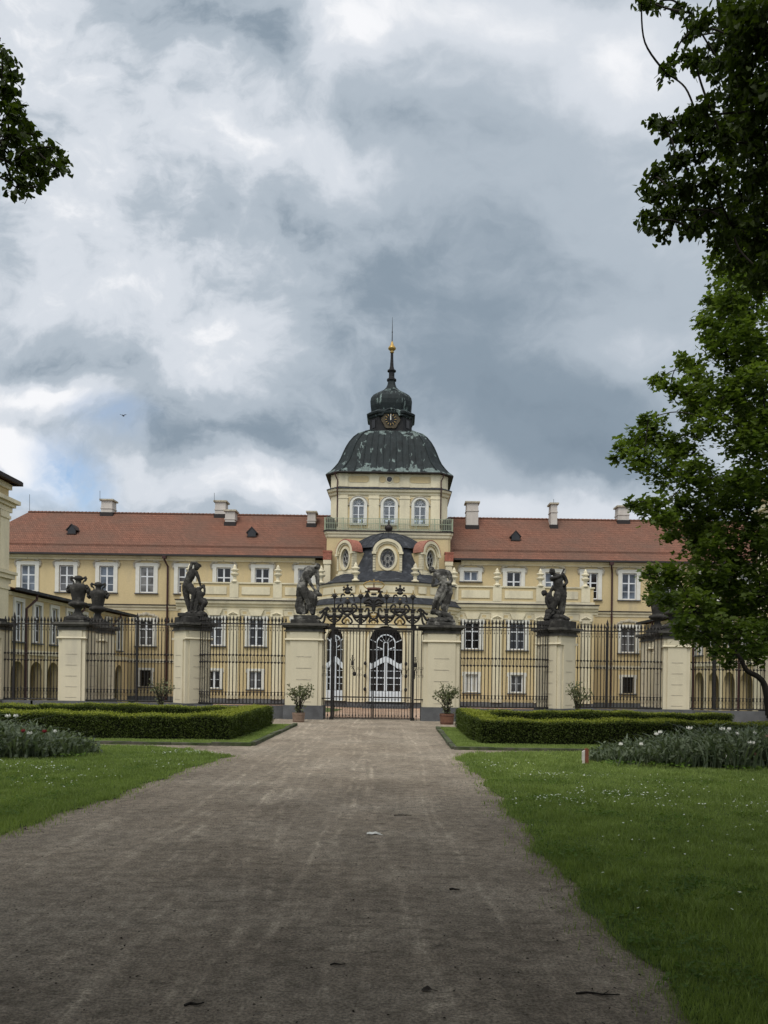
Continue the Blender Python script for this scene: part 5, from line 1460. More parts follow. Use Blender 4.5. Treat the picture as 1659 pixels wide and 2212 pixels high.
def bud(mb, dx, z, s, r=.085):
    c = Vector((ovx(s * dx), GP, ovz(z)))
    mb.ball(c, (r * .72, r * .7, r), 8, 6)
    for k in range(7):
        a = R(180 * k / 6 - 0); d = Vector((math.cos(a), 0, math.sin(a)))
        mb.tube([c + d * r * .5, c + d * r * 1.45 + Vector((0, -.01, 0))], [.034, .006], 5)
for s in (-1, 1):
    scr = MB(); W_ = .0215
    # lyre round dx 365
    for q in (-1, 1):
        m = lambda d_: 365 + q * d_
        stroke(scr, [(m(72), 420), (m(62), 395), (m(80), 372), (m(112), 385), (m(130), 425), (m(110), 465), (m(62), 500), (m(5), 530), (m(-48), 575), (m(-70), 615), (m(-50), 640), (m(-28), 632)], W_, s)
    stroke(scr, [(365 - 88, 435), (365, 432), (365 + 88, 435)], .02, s, False)
    stroke(scr, [(365 - 60, 448), (365 - 30, 470), (365, 460), (365 + 30, 470), (365 + 60, 448)], .034, s)
    stroke(scr, [(365 - 85, 440), (365 - 45, 492), (365, 512), (365 + 45, 492), (365 + 85, 440)], .012, s)
    bud(scr, 365, 352, s, .085); stroke(scr, [(365, 435), (365, 380)], .014, s)
    # scrolls round the stems at 180 and 545
    for c0 in (180, 545):
        for q in (-1, 1):
            m = lambda d_: c0 + q * d_
            stroke(scr, [(m(68), 455), (m(88), 430), (m(110), 440), (m(112), 480), (m(100), 540), (m(60), 600), (m(6), 636)], W_, s)
            stroke(scr, [(m(98), 520), (m(70), 545), (m(40), 545), (m(22), 530)], .036, s)
            stroke(scr, [(m(60), 600), (m(30), 590), (m(28), 572)], .016, s)
            stroke(scr, [(m(68), 455), (m(60), 470), (m(72), 480)], .014, s)
        stroke(scr, [(c0, 650), (c0, 560), (c0, 500)], .036, s, False)
        q_ = MB()
        scr.obox((ovx(s * c0), GP, ovz(465)), (.075, 0, 0), (0, .02, 0), (0, 0, .075))
        stroke(scr, [(c0 - 40, 438), (c0 + 40, 438)], .018, s, False)
        stroke(scr, [(c0, 440), (c0, 300)], .014, s, False)
        bud(scr, c0, 268, s, .095)
    # outer tail and leaves
    stroke(scr, [(640, 470), (628, 440), (650, 428), (690, 455), (735, 500), (748, 492), (738, 480)], .02, s)
    stroke(scr, [(690, 460), (700, 520), (735, 575), (765, 570), (755, 555)], .024, s)
    stroke(scr, [(672, 480), (675, 560), (690, 620), (712, 640), (718, 625)], .021, s)
    # palmette finial over the lyre
    stroke(scr, [(365 - 88, 285), (365 - 84, 250), (365 - 55, 238), (365 - 35, 258)], .017, s)
    stroke(scr, [(365 + 88, 285), (365 + 84, 250), (365 + 55, 238), (365 + 35, 258)], .017, s)
    stroke(scr, [(365 - 88, 285), (365 - 100, 330), (365 - 70, 320)], .013, s); stroke(scr, [(365 + 88, 285), (365 + 100, 330), (365 + 70, 320)], .013, s)
    stroke(scr, [(365 - 40, 200), (365, 212), (365 + 40, 200)], .036, s)
    for dx, z, r in ((0, 112, .045), (0, 150, .06), (-30, 165, .05), (30, 165, .05), (-52, 140, .036), (52, 140, .036), (-55, 175, .04), (55, 175, .04), (0, 185, .06)):
        scr.ball((ovx(s * (365 + dx)), GP, ovz(z)), (r, .025, r), 8, 6)
    scr.tube([(ovx(s * 365), GP, ovz(200)), (ovx(s * 365), GP, ovz(95))], [.03, .006], 5)
    # fans under the crown
    for dx in (62, 78, 90, 102, 120): stroke(scr, [(90, 200), (90 + (dx - 90) * .6, 240), (90 + (dx - 90) * 1.5, 285)], .014, s)
    for dx in (-20, 0, 20): scr.ball((ovx(s * (90 + dx)), GP, ovz(195)), (.05, .02, .035), 7, 5)
    scr.build('scroll', M['iron'], gate)
    g_ = MB()
    for c0 in (180, 545):
        stroke(g_, [(c0, 250), (c0 - 6, 225), (c0 + 4, 200), (c0, 165)], .011, s); g_.ball((ovx(s * c0), GP, ovz(205)), (.022, .015, .045), 6, 5)
    g_.lathe(ovx(s * 365), GP, [(.03, ovz(305)), (.04, ovz(298)), (.03, ovz(290))], 10)
    stroke(g_, [(365 - 28, 640), (365 - 18, 600), (365, 585), (365 + 18, 600), (365 + 28, 640)], .022, s)
    g_.build('gilded_flame', M['gold_old'], gate)
ctr = MB()
stroke(ctr, [(-520, 288), (0, 284), (520, 288)], .0, 1) if False else None
for q in (-1, 1):
    stroke(ctr, [(q * 10, 340), (q * 60, 300), (q * 105, 320), (q * 120, 350), (q * 80, 345), (q * 30, 370)], .036, 1)
    stroke(ctr, [(q * 20, 400), (q * 85, 385), (q * 115, 400)], .022, 1)
    stroke(ctr, [(q * 5, 480), (q * 48, 500), (q * 55, 545), (q * 10, 575), (q * -45, 610), (q * -60, 640)], .02, 1)
    stroke(ctr, [(q * 62, 480), (q * 40, 545), (q * 70, 620)], .018, 1)
ctr.ball((ovx(0), GP, ovz(375)), (.12, .03, .15), 8, 6); ctr.ball((ovx(0), GP, ovz(430)), (.07, .03, .12), 8, 6); ctr.ball((ovx(0), GP, ovz(320)), (.05, .03, .06), 8, 6)
for q in (-1, 0, 1): ctr.ball((ovx(q * 22), GP, ovz(232)), (.05, .02, .045), 7, 5)
ctr.tube([(ovx(-105), GP, ovz(287)), (ovx(105), GP, ovz(287))], .016, 6)
ctr.build('eagle_ornament', M['iron'], gate)
cr_ = MB()
stroke(cr_, [(-92, 165), (-40, 158), (40, 158), (92, 165)], .032, 1, False)
for dx in (-70, 0, 70): cr_.ball((ovx(dx), GP, ovz(146)), (.035, .03, .03), 7, 5)
cr_.tube([(ovx(0), GP, ovz(150)), (ovx(0), GP, ovz(80))], .024, 6)
crown = cr_.build('crown', M['rust'], gate)
g_ = MB()
for q in (-1, 1):
    stroke(g_, [(q * 92, 155), (q * 128, 130), (q * 142, 95), (q * 112, 72)], .011, 1, False)
    stroke(g_, [(q * 112, 72), (q * 78, 60), (q * 40, 52), (0, 62)], .010, 1, False)
    g_.ball((ovx(q * 60), GP, ovz(46)), .022, 6, 5); g_.ball((ovx(q * 108), GP, ovz(60)), .022, 6, 5)
g_.ball((ovx(0), GP, ovz(42)), .034); stroke(g_, [(0, 60), (0, 22)], .012); stroke(g_, [(-12, 32), (12, 32)], .009)
g_.build('gilded_arch', M['gold_old'], crown)
g_ = MB()
for q in (-1, 1):
    stroke(g_, [(q * 4, 500), (q * 34, 490), (q * 36, 530), (0, 545), (q * -30, 600), (q * -8, 640)], .017, 1)
g_.ball((ovx(0), GP, ovz(570)), (.035, .02, .04), 7, 5)
g_.build('gilded_monogram', M['gold_old'], gate)

# ---------------------------------------------------------------- urns
def urn_mesh():
    k = .00188
    pr = [(200, 1150), (200, 1120), (150, 1050), (120, 1000), (75, 930), (62, 880), (80, 845), (150, 815), (185, 790), (190, 760), (165, 735), (112, 720), (116, 690), (132, 610), (150, 520), (172, 455), (160, 410), (118, 372), (66, 355), (58, 330), (58, 290), (92, 262), (98, 245), (86, 225), (60, 200), (25, 187), (0, 184)]
    m = MB().lathe(0, 0, [(r * k, (1150 - y) * k + .001) for r, y in pr], 28)
    return m
def urn(loc, label, s=1.0):
    k = .00188
    t = thing('stone_urn', label, 'urn', (0, 0, 0))
    b = urn_mesh().build('vase', M['stone_dark'], t, smooth=True)
    MB().sq(0, 0, [(.40, 0), (.40, .05), (.36, .06), (.33, .12), (.36, .13), (.36, .2), (.24, .27), (.22, .3)]).build('foot', M['stone_dark'], t)
    for sg in (-1, 1):
        h = MB()
        pts = [(95, 245), (130, 222), (155, 245), (140, 285), (105, 305), (88, 340), (110, 380), (140, 400)]
        h.tube([(sg * x * k, 0, (1150 - y) * k) for x, y in pts], [.035, .045, .05, .045, .03, .028, .04, .05], 8)
        h.ball((sg * 140 * k, 0, (1150 - 235) * k), (.06, .05, .075), 8, 6)
        for i, (x, y) in enumerate(((165, 400), (195, 430), (215, 465), (205, 500), (190, 520), (160, 470))): h.ball((sg * x * k, -.03 * (i % 2), (1150 - y) * k), (.068, .09, .07), 7, 5)
        for a in range(3): h.ball((sg * (60 - 50 * a) * k, -.24, (1150 - 470 - 10 * a) * k), (.06, .05, .05), 7, 5)
        h.build('handle', M['stone_dark'], t, smooth=True)
    t.location = loc; ORG[t.name] = Vector(loc)
    t.scale = (s, s, s)
    return t
urn((-12.2, 29.35, 3.45), 'dark carved stone urn with handles, larger and nearer of the fully visible pair')
urn((-12.24, 31.4, 3.45), 'dark carved stone urn with handles, smaller and farther of the fully visible pair')
urn((10.5, 29.35, 3.45), 'dark stone urn whose bowl is swallowed by maple leaves, on the front pillar')
urn((10.62, 31.4, 3.45), 'dark stone urn with only its lower bowl showing under maple leaves, on the rear pillar')

# ---------------------------------------------------------------- statues: limbs fused into one carved surface
def fuse(o, vox, amp=.012):
    r = o.modifiers.new('fuse', 'REMESH'); r.mode = 'VOXEL'; r.voxel_size = vox; r.use_smooth_shade = True
    s = o.modifiers.new('ease', 'SMOOTH'); s.factor = .5; s.iterations = 1
    tx = bpy.data.textures.get('carving') or bpy.data.textures.new('carving', 'CLOUDS')
    tx.noise_scale = .07; tx.noise_depth = 3
    d_ = o.modifiers.new('carve', 'DISPLACE'); d_.texture = tx; d_.strength = amp * 2; d_.mid_level = .5; d_.texture_coords = 'LOCAL'
class Fig:
    """figure laid out in the units of its close-up: x right, y down, depth d (+ = away)"""
    def __init__(self, cx, by, k): self.cx, self.by, self.k = cx, by, k; self.m = MB()
    def p(self, x, y, d=0): return Vector(((x - self.cx) * self.k, d * self.k, (self.by - y) * self.k))
    def limb(self, *js):
        for (x0, y0, d0, r0), (x1, y1, d1, r1) in zip(js, js[1:]): self.m.limb(self.p(x0, y0, d0), r0 * self.k * 1.09, self.p(x1, y1, d1), r1 * self.k * 1.09)
    def blob(self, x, y, d, rx, ry, rd, tilt=0):
        self.m.ball(self.p(x, y, d), (rx * self.k, rd * self.k, ry * self.k), 14, 10, Matrix.Rotation(R(tilt), 3, 'Y'))
    def head(self, x, y, d, r, look, beard=False, curls=True):
        """skull, face with brow, nose, chin, ears and hair; look = unit (x, y-down, d) the face points to"""
        k = self.k; L_ = Vector((look[0], look[2], -look[1])).normalized(); c = self.p(x, y, d); rr = r * k
        up = Vector((0, 0, 1)); side = L_.cross(up)
        side = side.normalized() if side.length > .2 else Vector((1, 0, 0)); u2 = side.cross(L_)
        self.m.ball(c, (rr * .86, rr * .9, rr), 12, 9)
        self.m.ball(c + L_ * rr * .42 - u2 * rr * .42, rr * .56)                      # jaw
        self.m.limb(c + L_ * rr * .86 + u2 * rr * .12, rr * .13, c + L_ * rr * 1.08 - u2 * rr * .22, rr * .16)   # nose
        for s in (-1, 1):
            self.m.limb(c + L_ * rr * .80 + u2 * rr * .28 + side * s * rr * .12, rr * .13, c + L_ * rr * .66 + u2 * rr * .26 + side * s * rr * .5, rr * .12)   # brow
            self.m.ball(c + L_ * rr * .74 + u2 * rr * .05 + side * s * rr * .32, rr * .12)   # eye
            self.m.ball(c + side * s * rr * .88 - u2 * rr * .05, (rr * .12, rr * .18, rr * .24))  # ear
        self.m.limb(c + L_ * rr * .84 - u2 * rr * .46 - side * rr * .2, rr * .1, c + L_ * rr * .84 - u2 * rr * .46 + side * rr * .2, rr * .1)   # mouth
        self.m.ball(c + L_ * rr * .74 - u2 * rr * .78, rr * .22)
        if beard:
            for i in range(7): self.m.ball(c + L_ * rr * (.55 + .2 * math.sin(i * 2.1)) - u2 * rr * (.85 + .12 * i) + side * rr * .3 * math.cos(i * 1.7), rr * .28)
        if curls:
            rnd = random.Random(int(x * 7 + y))
            for i in range(34):
                v = Vector((rnd.uniform(-1, 1), rnd.uniform(-1, 1), rnd.uniform(-.6, 1))).normalized()
                if v.dot(L_) < .35 and (v.dot(u2) > -.5): self.m.ball(c + v * rr * .92, rr * rnd.uniform(.18, .28), 7, 5)
    def hand(self, x, y, d, vx, vy, vd, r=24):
        """palm, four curled fingers and a thumb; (vx, vy, vd) = direction the fingers point"""
        k = self.k; V = Vector((vx, vd, -vy)).normalized(); c = self.p(x, y, d)
        s = V.cross(Vector((0, 1, 0))); s = s.normalized() if s.length > .2 else Vector((1, 0, 0)); n = s.cross(V)
        rr = r * k
        self.m.ball(c, (rr * 1.0, rr * .8, rr * 1.0), 8, 6)
        for i, ln in enumerate((1.5, 1.75, 1.65, 1.3)):
            b = c + s * rr * (-.75 + .5 * i) + V * rr * .7
            q = b + V * rr * ln * .6 + n * rr * .15; e = q + V * rr * ln * .35 - n * rr * .45
            self.m.limb(b, rr * .3, q, rr * .27); self.m.limb(q, rr * .27, e, rr * .22)
        self.m.limb(c - s * rr * .7, rr * .32, c - s * rr * 1.3 + V * rr * .75, rr * .25)
    def foot(self, x, y, d, dx, dd=-1.0, r=34):
        v = Vector((dx, dd, 0)).normalized() * 105 * self.k; c = self.p(x, y, d)
        self.m.limb(c + Vector((0, 0, 6 * self.k)), r * self.k, c + v + Vector((0, 0, -12 * self.k)), r * .62 * self.k)
    def done(self, name, mt, parent, vox=.012, amp=.012):
        o = self.m.build(name, mt, parent, smooth=True); fuse(o, vox, amp); return o
def slab(parent, hw, hd, z0, z1, mt, name='base_slab', rot=0):
    m = MB(); n = 1
    m.box(-hw, hw, -hd, hd, z0, z1)
    o = m.build(name, mt, parent)
    b = o.modifiers.new('worn', 'BEVEL'); b.width = .025; b.segments = 2
    o.rotation_euler = (0, 0, rot)
    return o
def place(t, loc): t.location = loc; ORG[t.name] = Vector(loc)
KS = .00135
# --- statue 1: woman with one arm thrown over her head, a child at her side
t = thing('statue', 'near black stone statue, one arm thrown over the head, child at the side', 'statue')
slab(t, .50, .50, .001, .22, M['stone_dark'], rot=R(40)); slab(t, .46, .42, .22, .36, M['stone_dark'], 'upper_slab', rot=R(0))
f = Fig(520, 1890, KS)
f.limb((350, 860, 0, 118), (380, 720, -10, 96), (440, 590, 0, 112), (500, 480, 0, 88)); f.blob(455, 560, -30, 120, 130, 80, 10)
f.limb((505, 470, 0, 62), (560, 400, 0, 44)); f.head(612, 335, -5, 84, (.75, .35, -.55))
f.limb((425, 480, 0, 52), (440, 370, -10, 44), (470, 235, -10, 38), (600, 240, -20, 32), (690, 285, -15, 28)); f.hand(690, 290, -15, .6, .6, 0, 30)
f.limb((590, 490, -10, 52), (655, 620, -20, 42), (690, 730, -20, 34), (722, 850, -10, 26)); f.hand(728, 870, -10, .2, 1, 0, 28)
f.limb((330, 880, 10, 112), (318, 1040, 10, 92), (350, 1250, 0, 62), (395, 1400, 0, 54), (410, 1570, 0, 36)); f.foot(405, 1590, 0, -.3)
f.limb((430, 900, -20, 110), (520, 1010, -70, 86), (560, 1110, -90, 62), (520, 1320, -70, 48), (480, 1540, -70, 34)); f.foot(480, 1580, -70, .5)
f.limb((300, 920, 60, 80), (320, 1150, 80, 70), (380, 1350, 80, 60)); f.blob(300, 840, 40, 66, 90, 90)
for i, (x, y, r) in enumerate(((430, 960, 60), (520, 930, 62), (600, 960, 66), (650, 1010, 60), (480, 1050, 66))): f.blob(x, y, -60, r, r * .8, 50)
f.done('woman_figure', M['stone_dark'], t)
f = Fig(520, 1890, KS)
f.limb((660, 960, -20, 66), (690, 1080, -20, 92), (700, 1230, -20, 108)); f.head(790, 1085, -30, 62, (.8, .5, -.4))
f.limb((690, 940, -20, 46), (815, 850, -30, 36), (842, 960, -40, 30), (845, 1060, -40, 26)); f.hand(846, 1075, -40, -.2, 1, 0, 24)
f.limb((740, 1260, -40, 88), (840, 1330, -60, 62), (800, 1430, -60, 48), (760, 1560, -60, 34)); f.foot(760, 1580, -60, .6)
f.limb((640, 1280, -50, 80), (620, 1440, -80, 52), (640, 1570, -80, 34)); f.foot(640, 1590, -80, -.2)
f.limb((830, 1250, 20, 60), (870, 1310, 20, 50), (830, 1400, 20, 46))
f.done('child_figure', M['stone_dark'], t)
f = Fig(520, 1890, KS)
for x, y, d, rx, ry in ((420, 1630, 0, 150, 50), (560, 1600, 30, 180, 90), (740, 1620, 10, 150, 66), (560, 1480, 60, 120, 140), (690, 1470, 60, 130, 120), (300, 1665, 0, 100, 60), (850, 1650, 0, 70, 60), (560, 1660, 0, 340, 40)): f.blob(x, y, d, rx, ry, 150 if rx < 300 else 260)
f.done('rock', M['stone_dark'], t, .02, .03)
place(t, (SPX[0], 28.55, 3.45))
# --- statue 2: bearded man bending over a lion
t = thing('statue', 'grey stone statue of a bearded man bending down to hold a lion', 'statue')
slab(t, .52, .36, .001, .15, M['stone_dark']); slab(t, .42, .32, .15, .31, M['stone_pale'], 'upper_slab')
f = Fig(540, 1890, KS)
f.limb((430, 860, 20, 126), (470, 720, 10, 116), (560, 560, 0, 128), (620, 430, 10, 112)); f.blob(640, 470, -30, 150, 140, 100, -20); f.blob(560, 420, 30, 110, 90, 90)
f.limb((690, 390, 0, 70), (770, 360, -10, 56)); f.head(838, 335, -20, 82, (.72, .55, -.45), beard=True)
f.limb((520, 520, -70, 62), (575, 660, -100, 58), (640, 780, -110, 44), (745, 930, -100, 32)); f.hand(760, 945, -100, .7, .7, 0, 32)
f.limb((800, 460, 0, 64), (835, 620, -10, 58), (845, 780, -20, 46), (862, 980, -40, 34)); f.hand(866, 1010, -40, .1, 1, 0, 32)
f.limb((420, 880, -40, 122), (505, 1050, -80, 96), (570, 1230, -80, 68), (640, 1400, -60, 58), (690, 1590, -60, 36)); f.foot(690, 1605, -60, .4)
f.limb((390, 890, 40, 110), (395, 1080, 40, 88), (410, 1250, 40, 66), (470, 1430, 20, 54), (500, 1590, 10, 36)); f.foot(500, 1605, 10, -.4)
for x0, y0, x1, y1, r in ((350, 850, 330, 1100, 70), (330, 1080, 330, 1300, 56), (320, 1280, 300, 1420, 66), (380, 1200, 400, 1420, 70), (300, 1420, 330, 1560, 60), (400, 1400, 400, 1560, 74), (460, 830, 560, 1000, 60)): f.limb((x0, y0, 10, r), (x1, y1, 10, r))
f.done('man_figure', M['stone_pale'], t)
f = Fig(540, 1890, KS)
f.limb((640, 1080, -20, 100), (700, 1180, -30, 122), (720, 1330, -20, 96)); f.limb((700, 1330, -30, 70), (720, 1470, -40, 42), (715, 1610, -40, 40)); f.limb((780, 1250, 30, 66), (760, 1430, 30, 44), (745, 1610, 20, 38))
f.blob(870, 1080, -30, 78, 66, 62, 25); f.limb((900, 1090, -40, 48), (945, 1110, -45, 34)); f.blob(800, 1040, -20, 80, 80, 70)
for i in range(9): f.blob(790 + 20 * math.cos(i * 2.2), 1000 + 22 * i, -30 + 24 * math.sin(i * 1.9), 44, 44, 44)
f.blob(850, 1015, -30, 22, 26, 18)
f.limb((610, 1150, 60, 80), (560, 1330, 80, 66), (540, 1560, 80, 50))
f.done('lion_figure', M['stone_pale'], t)
place(t, (-3.34, GY, 3.45))
# --- statue 3: nude man stooping, head bowed
t = thing('statue', 'mottled grey stone statue of a nude man stooping with bowed head over a beast', 'statue')
slab(t, .52, .36, .001, .11, M['stone_pale'])
f = Fig(590, 1800, KS)
f.limb((660, 790, 20, 118), (650, 640, 10, 104), (610, 500, 0, 116), (580, 380, 10, 112)); f.blob(600, 350, 20, 170, 100, 90, 0); f.blob(740, 380, 40, 120, 110, 90, 30); f.blob(560, 460, -50, 120, 100, 70)
f.limb((450, 340, 0, 66), (390, 320, -10, 54)); f.head(315, 290, -20, 82, (-.72, .6, -.45)); 
f.limb((420, 420, -50, 60), (375, 560, -70, 50), (352, 720, -70, 40), (440, 715, -90, 34), (540, 660, -90, 28)); f.hand(555, 650, -90, .8, -.5, 0, 32)
f.limb((810, 420, 20, 66), (850, 560, 20, 54), (800, 640, -30, 44), (700, 620, -80, 32)); f.hand(690, 615, -80, -.9, -.2, 0, 32)
f.limb((590, 830, -30, 104), (500, 1010, -50, 84), (430, 1130, -50, 62), (400, 1230, -40, 56), (375, 1380, -40, 36)); f.foot(375, 1400, -40, -.5)
f.limb((670, 850, 0, 104), (600, 1000, -20, 84), (540, 1130, -20, 62), (500, 1260, 0, 54), (480, 1420, 0, 36)); f.foot(480, 1440, 0, -.2)
for x0, y0, x1, y1, r in ((800, 640, 840, 900, 66), (840, 880, 780, 1150, 62), (760, 850, 720, 1150, 76), (760, 1120, 690, 1400, 76), (700, 1050, 640, 1300, 60), (620, 850, 640, 960, 50)): f.limb((x0, y0, 40, r), (x1, y1, 40, r))
f.done('man_figure', M['stone_pale'], t)
f = Fig(590, 1800, KS)
f.blob(395, 1420, -20, 96, 82, 80); f.blob(345, 1450, -60, 50, 46, 46); f.limb((450, 1420, 0, 70), (600, 1470, 0, 84), (760, 1520, 0, 82), (860, 1570, 0, 62)); f.limb((800, 1500, 0, 40), (830, 1430, 0, 22))
f.limb((560, 1450, -60, 54), (560, 1590, -60, 36)); f.limb((700, 1500, -50, 50), (690, 1620, -50, 34)); f.blob(360, 1340, -10, 30, 30, 24)
f.done('beast_figure', M['stone_pale'], t)
f = Fig(590, 1800, KS)
for x, y, rx, ry in ((360, 1660, 130, 90), (560, 1660, 190, 110), (760, 1640, 170, 90), (880, 1680, 100, 80), (560, 1720, 360, 40), (250, 1710, 60, 46)): f.blob(x, y, 0, rx, ry, 170)
f.done('rock', M['stone_pale'], t, .02, .03)
place(t, (1.58, GY, 3.45))
# --- statue 4: man with a stick over the shoulder, child climbing at his side
t = thing('statue', 'dark stone statue of a cloaked man with a stick over his shoulder and a child', 'statue')
slab(t, .52, .52, .001, .27, M['stone_dark'], rot=R(-45))
f = Fig(640, 1910, KS)
f.limb((710, 960, 0, 124), (680, 800, 0, 112), (650, 640, 0, 126), (640, 520, 0, 112)); f.blob(650, 560, -40, 140, 120, 80, 8)
f.limb((590, 470, 0, 66), (545, 420, -10, 52)); f.head(478, 345, -15, 86, (-.7, .6, -.45))
f.limb((490, 560, -40, 62), (455, 535, -80, 46), (580, 520, -120, 42), (700, 460, -110, 32)); f.hand(725, 445, -110, .8, -.5, 0, 32)
f.limb((790, 450, 20, 62), (860, 540, 30, 54), (895, 625, 20, 46), (850, 690, -30, 36), (790, 720, -70, 28)); f.hand(775, 725, -70, -.9, .2, 0, 30)
f.limb((735, 430, -60, 22), (775, 350, -40, 22), (805, 275, -20, 22))
f.limb((640, 1000, -40, 112), (620, 1130, -70, 90), (590, 1230, -70, 64), (545, 1360, -50, 52), (525, 1510, -50, 36)); f.foot(520, 1530, -50, -.6)
f.limb((760, 1000, 10, 112), (750, 1180, 0, 90), (730, 1310, 0, 64), (710, 1430, 0, 54), (700, 1540, 0, 38)); f.foot(700, 1555, -10, -.1)
for x0, y0, x1, y1, r in ((830, 720, 850, 1000, 56), (850, 980, 820, 1300, 56), (800, 1100, 790, 1450, 66), (700, 780, 800, 860, 60), (560, 800, 700, 900, 60), (520, 820, 480, 850, 44), (780, 1300, 770, 1500, 60)): f.limb((x0, y0, 30, r), (x1, y1, 30, r))
f.done('man_figure', M['stone_dark'], t)
f = Fig(640, 1910, KS)
f.limb((400, 1010, -20, 84), (430, 1100, -20, 100), (500, 1220, -20, 92)); f.limb((370, 1000, -20, 50), (330, 970, -20, 42)); f.head(270, 935, -25, 80, (-.75, .5, -.45))
f.limb((340, 1060, -50, 46), (325, 1180, -60, 38), (400, 1350, -50, 28)); f.hand(405, 1370, -50, .3, 1, 0, 26)
f.limb((440, 1000, 0, 46), (450, 900, -10, 38), (485, 800, -20, 28)); f.hand(490, 785, -20, .3, -1, 0, 28)
f.limb((500, 1230, -40, 82), (480, 1330, -80, 56), (545, 1420, -80, 42), (520, 1500, -80, 32)); f.foot(520, 1510, -80, -.6)
f.limb((540, 1220, 20, 76), (560, 1380, 20, 52), (560, 1520, 20, 36))
f.done('child_figure', M['stone_dark'], t)
f = Fig(640, 1910, KS)
for x, y, d, rx, ry in ((420, 1460, 20, 110, 100), (400, 1570, 0, 110, 90), (600, 1600, 10, 190, 90), (760, 1610, 0, 170, 80), (900, 1650, 0, 90, 70), (360, 1640, 0, 90, 70), (640, 1680, 0, 330, 40), (640, 1480, 60, 120, 120)): f.blob(x, y, d, rx, ry, 150)
f.done('rock', M['stone_dark'], t, .02, .03)
place(t, (SPX[1], 28.55, 3.45))
# --- statue 5: draped woman, cut by the frame
t = thing('statue', 'dark draped stone statue cut off by the frame edge', 'statue')
slab(t, .52, .38, .001, .15, M['stone_dark'])
f = Fig(500, 1800, KS)
f.limb((480, 900, 0, 124), (470, 740, 0, 100), (490, 580, 0, 112), (500, 480, 0, 96)); f.limb((500, 460, 0, 60), (520, 390, 0, 46)); f.head(540, 310, -5, 84, (.7, .3, -.6))
f.limb((590, 500, 0, 54), (690, 600, -20, 46), (690, 740, -40, 38), (600, 800, -70, 28)); f.hand(590, 800, -70, -.9, .1, 0, 30)
f.limb((400, 510, 0, 54), (340, 640, 0, 46), (370, 780, -40, 36), (450, 860, -60, 28)); f.hand(460, 865, -60, .8, .4, 0, 30)
for i in range(9): f.limb((380 + 28 * i, 860, -40 * math.sin(i), 70), (370 + 36 * i, 1600, -60 * math.sin(i * 1.7), 60))
f.foot(430, 1610, -60, -.2); f.foot(560, 1610, -60, .3); f.blob(500, 1650, 0, 260, 50, 190)
f.done('woman_figure', M['stone_dark'], t)
place(t, (-15.72, 29.6, 3.45))

# ---------------------------------------------------------------- leaves as vectorised little meshes
LEAF = {
    # pointed oval folded along the midrib: 6 points, 4 triangles
    'oval': (np.array([(0, 0, 0), (.30, .30, .06), (.26, .70, .05), (0, 1, -.06), (-.26, .70, .05), (-.30, .30, .06)]), np.array([(0, 1, 2), (0, 2, 3), (0, 3, 4), (0, 4, 5)])),
    # heart shaped linden leaf
    'heart': (np.array([(0, .10, 0), (.36, 0, .05), (.50, .34, .07), (.32, .72, .03), (0, 1.05, -.08), (-.32, .72, .03), (-.50, .34, .07), (-.36, 0, .05)]), np.array([(0, 1, 2), (0, 2, 3), (0, 3, 4), (0, 4, 5), (0, 5, 6), (0, 6, 7)])),
    # lobed maple leaf
    'maple': (np.array([(0, 0, 0), (.30, .08, .02), (.55, .42, .05), (.24, .52, .0), (0, 1.0, -.06), (-.24, .52, .0), (-.55, .42, .05), (-.30, .08, .02)]), np.array([(0, 1, 3), (1, 2, 3), (0, 3, 4), (0, 4, 5), (0, 5, 7), (5, 6, 7)])),
    'quad': (np.array([(-.5, 0, 0), (.5, 0, 0), (.4, 1, .05), (-.4, 1, -.05)]), np.array([(0, 1, 2), (0, 2, 3)])),
}
def rand_rot(n, up=0.0, rg=None):
    """random rotation matrices; up > 0 turns the leaf faces more towards the sky"""
    g = rg or rng
    nrm = g.normal(size=(n, 3)); nrm /= np.linalg.norm(nrm, axis=1)[:, None]
    nrm[:, 2] = np.abs(nrm[:, 2]); nrm[:, 2] += up; nrm /= np.linalg.norm(nrm, axis=1)[:, None]
    t = g.normal(size=(n, 3)); t -= nrm * (t * nrm).sum(1)[:, None]; t /= np.linalg.norm(t, axis=1)[:, None]
    s = np.cross(t, nrm)
    return np.stack([s, t, nrm], axis=2)        # columns: across, along, normal
def leaves(name, kind, pts, size, mt, parent=None, up=0.5, droop=0.0):
    tv, tf = LEAF[kind]
    n = len(pts); Rm = rand_rot(n, up)
    if droop:
        Rm[:, 2, 1] -= droop; ln = np.linalg.norm(Rm[:, :, 1], axis=1)[:, None]; Rm[:, :, 1] /= ln
    sz = size * rng.uniform(.65, 1.25, n)
    v = np.einsum('nij,kj->nki', Rm, tv) * sz[:, None, None] + np.asarray(pts)[:, None, :]
    f = tf[None] + (np.arange(n) * len(tv))[:, None, None]
    return np_mesh(name, v.reshape(-1, 3), f, 3, mt, parent)
def tufts(c, r, n, tuft_r, per=26, flat=1.0):
    """leaf positions gathered in small tufts inside an ellipsoid"""
    m = max(1, n // per)
    d_ = rng.normal(size=(m, 3)); d_ /= np.linalg.norm(d_, axis=1)[:, None]
    rad = rng.uniform(0, 1, m) ** .42
    tc_ = np.asarray(c) + d_ * rad[:, None] * np.asarray(r)
    o = tc_[rng.integers(0, m, n)] + rng.normal(size=(n, 3)) * tuft_r * np.array((1, 1, .75 * flat))
    return o, tc_

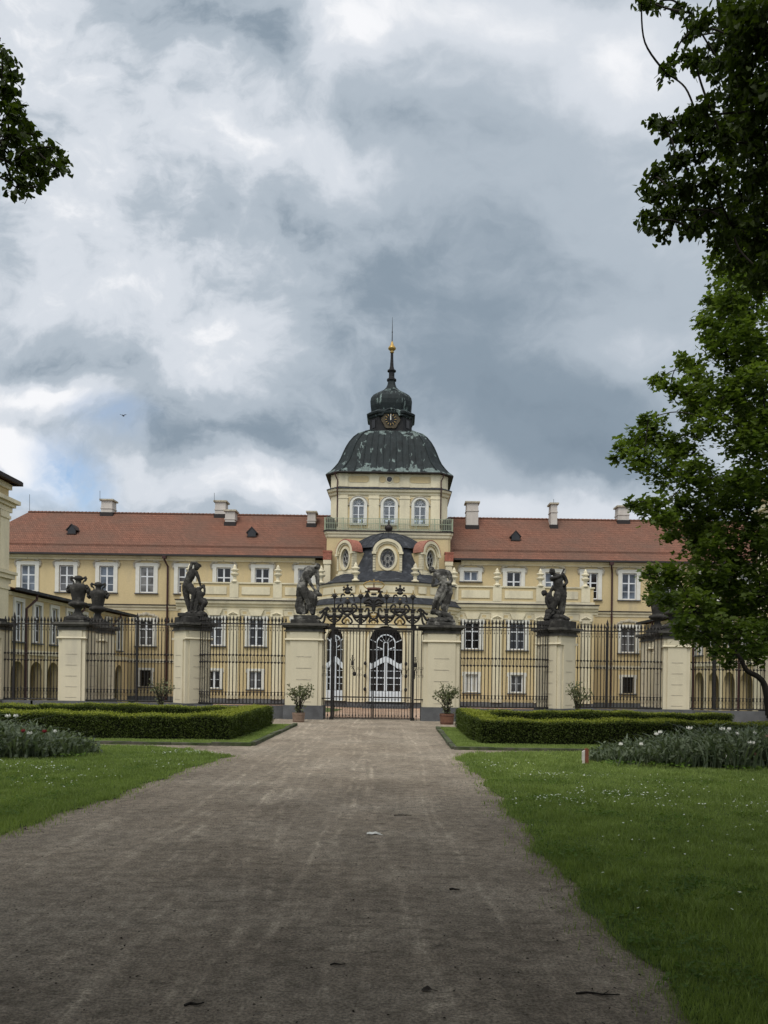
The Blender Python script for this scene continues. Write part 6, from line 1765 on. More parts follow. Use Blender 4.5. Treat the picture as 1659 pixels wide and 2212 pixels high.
M['linden'] = leaf_mat('linden_leaf', (0.019, 0.032, 0.007), (0.056, 0.082, 0.013), 0.32, .7, 1.0)
M['maple'] = leaf_mat('maple_leaf', (0.040, 0.072, 0.015), (0.140, 0.188, 0.038), 0.42, .5, .8)
M['hedge'] = leaf_mat('hedge_leaf', (0.030, 0.046, 0.008), (0.085, 0.115, 0.018), 0.25, .6, 3)
M['hedge_top'] = leaf_mat('hedge_top_leaf', (0.17, 0.20, 0.025), (0.30, 0.32, 0.05), 0.3, .6, 3)  # brighter yellow-green for the leaves on the hedge tops
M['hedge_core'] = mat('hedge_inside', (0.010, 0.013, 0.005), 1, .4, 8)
M['grass'] = leaf_mat('grass_blade', (0.115, 0.170, 0.042), (0.34, 0.42, 0.135), 0.3, .6, 1.1)
M['bedleaf'] = leaf_mat('bluish_bed_leaf', (0.050, 0.075, 0.040), (0.19, 0.225, 0.145), 0.25, .5, 5)
M['oleander'] = leaf_mat('oleander_leaf', (0.075, 0.088, 0.042), (0.17, 0.185, 0.10), 0.2, .5, 3)
M['petal'] = mat('white_petal', (0.80, 0.79, 0.72), .6, .05, 5)
M['petal_red'] = mat('dark_red_petal', (0.20, 0.015, 0.02), .6, .1, 5)
M['petal_pink'] = mat('pink_petal', (0.55, 0.28, 0.25), .6, .1, 5)
M['daisy'] = mat('daisy_white', (0.62, 0.66, 0.54), .8, .1, 5)

# ---------------------------------------------------------------- trees
def tree(name, label, trunk, clumps, leaf_kind, leaf_size, dens, mt, stem_r, tuft_r, twigs=True, up=.5, droop=0.0, group=None, extra_limbs=()):
    """trunk: points from the ground up; clumps: (x, y, z, radius). Branches grow from the trunk to every clump"""
    base = trunk[0]
    t = thing(name, label, 'tree', base, 0, group)
    tr = [Vector(p) for p in trunk]
    MB().tube(sm3(tr), [stem_r * (1 - .72 * i / (6 * (len(tr) - 1))) for i in range(6 * (len(tr) - 1) + 1)], 9).build('trunk', M['bark'], t, smooth=True)
    nodes = []      # (point, depth)
    for a, b in zip(tr[1:], tr[2:]):
        for k in range(4): nodes.append((a + (b - a) * k / 4, 0))
    nodes.append((tr[-1], 0))
    br = MB(); pts = []; 
    core = tr[-1]
    order = sorted(clumps, key=lambda c: min((Vector(c[:3]) - p).length for p in tr))
    for (x, y, z, r) in order:
        c = Vector((x, y, z))
        best = min(nodes, key=lambda nd: (nd[0] - c).length + .07 * nd[1] + max(0, nd[0].z - c.z) * .25)
        p0 = best[0]; dpt = best[1] + 1
        mid = p0.lerp(c, .5) + Vector((random.uniform(-.12, .12), random.uniform(-.12, .12), random.uniform(-.02, .16))) * (c - p0).length
        r0 = max(.012, stem_r * (.42 ** dpt) * .8); r1 = max(.008, r0 * .5)
        cur = sm3([p0, mid, c])
        br.tube(cur, [r0 + (r1 - r0) * i / (len(cur) - 1) for i in range(len(cur))], 6)
        for q in cur[3:]: nodes.append((q, dpt))
        n = int(dens * r * r / (leaf_size * leaf_size)) + 16
        tf_ = min(tuft_r, max(r * .3, .045)); rr_ = max(.05, r - tf_ * .7); pp, tcs = tufts((x, y, z), (rr_, rr_, rr_ * .9), n, tf_, per=14 if r < .2 else 22)
        pts.append(pp)
        if twigs:
            for q in tcs[:: max(1, len(tcs) // 14)]:
                q = Vector(q); m2 = c.lerp(q, .5) + Vector((0, 0, .05 * r))
                br.tube([c, m2, q], [r1 * .7, r1 * .5, .003], 4)
    for lim in extra_limbs:
        lp = sm3([Vector(p) for p in lim[0]]); br.tube(lp, [lim[1] + (lim[2] - lim[1]) * i / (len(lp) - 1) for i in range(len(lp))], 8)
    br.build('limbs', M['bark'], t, smooth=True)
    leaves('crown', leaf_kind, np.concatenate(pts), leaf_size, mt, t, up, droop)
    return t
def sm3(pts, n=6):
    p = [pts[0]] + list(pts) + [pts[-1]]; o = []
    for i in range(1, len(p) - 2):
        for k in range(n):
            t = k / n
            o.append(.5 * ((2 * p[i]) + (-p[i-1] + p[i+1]) * t + (2*p[i-1] - 5*p[i] + 4*p[i+1] - p[i+2]) * t*t + (-p[i-1] + 3*p[i] - 3*p[i+1] + p[i+2]) * t**3))
    o.append(pts[-1]); return o
def cl(lst, Y, spread):
    o = []
    for i, (u, v, r) in enumerate(lst):
        y = Y + spread * math.sin(i * 2.399)
        p = P(u, v, y); o.append((p.x, p.y, p.z, r * y / F_PX))
    return o
maple = [(1590, 545, 80), (1640, 610, 95), (1585, 630, 60), (1590, 700, 70), (1650, 740, 90), (1540, 650, 24), (1512, 690, 24), (1535, 712, 28), (1560, 760, 46), (1600, 800, 70), (1650, 850, 80),
         (1418, 822, 24), (1448, 838, 30), (1482, 852, 36), (1522, 862, 46), (1476, 775, 20), (1492, 795, 30), (1512, 828, 34), (1575, 850, 52), (1610, 905, 70), (1540, 905, 44), (1508, 925, 30), (1600, 955, 46), (1650, 950, 70), (1500, 880, 30),
         (1326, 992, 14), (1345, 975, 26), (1372, 950, 36), (1400, 905, 20), (1408, 930, 40), (1445, 950, 40), (1390, 995, 38), (1440, 1010, 56), (1490, 1030, 52), (1475, 985, 34), (1530, 1060, 62), (1590, 1040, 44), (1640, 1040, 70), (1600, 1100, 80),
         (1362, 1088, 18), (1388, 1098, 30), (1425, 1100, 42), (1470, 1110, 56), (1530, 1130, 70), (1430, 1128, 28), (1500, 1170, 50), (1560, 1200, 80), (1640, 1180, 90), (1455, 1160, 26),
         (1402, 1240, 22), (1418, 1288, 26), (1440, 1300, 30), (1425, 1240, 32), (1412, 1272, 24), (1462, 1250, 46), (1520, 1260, 60), (1476, 1300, 38), (1500, 1320, 60), (1570, 1300, 80), (1640, 1290, 90), (1470, 1350, 34), (1530, 1370, 52), (1600, 1370, 60), (1650, 1380, 56), (1490, 1380, 24),
         (1555, 1405, 30), (1590, 1412, 26), (1575, 1432, 14), (1640, 1420, 28), (1660, 1300, 80)]
clm = cl(maple, 16.0, 1.3)
# the rest of the crown, beyond the edge of the picture
for x, y, z, r in ((9.2, 16.5, 4, 1.4), (9.6, 15.5, 6, 1.6), (9.4, 17.5, 7.5, 1.6), (10.2, 16.5, 9, 1.7), (11.5, 15.5, 4.5, 1.7), (12.5, 17, 6, 1.8), (11.5, 18, 8, 1.7), (13.5, 16, 7.8, 1.6), (11.6, 16, 10.4, 1.5), (10.4, 19, 5.5, 1.6), (12, 14, 7, 1.6), (10, 14.4, 8.4, 1.4)):
    clm.append((x, y, z, r))
LIMB = [P(u, v, 15.6) for u, v in ((1661, 1545), (1657, 1507), (1650, 1477), (1636, 1461), (1613, 1448), (1598, 1420), (1580, 1395), (1560, 1340))]
tree('maple_tree', 'broad bright green maple with a drooping dark limb, in front of the railing', [(10.6, 16.4, -.1), (10.5, 16.4, 1.6), (10.3, 16.3, 3.5), (10.3, 16.4, 6), (10.0, 16.3, 8.5), (9.4, 16.2, 10.6)],
     clm, 'maple', .112, 23, M['maple'], .26, .11, up=.7, extra_limbs=((LIMB, .075, .03), ([Vector((10.5, 16.4, .3)), Vector((9.3, 16.0, .35)), Vector((8.2, 15.7, .6)), LIMB[0]], .12, .075)))
linden = [(1400, 3, 12), (1425, 2, 12), (1385, 2, 8), (1468, 10, 14), (1492, 28, 14), (1505, 60, 22), (1490, 82, 14), (1530, 40, 26), (1570, 60, 46), (1610, 30, 60), (1650, 60, 80), (1590, 110, 54),
          (1438, 158, 13), (1452, 140, 15), (1475, 132, 18), (1500, 128, 22), (1525, 135, 26), (1560, 150, 40), (1620, 160, 70), (1575, 205, 42), (1640, 240, 80), (1590, 260, 50),
          (1412, 262, 14), (1428, 275, 16), (1450, 262, 20), (1478, 262, 22), (1505, 250, 26), (1460, 295, 16), (1530, 225, 30), (1500, 290, 26), (1535, 275, 36), (1560, 310, 40), (1610, 330, 70), (1655, 350, 70),
          (1410, 378, 20), (1432, 362, 24), (1462, 345, 26), (1500, 345, 30), (1395, 415, 16), (1418, 420, 24), (1450, 400, 32), (1490, 400, 36), (1388, 460, 14), (1392, 490, 16), (1410, 475, 16), (1435, 458, 28), (1470, 455, 34), (1440, 500, 14), (1510, 450, 36),
          (1545, 400, 46), (1600, 420, 64), (1650, 450, 70), (1490, 492, 24), (1530, 490, 34), (1580, 490, 50), (1640, 520, 60), (1600, 560, 44), (1650, 590, 50), (1560, 530, 26)]
cll = cl(linden, 8.6, .9)
for x, y, z, r in ((5.3, 8.6, 7.2, 1.1), (5.6, 8.2, 9.2, 1.3), (5.2, 9.4, 10.6, 1.4), (6.8, 8.5, 6.8, 1.4), (7.4, 7.6, 8.6, 1.5), (7.2, 9.6, 9, 1.5), (6.4, 7, 10.6, 1.6), (8.6, 8.6, 7.2, 1.5), (8.8, 8, 10, 1.6), (6.2, 6.4, 7.6, 1.2), (7.2, 8.6, 12, 1.6)):
    cll.append((x, y, z, r))
tree('linden_tree', 'tall dark linden with hanging sprays against the sky, nearest on the tree side', [(7.6, 8.4, -.1), (7.6, 8.4, 2.2), (7.4, 8.4, 4.5), (7.0, 8.4, 7.0), (6.6, 8.4, 9.6)],
     cll, 'heart', .064, 14, M['linden'], .3, .075, up=.3, droop=.7)
lin_l = [(2, 108, 10), (8, 120, 10), (18, 140, 14), (5, 150, 18), (12, 180, 22), (28, 170, 10), (10, 215, 26), (25, 235, 16), (5, 260, 30), (38, 225, 8), (35, 262, 18), (58, 282, 16), (20, 295, 28), (72, 290, 12), (45, 310, 28), (78, 322, 20),
         (10, 335, 24), (62, 345, 28), (92, 335, 14), (100, 325, 14), (120, 322, 10), (132, 338, 9), (142, 362, 7), (125, 365, 12), (105, 352, 18), (85, 362, 18), (40, 362, 24), (22, 382, 16), (50, 390, 18), (75, 388, 14), (98, 380, 9), (35, 405, 9), (52, 412, 8), (78, 405, 8), (-30, 200, 34), (-30, 300, 34), (-30, 370, 26)]
cl2 = cl(lin_l, 9.0, .5)
for x, y, z, r in ((-6.6, 9, 7.4, 1.1), (-7.0, 8.6, 9, 1.3), (-7.2, 9, 6.6, 1.4), (-7.4, 8.4, 8.6, 1.5), (-7.6, 9.6, 10.2, 1.4), (-8.6, 9, 7.6, 1.6), (-8.6, 8, 10, 1.6), (-6.9, 7, 8.8, 1.2)):
    cl2.append((x, y, z, r))
tree('linden_tree', 'dark linden spray reaching in beside the pale clouds, alone on its side', [(-7.8, 8.6, -.1), (-7.8, 8.6, 2.4), (-7.6, 8.6, 5), (-7.2, 8.6, 8)], cl2, 'heart', .066, 12, M['linden'], .28, .06, up=.3, droop=.7)
# unseen trees added behind and over the photographer to shade the near ground
def shade_tree(x, y, lab):
    c = []
    sg = 1 if x > 0 else -1
    for ix in range(5):
        for iy in range(3):
            xx = sg * (.5 + 2.1 * ix) + random.uniform(-.4, .4); yy = y + (iy - 1) * 2.1 + random.uniform(-.4, .4); r = random.uniform(1.5, 1.8)
            for lay in range(2):
                z = max((6.0 if abs(xx) < 3.2 else 4.6) + 2.4 * lay, 2.4 + .92 * (yy + r * 1.1) + r + 2.0 * lay) - (1.4 if yy < -11 else 0)
                if z < 10.5 and (lay == 0 or yy < 0) and not (abs(xx) < 6 and yy > SHADE_TREE_YMAX): c.append((xx, yy, z, r))
    return tree('shade_tree', lab, [(x, y, -.1), (x, y, 2.4), (x, y, 4.4), (x, y, 7.5)], c, 'heart', .32, 20, M['linden'], .32, .3, twigs=False, up=.8, group='unseen trees added behind the photographer for shade')
for i, (x, y) in enumerate(SHADE_TREE_POS):
    shade_tree(x, y, 'large leafy linden added unseen behind the photographer to shade the near ground')

# ---------------------------------------------------------------- hedges
def hedge(label, boxes, n_per=2600):
    x0, x1, y0, y1 = boxes[0][:4]
    t = thing('hedge', label, 'hedge', ((x0 + x1) / 2, (y0 + y1) / 2, .08))
    core = MB(); ps = []; top = []
    for (x0, x1, y0, y1, h) in boxes:
        core.box(x0 + .05, x1 - .05, y0 + .05, y1 - .05, 0, h - .05)
        def face(n, fx, fy, fz): 
            return np.stack([fx(n), fy(n), fz(n)], 1)
        U_ = lambda a, b: (lambda n: rng.uniform(a, b, n)); C_ = lambda a, s=.036: (lambda n: a + rng.normal(0, s, n))
        Lx, Ly = x1 - x0, y1 - y0
        zf = lambda n: .06 + (h - .06) * rng.uniform(0, 1, n) ** .9
        for n, a, b in ((int(n_per * Lx * h), U_(x0, x1), C_(y0)), (int(n_per * .5 * Lx * h), U_(x0, x1), C_(y1)), (int(n_per * Ly * h), C_(x0), U_(y0, y1)), (int(n_per * Ly * h), C_(x1), U_(y0, y1))):
            ps.append(face(n, a, b, zf))
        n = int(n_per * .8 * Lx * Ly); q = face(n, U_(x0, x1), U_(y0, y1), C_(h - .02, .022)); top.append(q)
        n = int(n_per * .5 * Lx * Ly); ps.append(face(n, U_(x0, x1), U_(y0, y1), C_(h - .05, .02)))
    p = np.concatenate(ps); q = np.concatenate(top)
    wv = lambda a: .026 * np.sin(a[:, 0] * 1.3) + .018 * np.sin(a[:, 0] * 5.1 + a[:, 1]) + .016 * np.sin(a[:, 1] * 3.7)
    p[:, 2] += wv(p) * (p[:, 2] / .6); q[:, 2] += wv(q); p[:, 2] += .02; q[:, 2] += .02
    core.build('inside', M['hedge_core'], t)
    leaves('foliage', 'oval', p, .038, M['hedge'], t, up=.2)
    leaves('top_foliage', 'oval', q, .036, M['hedge_top'], t, up=.15)
    return t
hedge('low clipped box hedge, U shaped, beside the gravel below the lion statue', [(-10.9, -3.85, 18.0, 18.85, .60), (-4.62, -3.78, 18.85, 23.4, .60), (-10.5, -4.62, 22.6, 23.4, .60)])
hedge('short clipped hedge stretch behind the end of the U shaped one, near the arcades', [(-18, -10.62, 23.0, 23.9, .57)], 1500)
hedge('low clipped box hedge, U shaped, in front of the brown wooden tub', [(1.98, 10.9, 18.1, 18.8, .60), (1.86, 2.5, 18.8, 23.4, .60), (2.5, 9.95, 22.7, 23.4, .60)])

# ---------------------------------------------------------------- turf
def blades(name, sampler, n, hmin, hmax, wmin, wmax, mt, near=6.0, lean=.55):
    x, y = sampler(n); n = len(x)
    dist = np.clip(np.sqrt(x * x + y * y) / near, .7, 2.6)
    patch = .55 + .45 * np.sin(x * 1.7 + 1.3 * np.sin(y * .9)) * np.sin(y * 1.1 + x * .4) + .3 * np.sin(x * 4.1 + y * 2.2)
    h = rng.uniform(hmin, hmax, n) * np.clip(.75 + .35 * patch, .5, 1.5)
    w = rng.uniform(wmin, wmax, n) * dist
    a = rng.uniform(0, 2 * math.pi, n); b = rng.uniform(0, 2 * math.pi, n); ln = h * rng.uniform(.1, lean, n)
    dx, dy = np.cos(a) * w / 2, np.sin(a) * w / 2
    z0 = np.full(n, .0)
    g = lambda px, py, pz: np.stack([px, py, pz], 1)
    v = np.stack([g(x - dx, y - dy, z0), g(x + dx, y + dy, z0), g(x + dx * .7 + np.cos(b) * ln * .35, y + dy * .7 + np.sin(b) * ln * .35, h * .6), g(x + np.cos(b) * ln, y + np.sin(b) * ln, h), g(x - dx * .7 + np.cos(b) * ln * .35, y - dy * .7 + np.sin(b) * ln * .35, h * .6)], 1)
    tri = np.array([(0, 1, 2), (0, 2, 4), (4, 2, 3)])
    f = tri[None] + (np.arange(n) * 5)[:, None, None]
    o = np_mesh(name, v.reshape(-1, 3), f, 3, mt); o['kind'] = 'stuff'
    return o
def inside(poly, x, y):
    r = np.zeros(len(x), bool); n = len(poly)
    for i in range(n):
        (x0, y0), (x1, y1) = poly[i], poly[(i + 1) % n]
        c = ((y0 > y) != (y1 > y)) & (x < (x1 - x0) * (y - y0) / (y1 - y0 + 1e-12) + x0)
        r ^= c
    return r
def lawn_sampler(poly, y0, y1, side, pw):
    def s(n):
        m = int(n * 1.6); t = rng.uniform(0, 1, m)
        y = (y0 ** pw + (y1 ** pw - y0 ** pw) * t) ** (1 / pw)      # density falls with distance
        lim = .56 * y + .9
        x = rng.uniform(0, 1, m) * (lim - 1.0) + 1.0 if side > 0 else -(rng.uniform(0, 1, m) * (lim - 2.9) + 2.9)
        jit = np.clip(rng.standard_t(2, m) * .05, -.3, .3)
        k = inside(poly, x + jit, y); return x[k][:n], y[k][:n]
    return s
blades('grass', lawn_sampler(LAWN_R, 3.0, 17.2, 1, .55), 250000, .022, .058, .0035, .007, M['grass'])
blades('grass', lawn_sampler(LAWN_L, 6.3, 17.0, -1, .55), 110000, .022, .055, .0035, .007, M['grass'])
def bed_sampler(poly, a, b, c, d_):
    def s(n):
        x = rng.uniform(a, b, n); y = rng.uniform(c, d_, n); k = inside(poly, x, y); return x[k], y[k]
    return s
o = blades('grass', bed_sampler(BED_L, -11, -3.2, 17.1, 18.1), 16000, .02, .05, .005, .009, M['grass']); o.location.z = .03
o = blades('grass', bed_sampler(BED_L, -3.9, -3.25, 17.1, 24), 12000, .02, .05, .005, .009, M['grass']); o.location.z = .03
o = blades('grass', bed_sampler(BED_R, 1.35, 2.0, 17, 23.7), 12000, .02, .05, .005, .009, M['grass']); o.location.z = .03
o = blades('grass', bed_sampler(BED_R, 1.9, 10.5, 17, 18.2), 18000, .02, .05, .005, .009, M['grass']); o.location.z = .03
def tuft_sampler(poly, side, y0, y1, m):
    def s(n):
        cy = rng.uniform(y0 ** .6, y1 ** .6, m) ** (1 / .6); cx = side * ((1.4 if side > 0 else 3.5) + rng.uniform(0, 1, m) * (.5 * cy))
        k = rng.integers(0, m, n); x = cx[k] + rng.normal(0, .06, n); y = cy[k] + rng.normal(0, .06, n)
        i = inside(poly, x, y); return x[i], y[i]
    return s
blades('grass', tuft_sampler(LAWN_R, 1, 3.4, 16, 420), 30000, .05, .11, .004, .008, M['grass'], lean=.8)
blades('grass', tuft_sampler(LAWN_L, -1, 7, 16, 240), 15000, .05, .11, .004, .008, M['grass'], lean=.8)
# clover and other broad weeds in patches; daisies
def broad(name, centres, n, size, mt, z=.035):
    pp = []
    for x, y, r in centres:
        m = int(n * r * r); a = rng.uniform(0, 2 * math.pi, m); q = r * np.sqrt(rng.uniform(0, 1, m))
        pp.append(np.stack([x + q * np.cos(a), y + q * np.sin(a) * .8, z + rng.normal(0, .012, m)], 1))
    o = leaves(name, 'heart', np.concatenate(pp), size, mt, None, up=1.4); o['kind'] = 'stuff'; return o
M['clover'] = leaf_mat('clover_leaf', (0.05, 0.11, 0.008), (0.12, 0.20, 0.022), 0.25, .6, 3)
cv = [(rng.uniform(1.6, 5.5), rng.uniform(4.2, 12), rng.uniform(.15, .42)) for _ in range(40)] + [(rng.uniform(1.5, 2.6), rng.uniform(3.6, 7), rng.uniform(.12, .3)) for _ in range(18)] + [(1.52, y, .14) for y in np.arange(4, 14, .55)]
cv += [(rng.uniform(-7, -3.9), rng.uniform(7.5, 14), rng.uniform(.15, .4)) for _ in range(26)]
broad('clover', cv, 1500, .026, M['clover'])
dp = []
for (cx, cy, sx_, sy_, m) in ((3.4, 9.6, 1.6, .25, 90), (4.6, 8.2, .9, .2, 90), (2.6, 12.4, 1.0, .3, 90), (3.2, 10.4, 1.2, .35, 150), (2.1, 9.9, .6, .3, 60), (4.9, 9.0, .7, .4, 70), (2.0, 13.6, .6, .6, 60), (4.5, 11.5, 1.6, 1.2, 80), (3.0, 7.2, 1.3, 1.5, 40), (2.6, 5.2, .9, .8, 12), (5.6, 8.3, .5, .15, 70),
                              (-5.6, 12.4, 1.2, .7, 110), (-4.1, 15.0, .5, .25, 80), (-4.9, 10.8, 1.0, .8, 60), (-3.9, 13.2, .35, .6, 30), (-7, 13, 1, .4, 50)):
    m = int(m)
    dp.append(np.stack([rng.normal(cx, sx_ * .6, m), rng.normal(cy, sy_ * .6, m), rng.uniform(.045, .085, m)], 1))
dp = np.concatenate(dp); k = inside(LAWN_R, dp[:, 0], dp[:, 1]) | inside(LAWN_L, dp[:, 0], dp[:, 1]); dp = dp[k]
o = leaves('daisies', 'quad', dp, .019, M['daisy'], None, up=2.0); o['kind'] = 'stuff'

# ---------------------------------------------------------------- flower beds
def flower_bed(cx, cy, rx, ry, n, low_side, label):
    a = rng.uniform(0, 2 * math.pi, n); q = np.sqrt(rng.uniform(0, 1, n)); x = cx + rx * q * np.cos(a); y = cy + ry * q * np.sin(a)
    t_ = np.clip((x - (cx - rx)) / (2 * rx), 0, 1) if low_side < 0 else np.clip(((cx + rx) - x) / (2 * rx), 0, 1)
    hm = .22 + .46 * np.clip(t_ * 2.6, 0, 1) ** .8
    h = hm * rng.uniform(.35, 1.12, n) * (1 + .18 * np.sin(x * 5.1) * np.sin(y * 6.3 + x)); w = rng.uniform(.018, .055, n)
    b = rng.uniform(0, 2 * math.pi, n); c = b + rng.normal(1.57, .4, n); ln = h * rng.uniform(.1, .95, n)
    dx, dy = np.cos(c) * w / 2, np.sin(c) * w / 2; ox, oy = np.cos(b) * ln, np.sin(b) * ln
    g = lambda px, py, pz: np.stack([px, py, pz], 1)
    z = np.zeros(n)
    v = np.stack([g(x - dx * .6, y - dy * .6, z), g(x + dx * .6, y + dy * .6, z), g(x - dx + ox * .2, y - dy + oy * .2, h * .45), g(x + dx + ox * .2, y + dy + oy * .2, h * .45),
                  g(x - dx * .8 + ox * .6, y - dy * .8 + oy * .6, h * .82), g(x + dx * .8 + ox * .6, y + dy * .8 + oy * .6, h * .82), g(x + ox * 1.25, y + oy * 1.25, h * (1 - .22 * rng.uniform(0, 1, n)))], 1)
    tri = np.array([(0, 1, 3), (0, 3, 2), (2, 3, 5), (2, 5, 4), (4, 5, 6)])
    f = tri[None] + (np.arange(n) * 7)[:, None, None]
    o = np_mesh('flower_bed_leaves', v.reshape(-1, 3), f, 3, M['bedleaf']); o['kind'] = 'stuff'
    k = rng.integers(0, n, n); bx = np.stack([x[k] + rng.normal(0, .05, n), y[k] + rng.normal(0, .05, n), h[k] * rng.uniform(.35, .95, n)], 1)
    o2 = leaves('flower_bed_foliage', 'oval', bx, .085, M['bedleaf'], None, up=.3); o2['kind'] = 'stuff'
    return o
flower_bed(7.55, 15.0, 3.75, 1.35, 7000, -1, '')
flower_bed(-8.9, 14.75, 3.15, 1.2, 5600, 1, '')
def disc(name, cx, cy, rx, ry, mt, lift):
    pts = [(cx + rx * math.cos(a) * (1 + .03 * math.sin(5 * a)), cy + ry * math.sin(a)) for a in np.linspace(0, 2 * math.pi, 40, endpoint=False)]
    return sheet(name, pts, lift, mt)
disc('bed_soil', 7.55, 15.0, 3.8, 1.38, M['soil'], .014); disc('bed_soil', -8.9, 14.75, 3.2, 1.23, M['soil'], .014)
def tulip(u, v, Y, kind, label, openness=1.0):
    p = P(u, v, Y)
    base = Vector((p.x + random.uniform(-.05, .05), Y + .03, .012))
    t = thing('tulip', label, 'flower', base)
    MB().tube([base, base.lerp(p, .55) + Vector((.015, 0, 0)), p], [.006, .005, .005], 5).build('stem', M['bedleaf'], t)
    h = MB()
    for k in range(6):
        a = R(60 * k + 20); r = .032 * openness; o_ = Vector((math.cos(a), math.sin(a), 0)); s_ = Vector((-o_.y, o_.x, 0))
        q = [p, p + o_ * r * .95 - s_ * .024 + Vector((0, 0, .03)), p + o_ * r * .95 + s_ * .024 + Vector((0, 0, .03)), p + o_ * r * (.75 + .5 * (openness - 1)) + Vector((0, 0, .078))]
        h.add(q, [(0, 2, 1), (1, 2, 3)])
    h.ball(p + Vector((0, 0, .03)), (.022, .022, .03), 7, 5)
    h.build('blossom', M[kind], t)
    lf = MB(); 
    for s in (-1, 1):
        lf.add([base, base + Vector((s * .05, 0, .12)), base + Vector((s * .1, .02, .26)), base + Vector((s * .03, .03, .14))], [(0, 1, 2), (0, 2, 3)])
    lf.build('leaf', M['bedleaf'], t)
WH = 'petal'
for u, v, k, lab, op in ((1341, 1612, WH, 'white tulip nearest the wooden stake', 1), (1385, 1612, WH, 'white tulip second from the wooden stake, standing low', 1), (1418, 1590, WH, 'white tulip, lower one of a close pair against the hedge', 1.2), (1426, 1586, WH, 'white tulip, higher one of a close pair against the hedge', 1.2),
                     (1489, 1577, WH, 'wide open white tulip standing highest before the hedge', 1.7), (1560, 1579, WH, 'fallen open white tulip at the end of the rear hedge', 1.6), (1575, 1579, WH, 'white tulip closely above a smaller white one', 1.1), (1571, 1586, WH, 'small white tulip just under another white one', .9),
                     (1593, 1589, WH, 'creamy tulip half open beside the hedge top', 1.3), (1631, 1587, WH, 'white tulip farthest along the bed, by the frame edge', 1), (1623, 1609, WH, 'large ragged white tulip among grey green leaves', 1.8), (1568, 1639, WH, 'white tulip sunk lowest in the leaves of the large bed', 1),
                     (1635, 1634, 'petal_pink', 'faded pink tulip low in the large bed', 1.4), (1654, 1596, 'petal_pink', 'pink tulip cut by the frame edge', 1.2)):
    tulip(u, v, 13.85 if v > 1600 else 14.8, k, lab, op)
for u, v, k, lab, op in ((17, 1551, WH, 'round white tulip nearest the frame edge above the small bed', 1.5), (34, 1551, WH, 'round white tulip, second from the frame edge above the small bed', 1.3), (64, 1588, WH, 'cream white tulip between two dark red ones', 1.5),
                     (50, 1583, 'petal_red', 'dark red tulip beside a cream white one, near the frame edge', 1.1), (96, 1584, 'petal_red', 'dark red tulip farther along the small bed, in front of the hedge', 1.3), (119, 1584, WH, 'pale closed tulip at the hedge side of the small bed', .8)):
    tulip(u, v, 14.0, k, lab, op)
broad('bed_weeds', [(4.2, 14.2, .4), (5.0, 14.0, .4), (-6.0, 14.2, .35), (6.2, 13.8, .4)], 500, .05, M['clover'], .08)

# ---------------------------------------------------------------- potted shrubs
def shrub(loc, label, tub_r, tub_h, h, spread, tubmat, n=520, bushy=1.0):
    t = thing('potted_shrub', label, 'potted plant', loc)
    o = Vector(loc)
    m = MB().lathe(o.x, o.y, [(tub_r * .86, o.z), (tub_r, o.z + tub_h), (tub_r * .92, o.z + tub_h), (tub_r * .9, o.z + tub_h - .04)], 22)
    q = m.build('tub', M[tubmat], t, smooth=False)
    hp = MB()
    for zz in (.16, .82): hp.lathe(o.x, o.y, [(tub_r * (.86 + .14 * zz) + .004, o.z + tub_h * zz - .015), (tub_r * (.86 + .14 * zz) + .012, o.z + tub_h * zz), (tub_r * (.86 + .14 * zz) + .004, o.z + tub_h * zz + .015)], 22)
    hp.build('hoop', M['rust'] if tubmat == 'tub_red' else M[tubmat], q)
    MB().lathe(o.x, o.y, [(.02, o.z + tub_h - .03), (tub_r * .9, o.z + tub_h - .035)], 18).build('soil', M['soil'], t)
    st = MB(); pts = []
    rnd = random.Random(int(abs(loc[0]) * 100))
    for i in range(int(15 * bushy)):
        a = 2 * math.pi * i / 15 * 2.4 + rnd.uniform(-.3, .3); f = rnd.uniform(.35, 1.0)
        b0 = o + Vector((rnd.uniform(-.05, .05), rnd.uniform(-.05, .05), tub_h - .04))
        tip = o + Vector((math.cos(a) * spread * f, math.sin(a) * spread * f * .8, tub_h + h * (rnd.uniform(.45, .8) + .25 * (1 - f))))
        mid = b0.lerp(tip, .45) + Vector((0, 0, .12 * h)) - Vector((math.cos(a), math.sin(a), 0)) * spread * .08
        c = sm3([b0, mid, tip]); st.tube(c, [.016 - .012 * k / (len(c) - 1) for k in range(len(c))], 5)
        for k in range(2):
            tw = c[6 + 2 * k]; e = tw + Vector((rnd.uniform(-.2, .2), rnd.uniform(-.2, .2), rnd.uniform(.08, .26)))
            st.tube([tw, e], [.006, .003], 4); c2 = e
            for _ in range(int(n / 60)): pts.append(e + Vector((rnd.gauss(0, .045), rnd.gauss(0, .045), rnd.gauss(0, .045))))
        for _ in range(int(n / 15)):
            s_ = rnd.random() ** .6; pts.append(c[int(s_ * (len(c) - 1))] + Vector((rnd.gauss(0, .045), rnd.gauss(0, .045), rnd.gauss(0.02, .045))))
    st.build('stems', M['bark'], t)
    leaves('foliage', 'oval', np.array([tuple(p) for p in pts]), .085, M['oleander'], t, up=.1)
shrub((-3.30, 26.0, 0), 'sparse leggy shrub in a round greyish tub by the lion statue pillar', .22, .32, 1.18, .66, 'tub', 300)
shrub((1.71, 25.9, 0), 'compact grey green shrub in a brown wooden tub by the stooping statue pillar', .25, .36, 1.12, .52, 'tub_red', 380)
shrub((6.35, 27.0, 0), 'upright shrub rising behind the hedge before the pillar of the statue with a child', .22, .32, 1.3, .56, 'tub', 300)
shrub((-8.3, 27.0, 0), 'thin loose shrub behind the hedge against the railing by the raised arm statue', .22, .32, 1.25, .66, 'tub', 170)

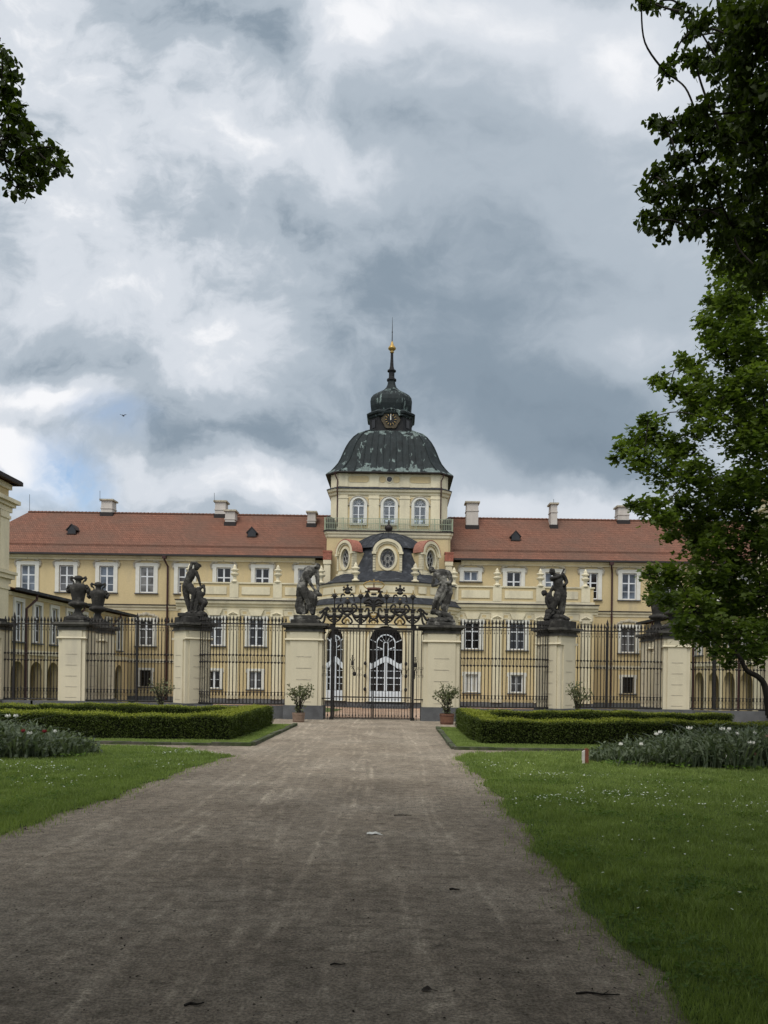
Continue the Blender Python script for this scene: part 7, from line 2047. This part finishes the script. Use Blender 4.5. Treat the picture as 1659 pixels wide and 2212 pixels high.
# ---------------------------------------------------------------- small things
sp_ = P(1264, 1651, 14.3); sp_.z = 0
t = thing('marker_stake', 'short wooden marker stake, half white half brick red, at the edge of the flower bed', 'stake', sp_)
MB().prism([(sp_.x - .012, sp_.y - .03, -.1), (sp_.x + .055, sp_.y - .03, -.1), (sp_.x + .055, sp_.y - .03, .30), (sp_.x + .02, sp_.y - .03, .315), (sp_.x - .012, sp_.y - .03, .29)], (0, .06, 0)).build('stake_body', mat('brick_red_paint', (.20, .07, .04), .8, .15, 9), t)
MB().prism([(sp_.x - .06, sp_.y - .025, -.1), (sp_.x - .0125, sp_.y - .025, -.1), (sp_.x - .0125, sp_.y - .025, .275), (sp_.x - .06, sp_.y - .025, .25)], (0, .05, 0)).build('white_face', mat('white_stake_paint', (.62, .58, .53), .8, .12, 9), t)
pp = P(806, 1804, 7.75); pp.z = .004
t = thing('paper_scrap', 'crumpled white paper scrap lying alone on the gravel', 'litter', pp)
m = MB()
xs = [-.066, -.04, -.012, .02, .05, .072]; zs = [.006, .014, .010, .018, .008, .003]; ws = [.02, .034, .042, .038, .018, .008]
vs = []
for x, z, w in zip(xs, zs, ws): vs += [(pp.x + x, pp.y - w, z), (pp.x + x + .004, pp.y, z + .014), (pp.x + x - .003, pp.y + w, z + .004)]
m.add(vs, [(3*i + j, 3*i + j + 3, 3*i + j + 4, 3*i + j + 1) for i in range(5) for j in range(2)])
m.build('sheet', M['petal'], t)
m = MB().add([(pp.x + .04, pp.y - .02, .006), (pp.x + .10, pp.y - .035, .004), (pp.x + .085, pp.y - .012, .007), (pp.x + .05, pp.y + .01, .012), (pp.x + .105, pp.y + .028, .02), (pp.x + .06, pp.y + .022, .012)], [(0, 1, 2), (3, 4, 5)]); m.build('torn_tail', M['petal'], t)
def twig(u, v, ln, ang, r, label, curve=.02):
    dv = v - PV - ROLL * (u - PU); Y = CAMZ * F_PX / dv; p = P(u, v, Y); p.z = r * .8
    t = thing('twig', label, 'twig', p)
    d_ = Vector((math.cos(R(ang)), math.sin(R(ang)), 0)); s_ = Vector((-d_.y, d_.x, 0))
    pts = [p - d_ * ln / 2, p - d_ * ln * .2 + s_ * curve, p + d_ * ln * .15 - s_ * curve * .4 + Vector((0, 0, .004)), p + d_ * ln / 2 + s_ * curve * .6]
    MB().tube(sm3([Vector(q) for q in pts]), [r * (1 - .5 * i / 18) for i in range(19)], 6).build('stick', M['bark'], t)
    if ln > .12: MB().tube([p + d_ * ln * .1, p + d_ * ln * .28 + s_ * .05], [r * .6, r * .3], 5).build('side_shoot', M['bark'], t)
twig(1292, 2150, .22, -4, .006, 'longest dark twig on the gravel, near the bottom grass edge')
twig(420, 2172, .09, 16, .007, 'short thick twig at the very bottom of the gravel')
twig(155, 1748, .26, -2, .007, 'twig lying at the ragged lawn corner beside the small bed')
twig(982, 1923, .07, -10, .008, 'small dark twig on the middle of the gravel, beyond the fallen leaf')
twig(730, 2085, .08, 5, .005, 'thin faint twig on the dark gravel, off the tyre tracks')
twig(870, 1762, .2, 4, .006, 'thin twig on the gravel just beyond the paper scrap')
twig(1345, 1948, .16, -6, .006, 'twig on the gravel close to the shaded grass edge')
twig(1120, 1690, .3, 3, .007, 'twig lying in front of the lawn corner before the kerb')
def dead_leaf(u, v, label):
    dv = v - PV - ROLL * (u - PU); Y = CAMZ * F_PX / dv; p = P(u, v, Y); p.z = .004
    t = thing('dead_leaf', label, 'leaf', p)
    m = MB().add([(p.x - .03, p.y - .008, .004), (p.x, p.y - .025, .014), (p.x + .032, p.y - .004, .006), (p.x + .006, p.y + .02, .02), (p.x - .018, p.y + .02, .008)], [(0, 1, 3), (0, 3, 4), (1, 2, 3)])
    m.build('blade', M['soil'], t); MB().tube([(p.x + .032, p.y - .004, .006), (p.x + .055, p.y - .01, .004)], .0018, 4).build('stalk', M['soil'], t)
dead_leaf(922, 2140, 'curled dark leaf on the gravel near the bottom edge'); dead_leaf(52, 1793, 'curled dark leaf on the gravel by the lawn edge at the frame side')
# grit and crumbs of bark over the gravel
n = 26000; tt = rng.uniform(0, 1, n); yy = (3.2 ** .35 + (15.0 ** .35 - 3.2 ** .35) * tt) ** (1 / .35); xx = rng.uniform(-1, 1, n) * (.55 * yy + .3)
k = ~inside(LAWN_R, xx, yy) & ~inside(LAWN_L, xx, yy) ; xx, yy = xx[k], yy[k]
M['grit'] = leaf_mat('grit', (0.10, 0.085, 0.07), (0.40, 0.36, 0.31), 0, .9, 30)
tv = np.array([(1, 0, 0), (0, 1, .0), (-1, 0, 0), (0, -1, 0), (0, 0, .9)]) ; tf = np.array([(0, 1, 4), (1, 2, 4), (2, 3, 4), (3, 0, 4)])
s_ = rng.uniform(.0016, .0048, len(xx)) * np.clip(yy / 5, .8, 2.0); an = rng.uniform(0, 6.28, len(xx)); ca, sa = np.cos(an), np.sin(an)
v = np.stack([np.stack([xx + s_ * (tv[i, 0] * ca * 1.3 - tv[i, 1] * sa), yy + s_ * (tv[i, 0] * sa * 1.3 + tv[i, 1] * ca), .001 + s_ * tv[i, 2]], 1) for i in range(5)], 1)
o = np_mesh('gravel_grit', v.reshape(-1, 3), tf[None] + (np.arange(len(xx)) * 5)[:, None, None], 3, M['grit']); o['kind'] = 'stuff'
n = 1500; yy = rng.uniform(3.2, 14, n) ** 1.0; xx = rng.uniform(-1, 1, n) * (.55 * yy + .3); k = ~inside(LAWN_R, xx - .03, yy) & ~inside(LAWN_L, xx + .03, yy)
o = leaves('leaf_litter', 'oval', np.stack([xx[k], yy[k], np.full(k.sum(), .006)], 1), .018, M['soil'], None, up=3.0); o['kind'] = 'stuff'
# bird far off over the roof
bp = P(266, 898, 60.0)
t = thing('bird', 'tiny dark bird gliding in the clouds high over the roof', 'bird', bp)
m = MB().ball(bp, (.055, .12, .05), 8, 6).ball(bp + Vector((.0, -.13, .01)), .035, 7, 5).add([bp + Vector((-.02, .1, 0)), bp + Vector((.02, .1, 0)), bp + Vector((.05, .22, 0)), bp + Vector((-.05, .22, 0))], [(0, 1, 2, 3)])
m.build('body', M['gutter'], t)
for s in (-1, 1):
    MB().add([bp + Vector((s * .03, -.05, .02)), bp + Vector((s * .16, -.09, .07)), bp + Vector((s * .30, 0.02, .10)), bp + Vector((s * .15, .04, .06)), bp + Vector((s * .03, .07, .02))], [(0, 1, 2, 3, 4)]).build('wing', M['gutter'], t)
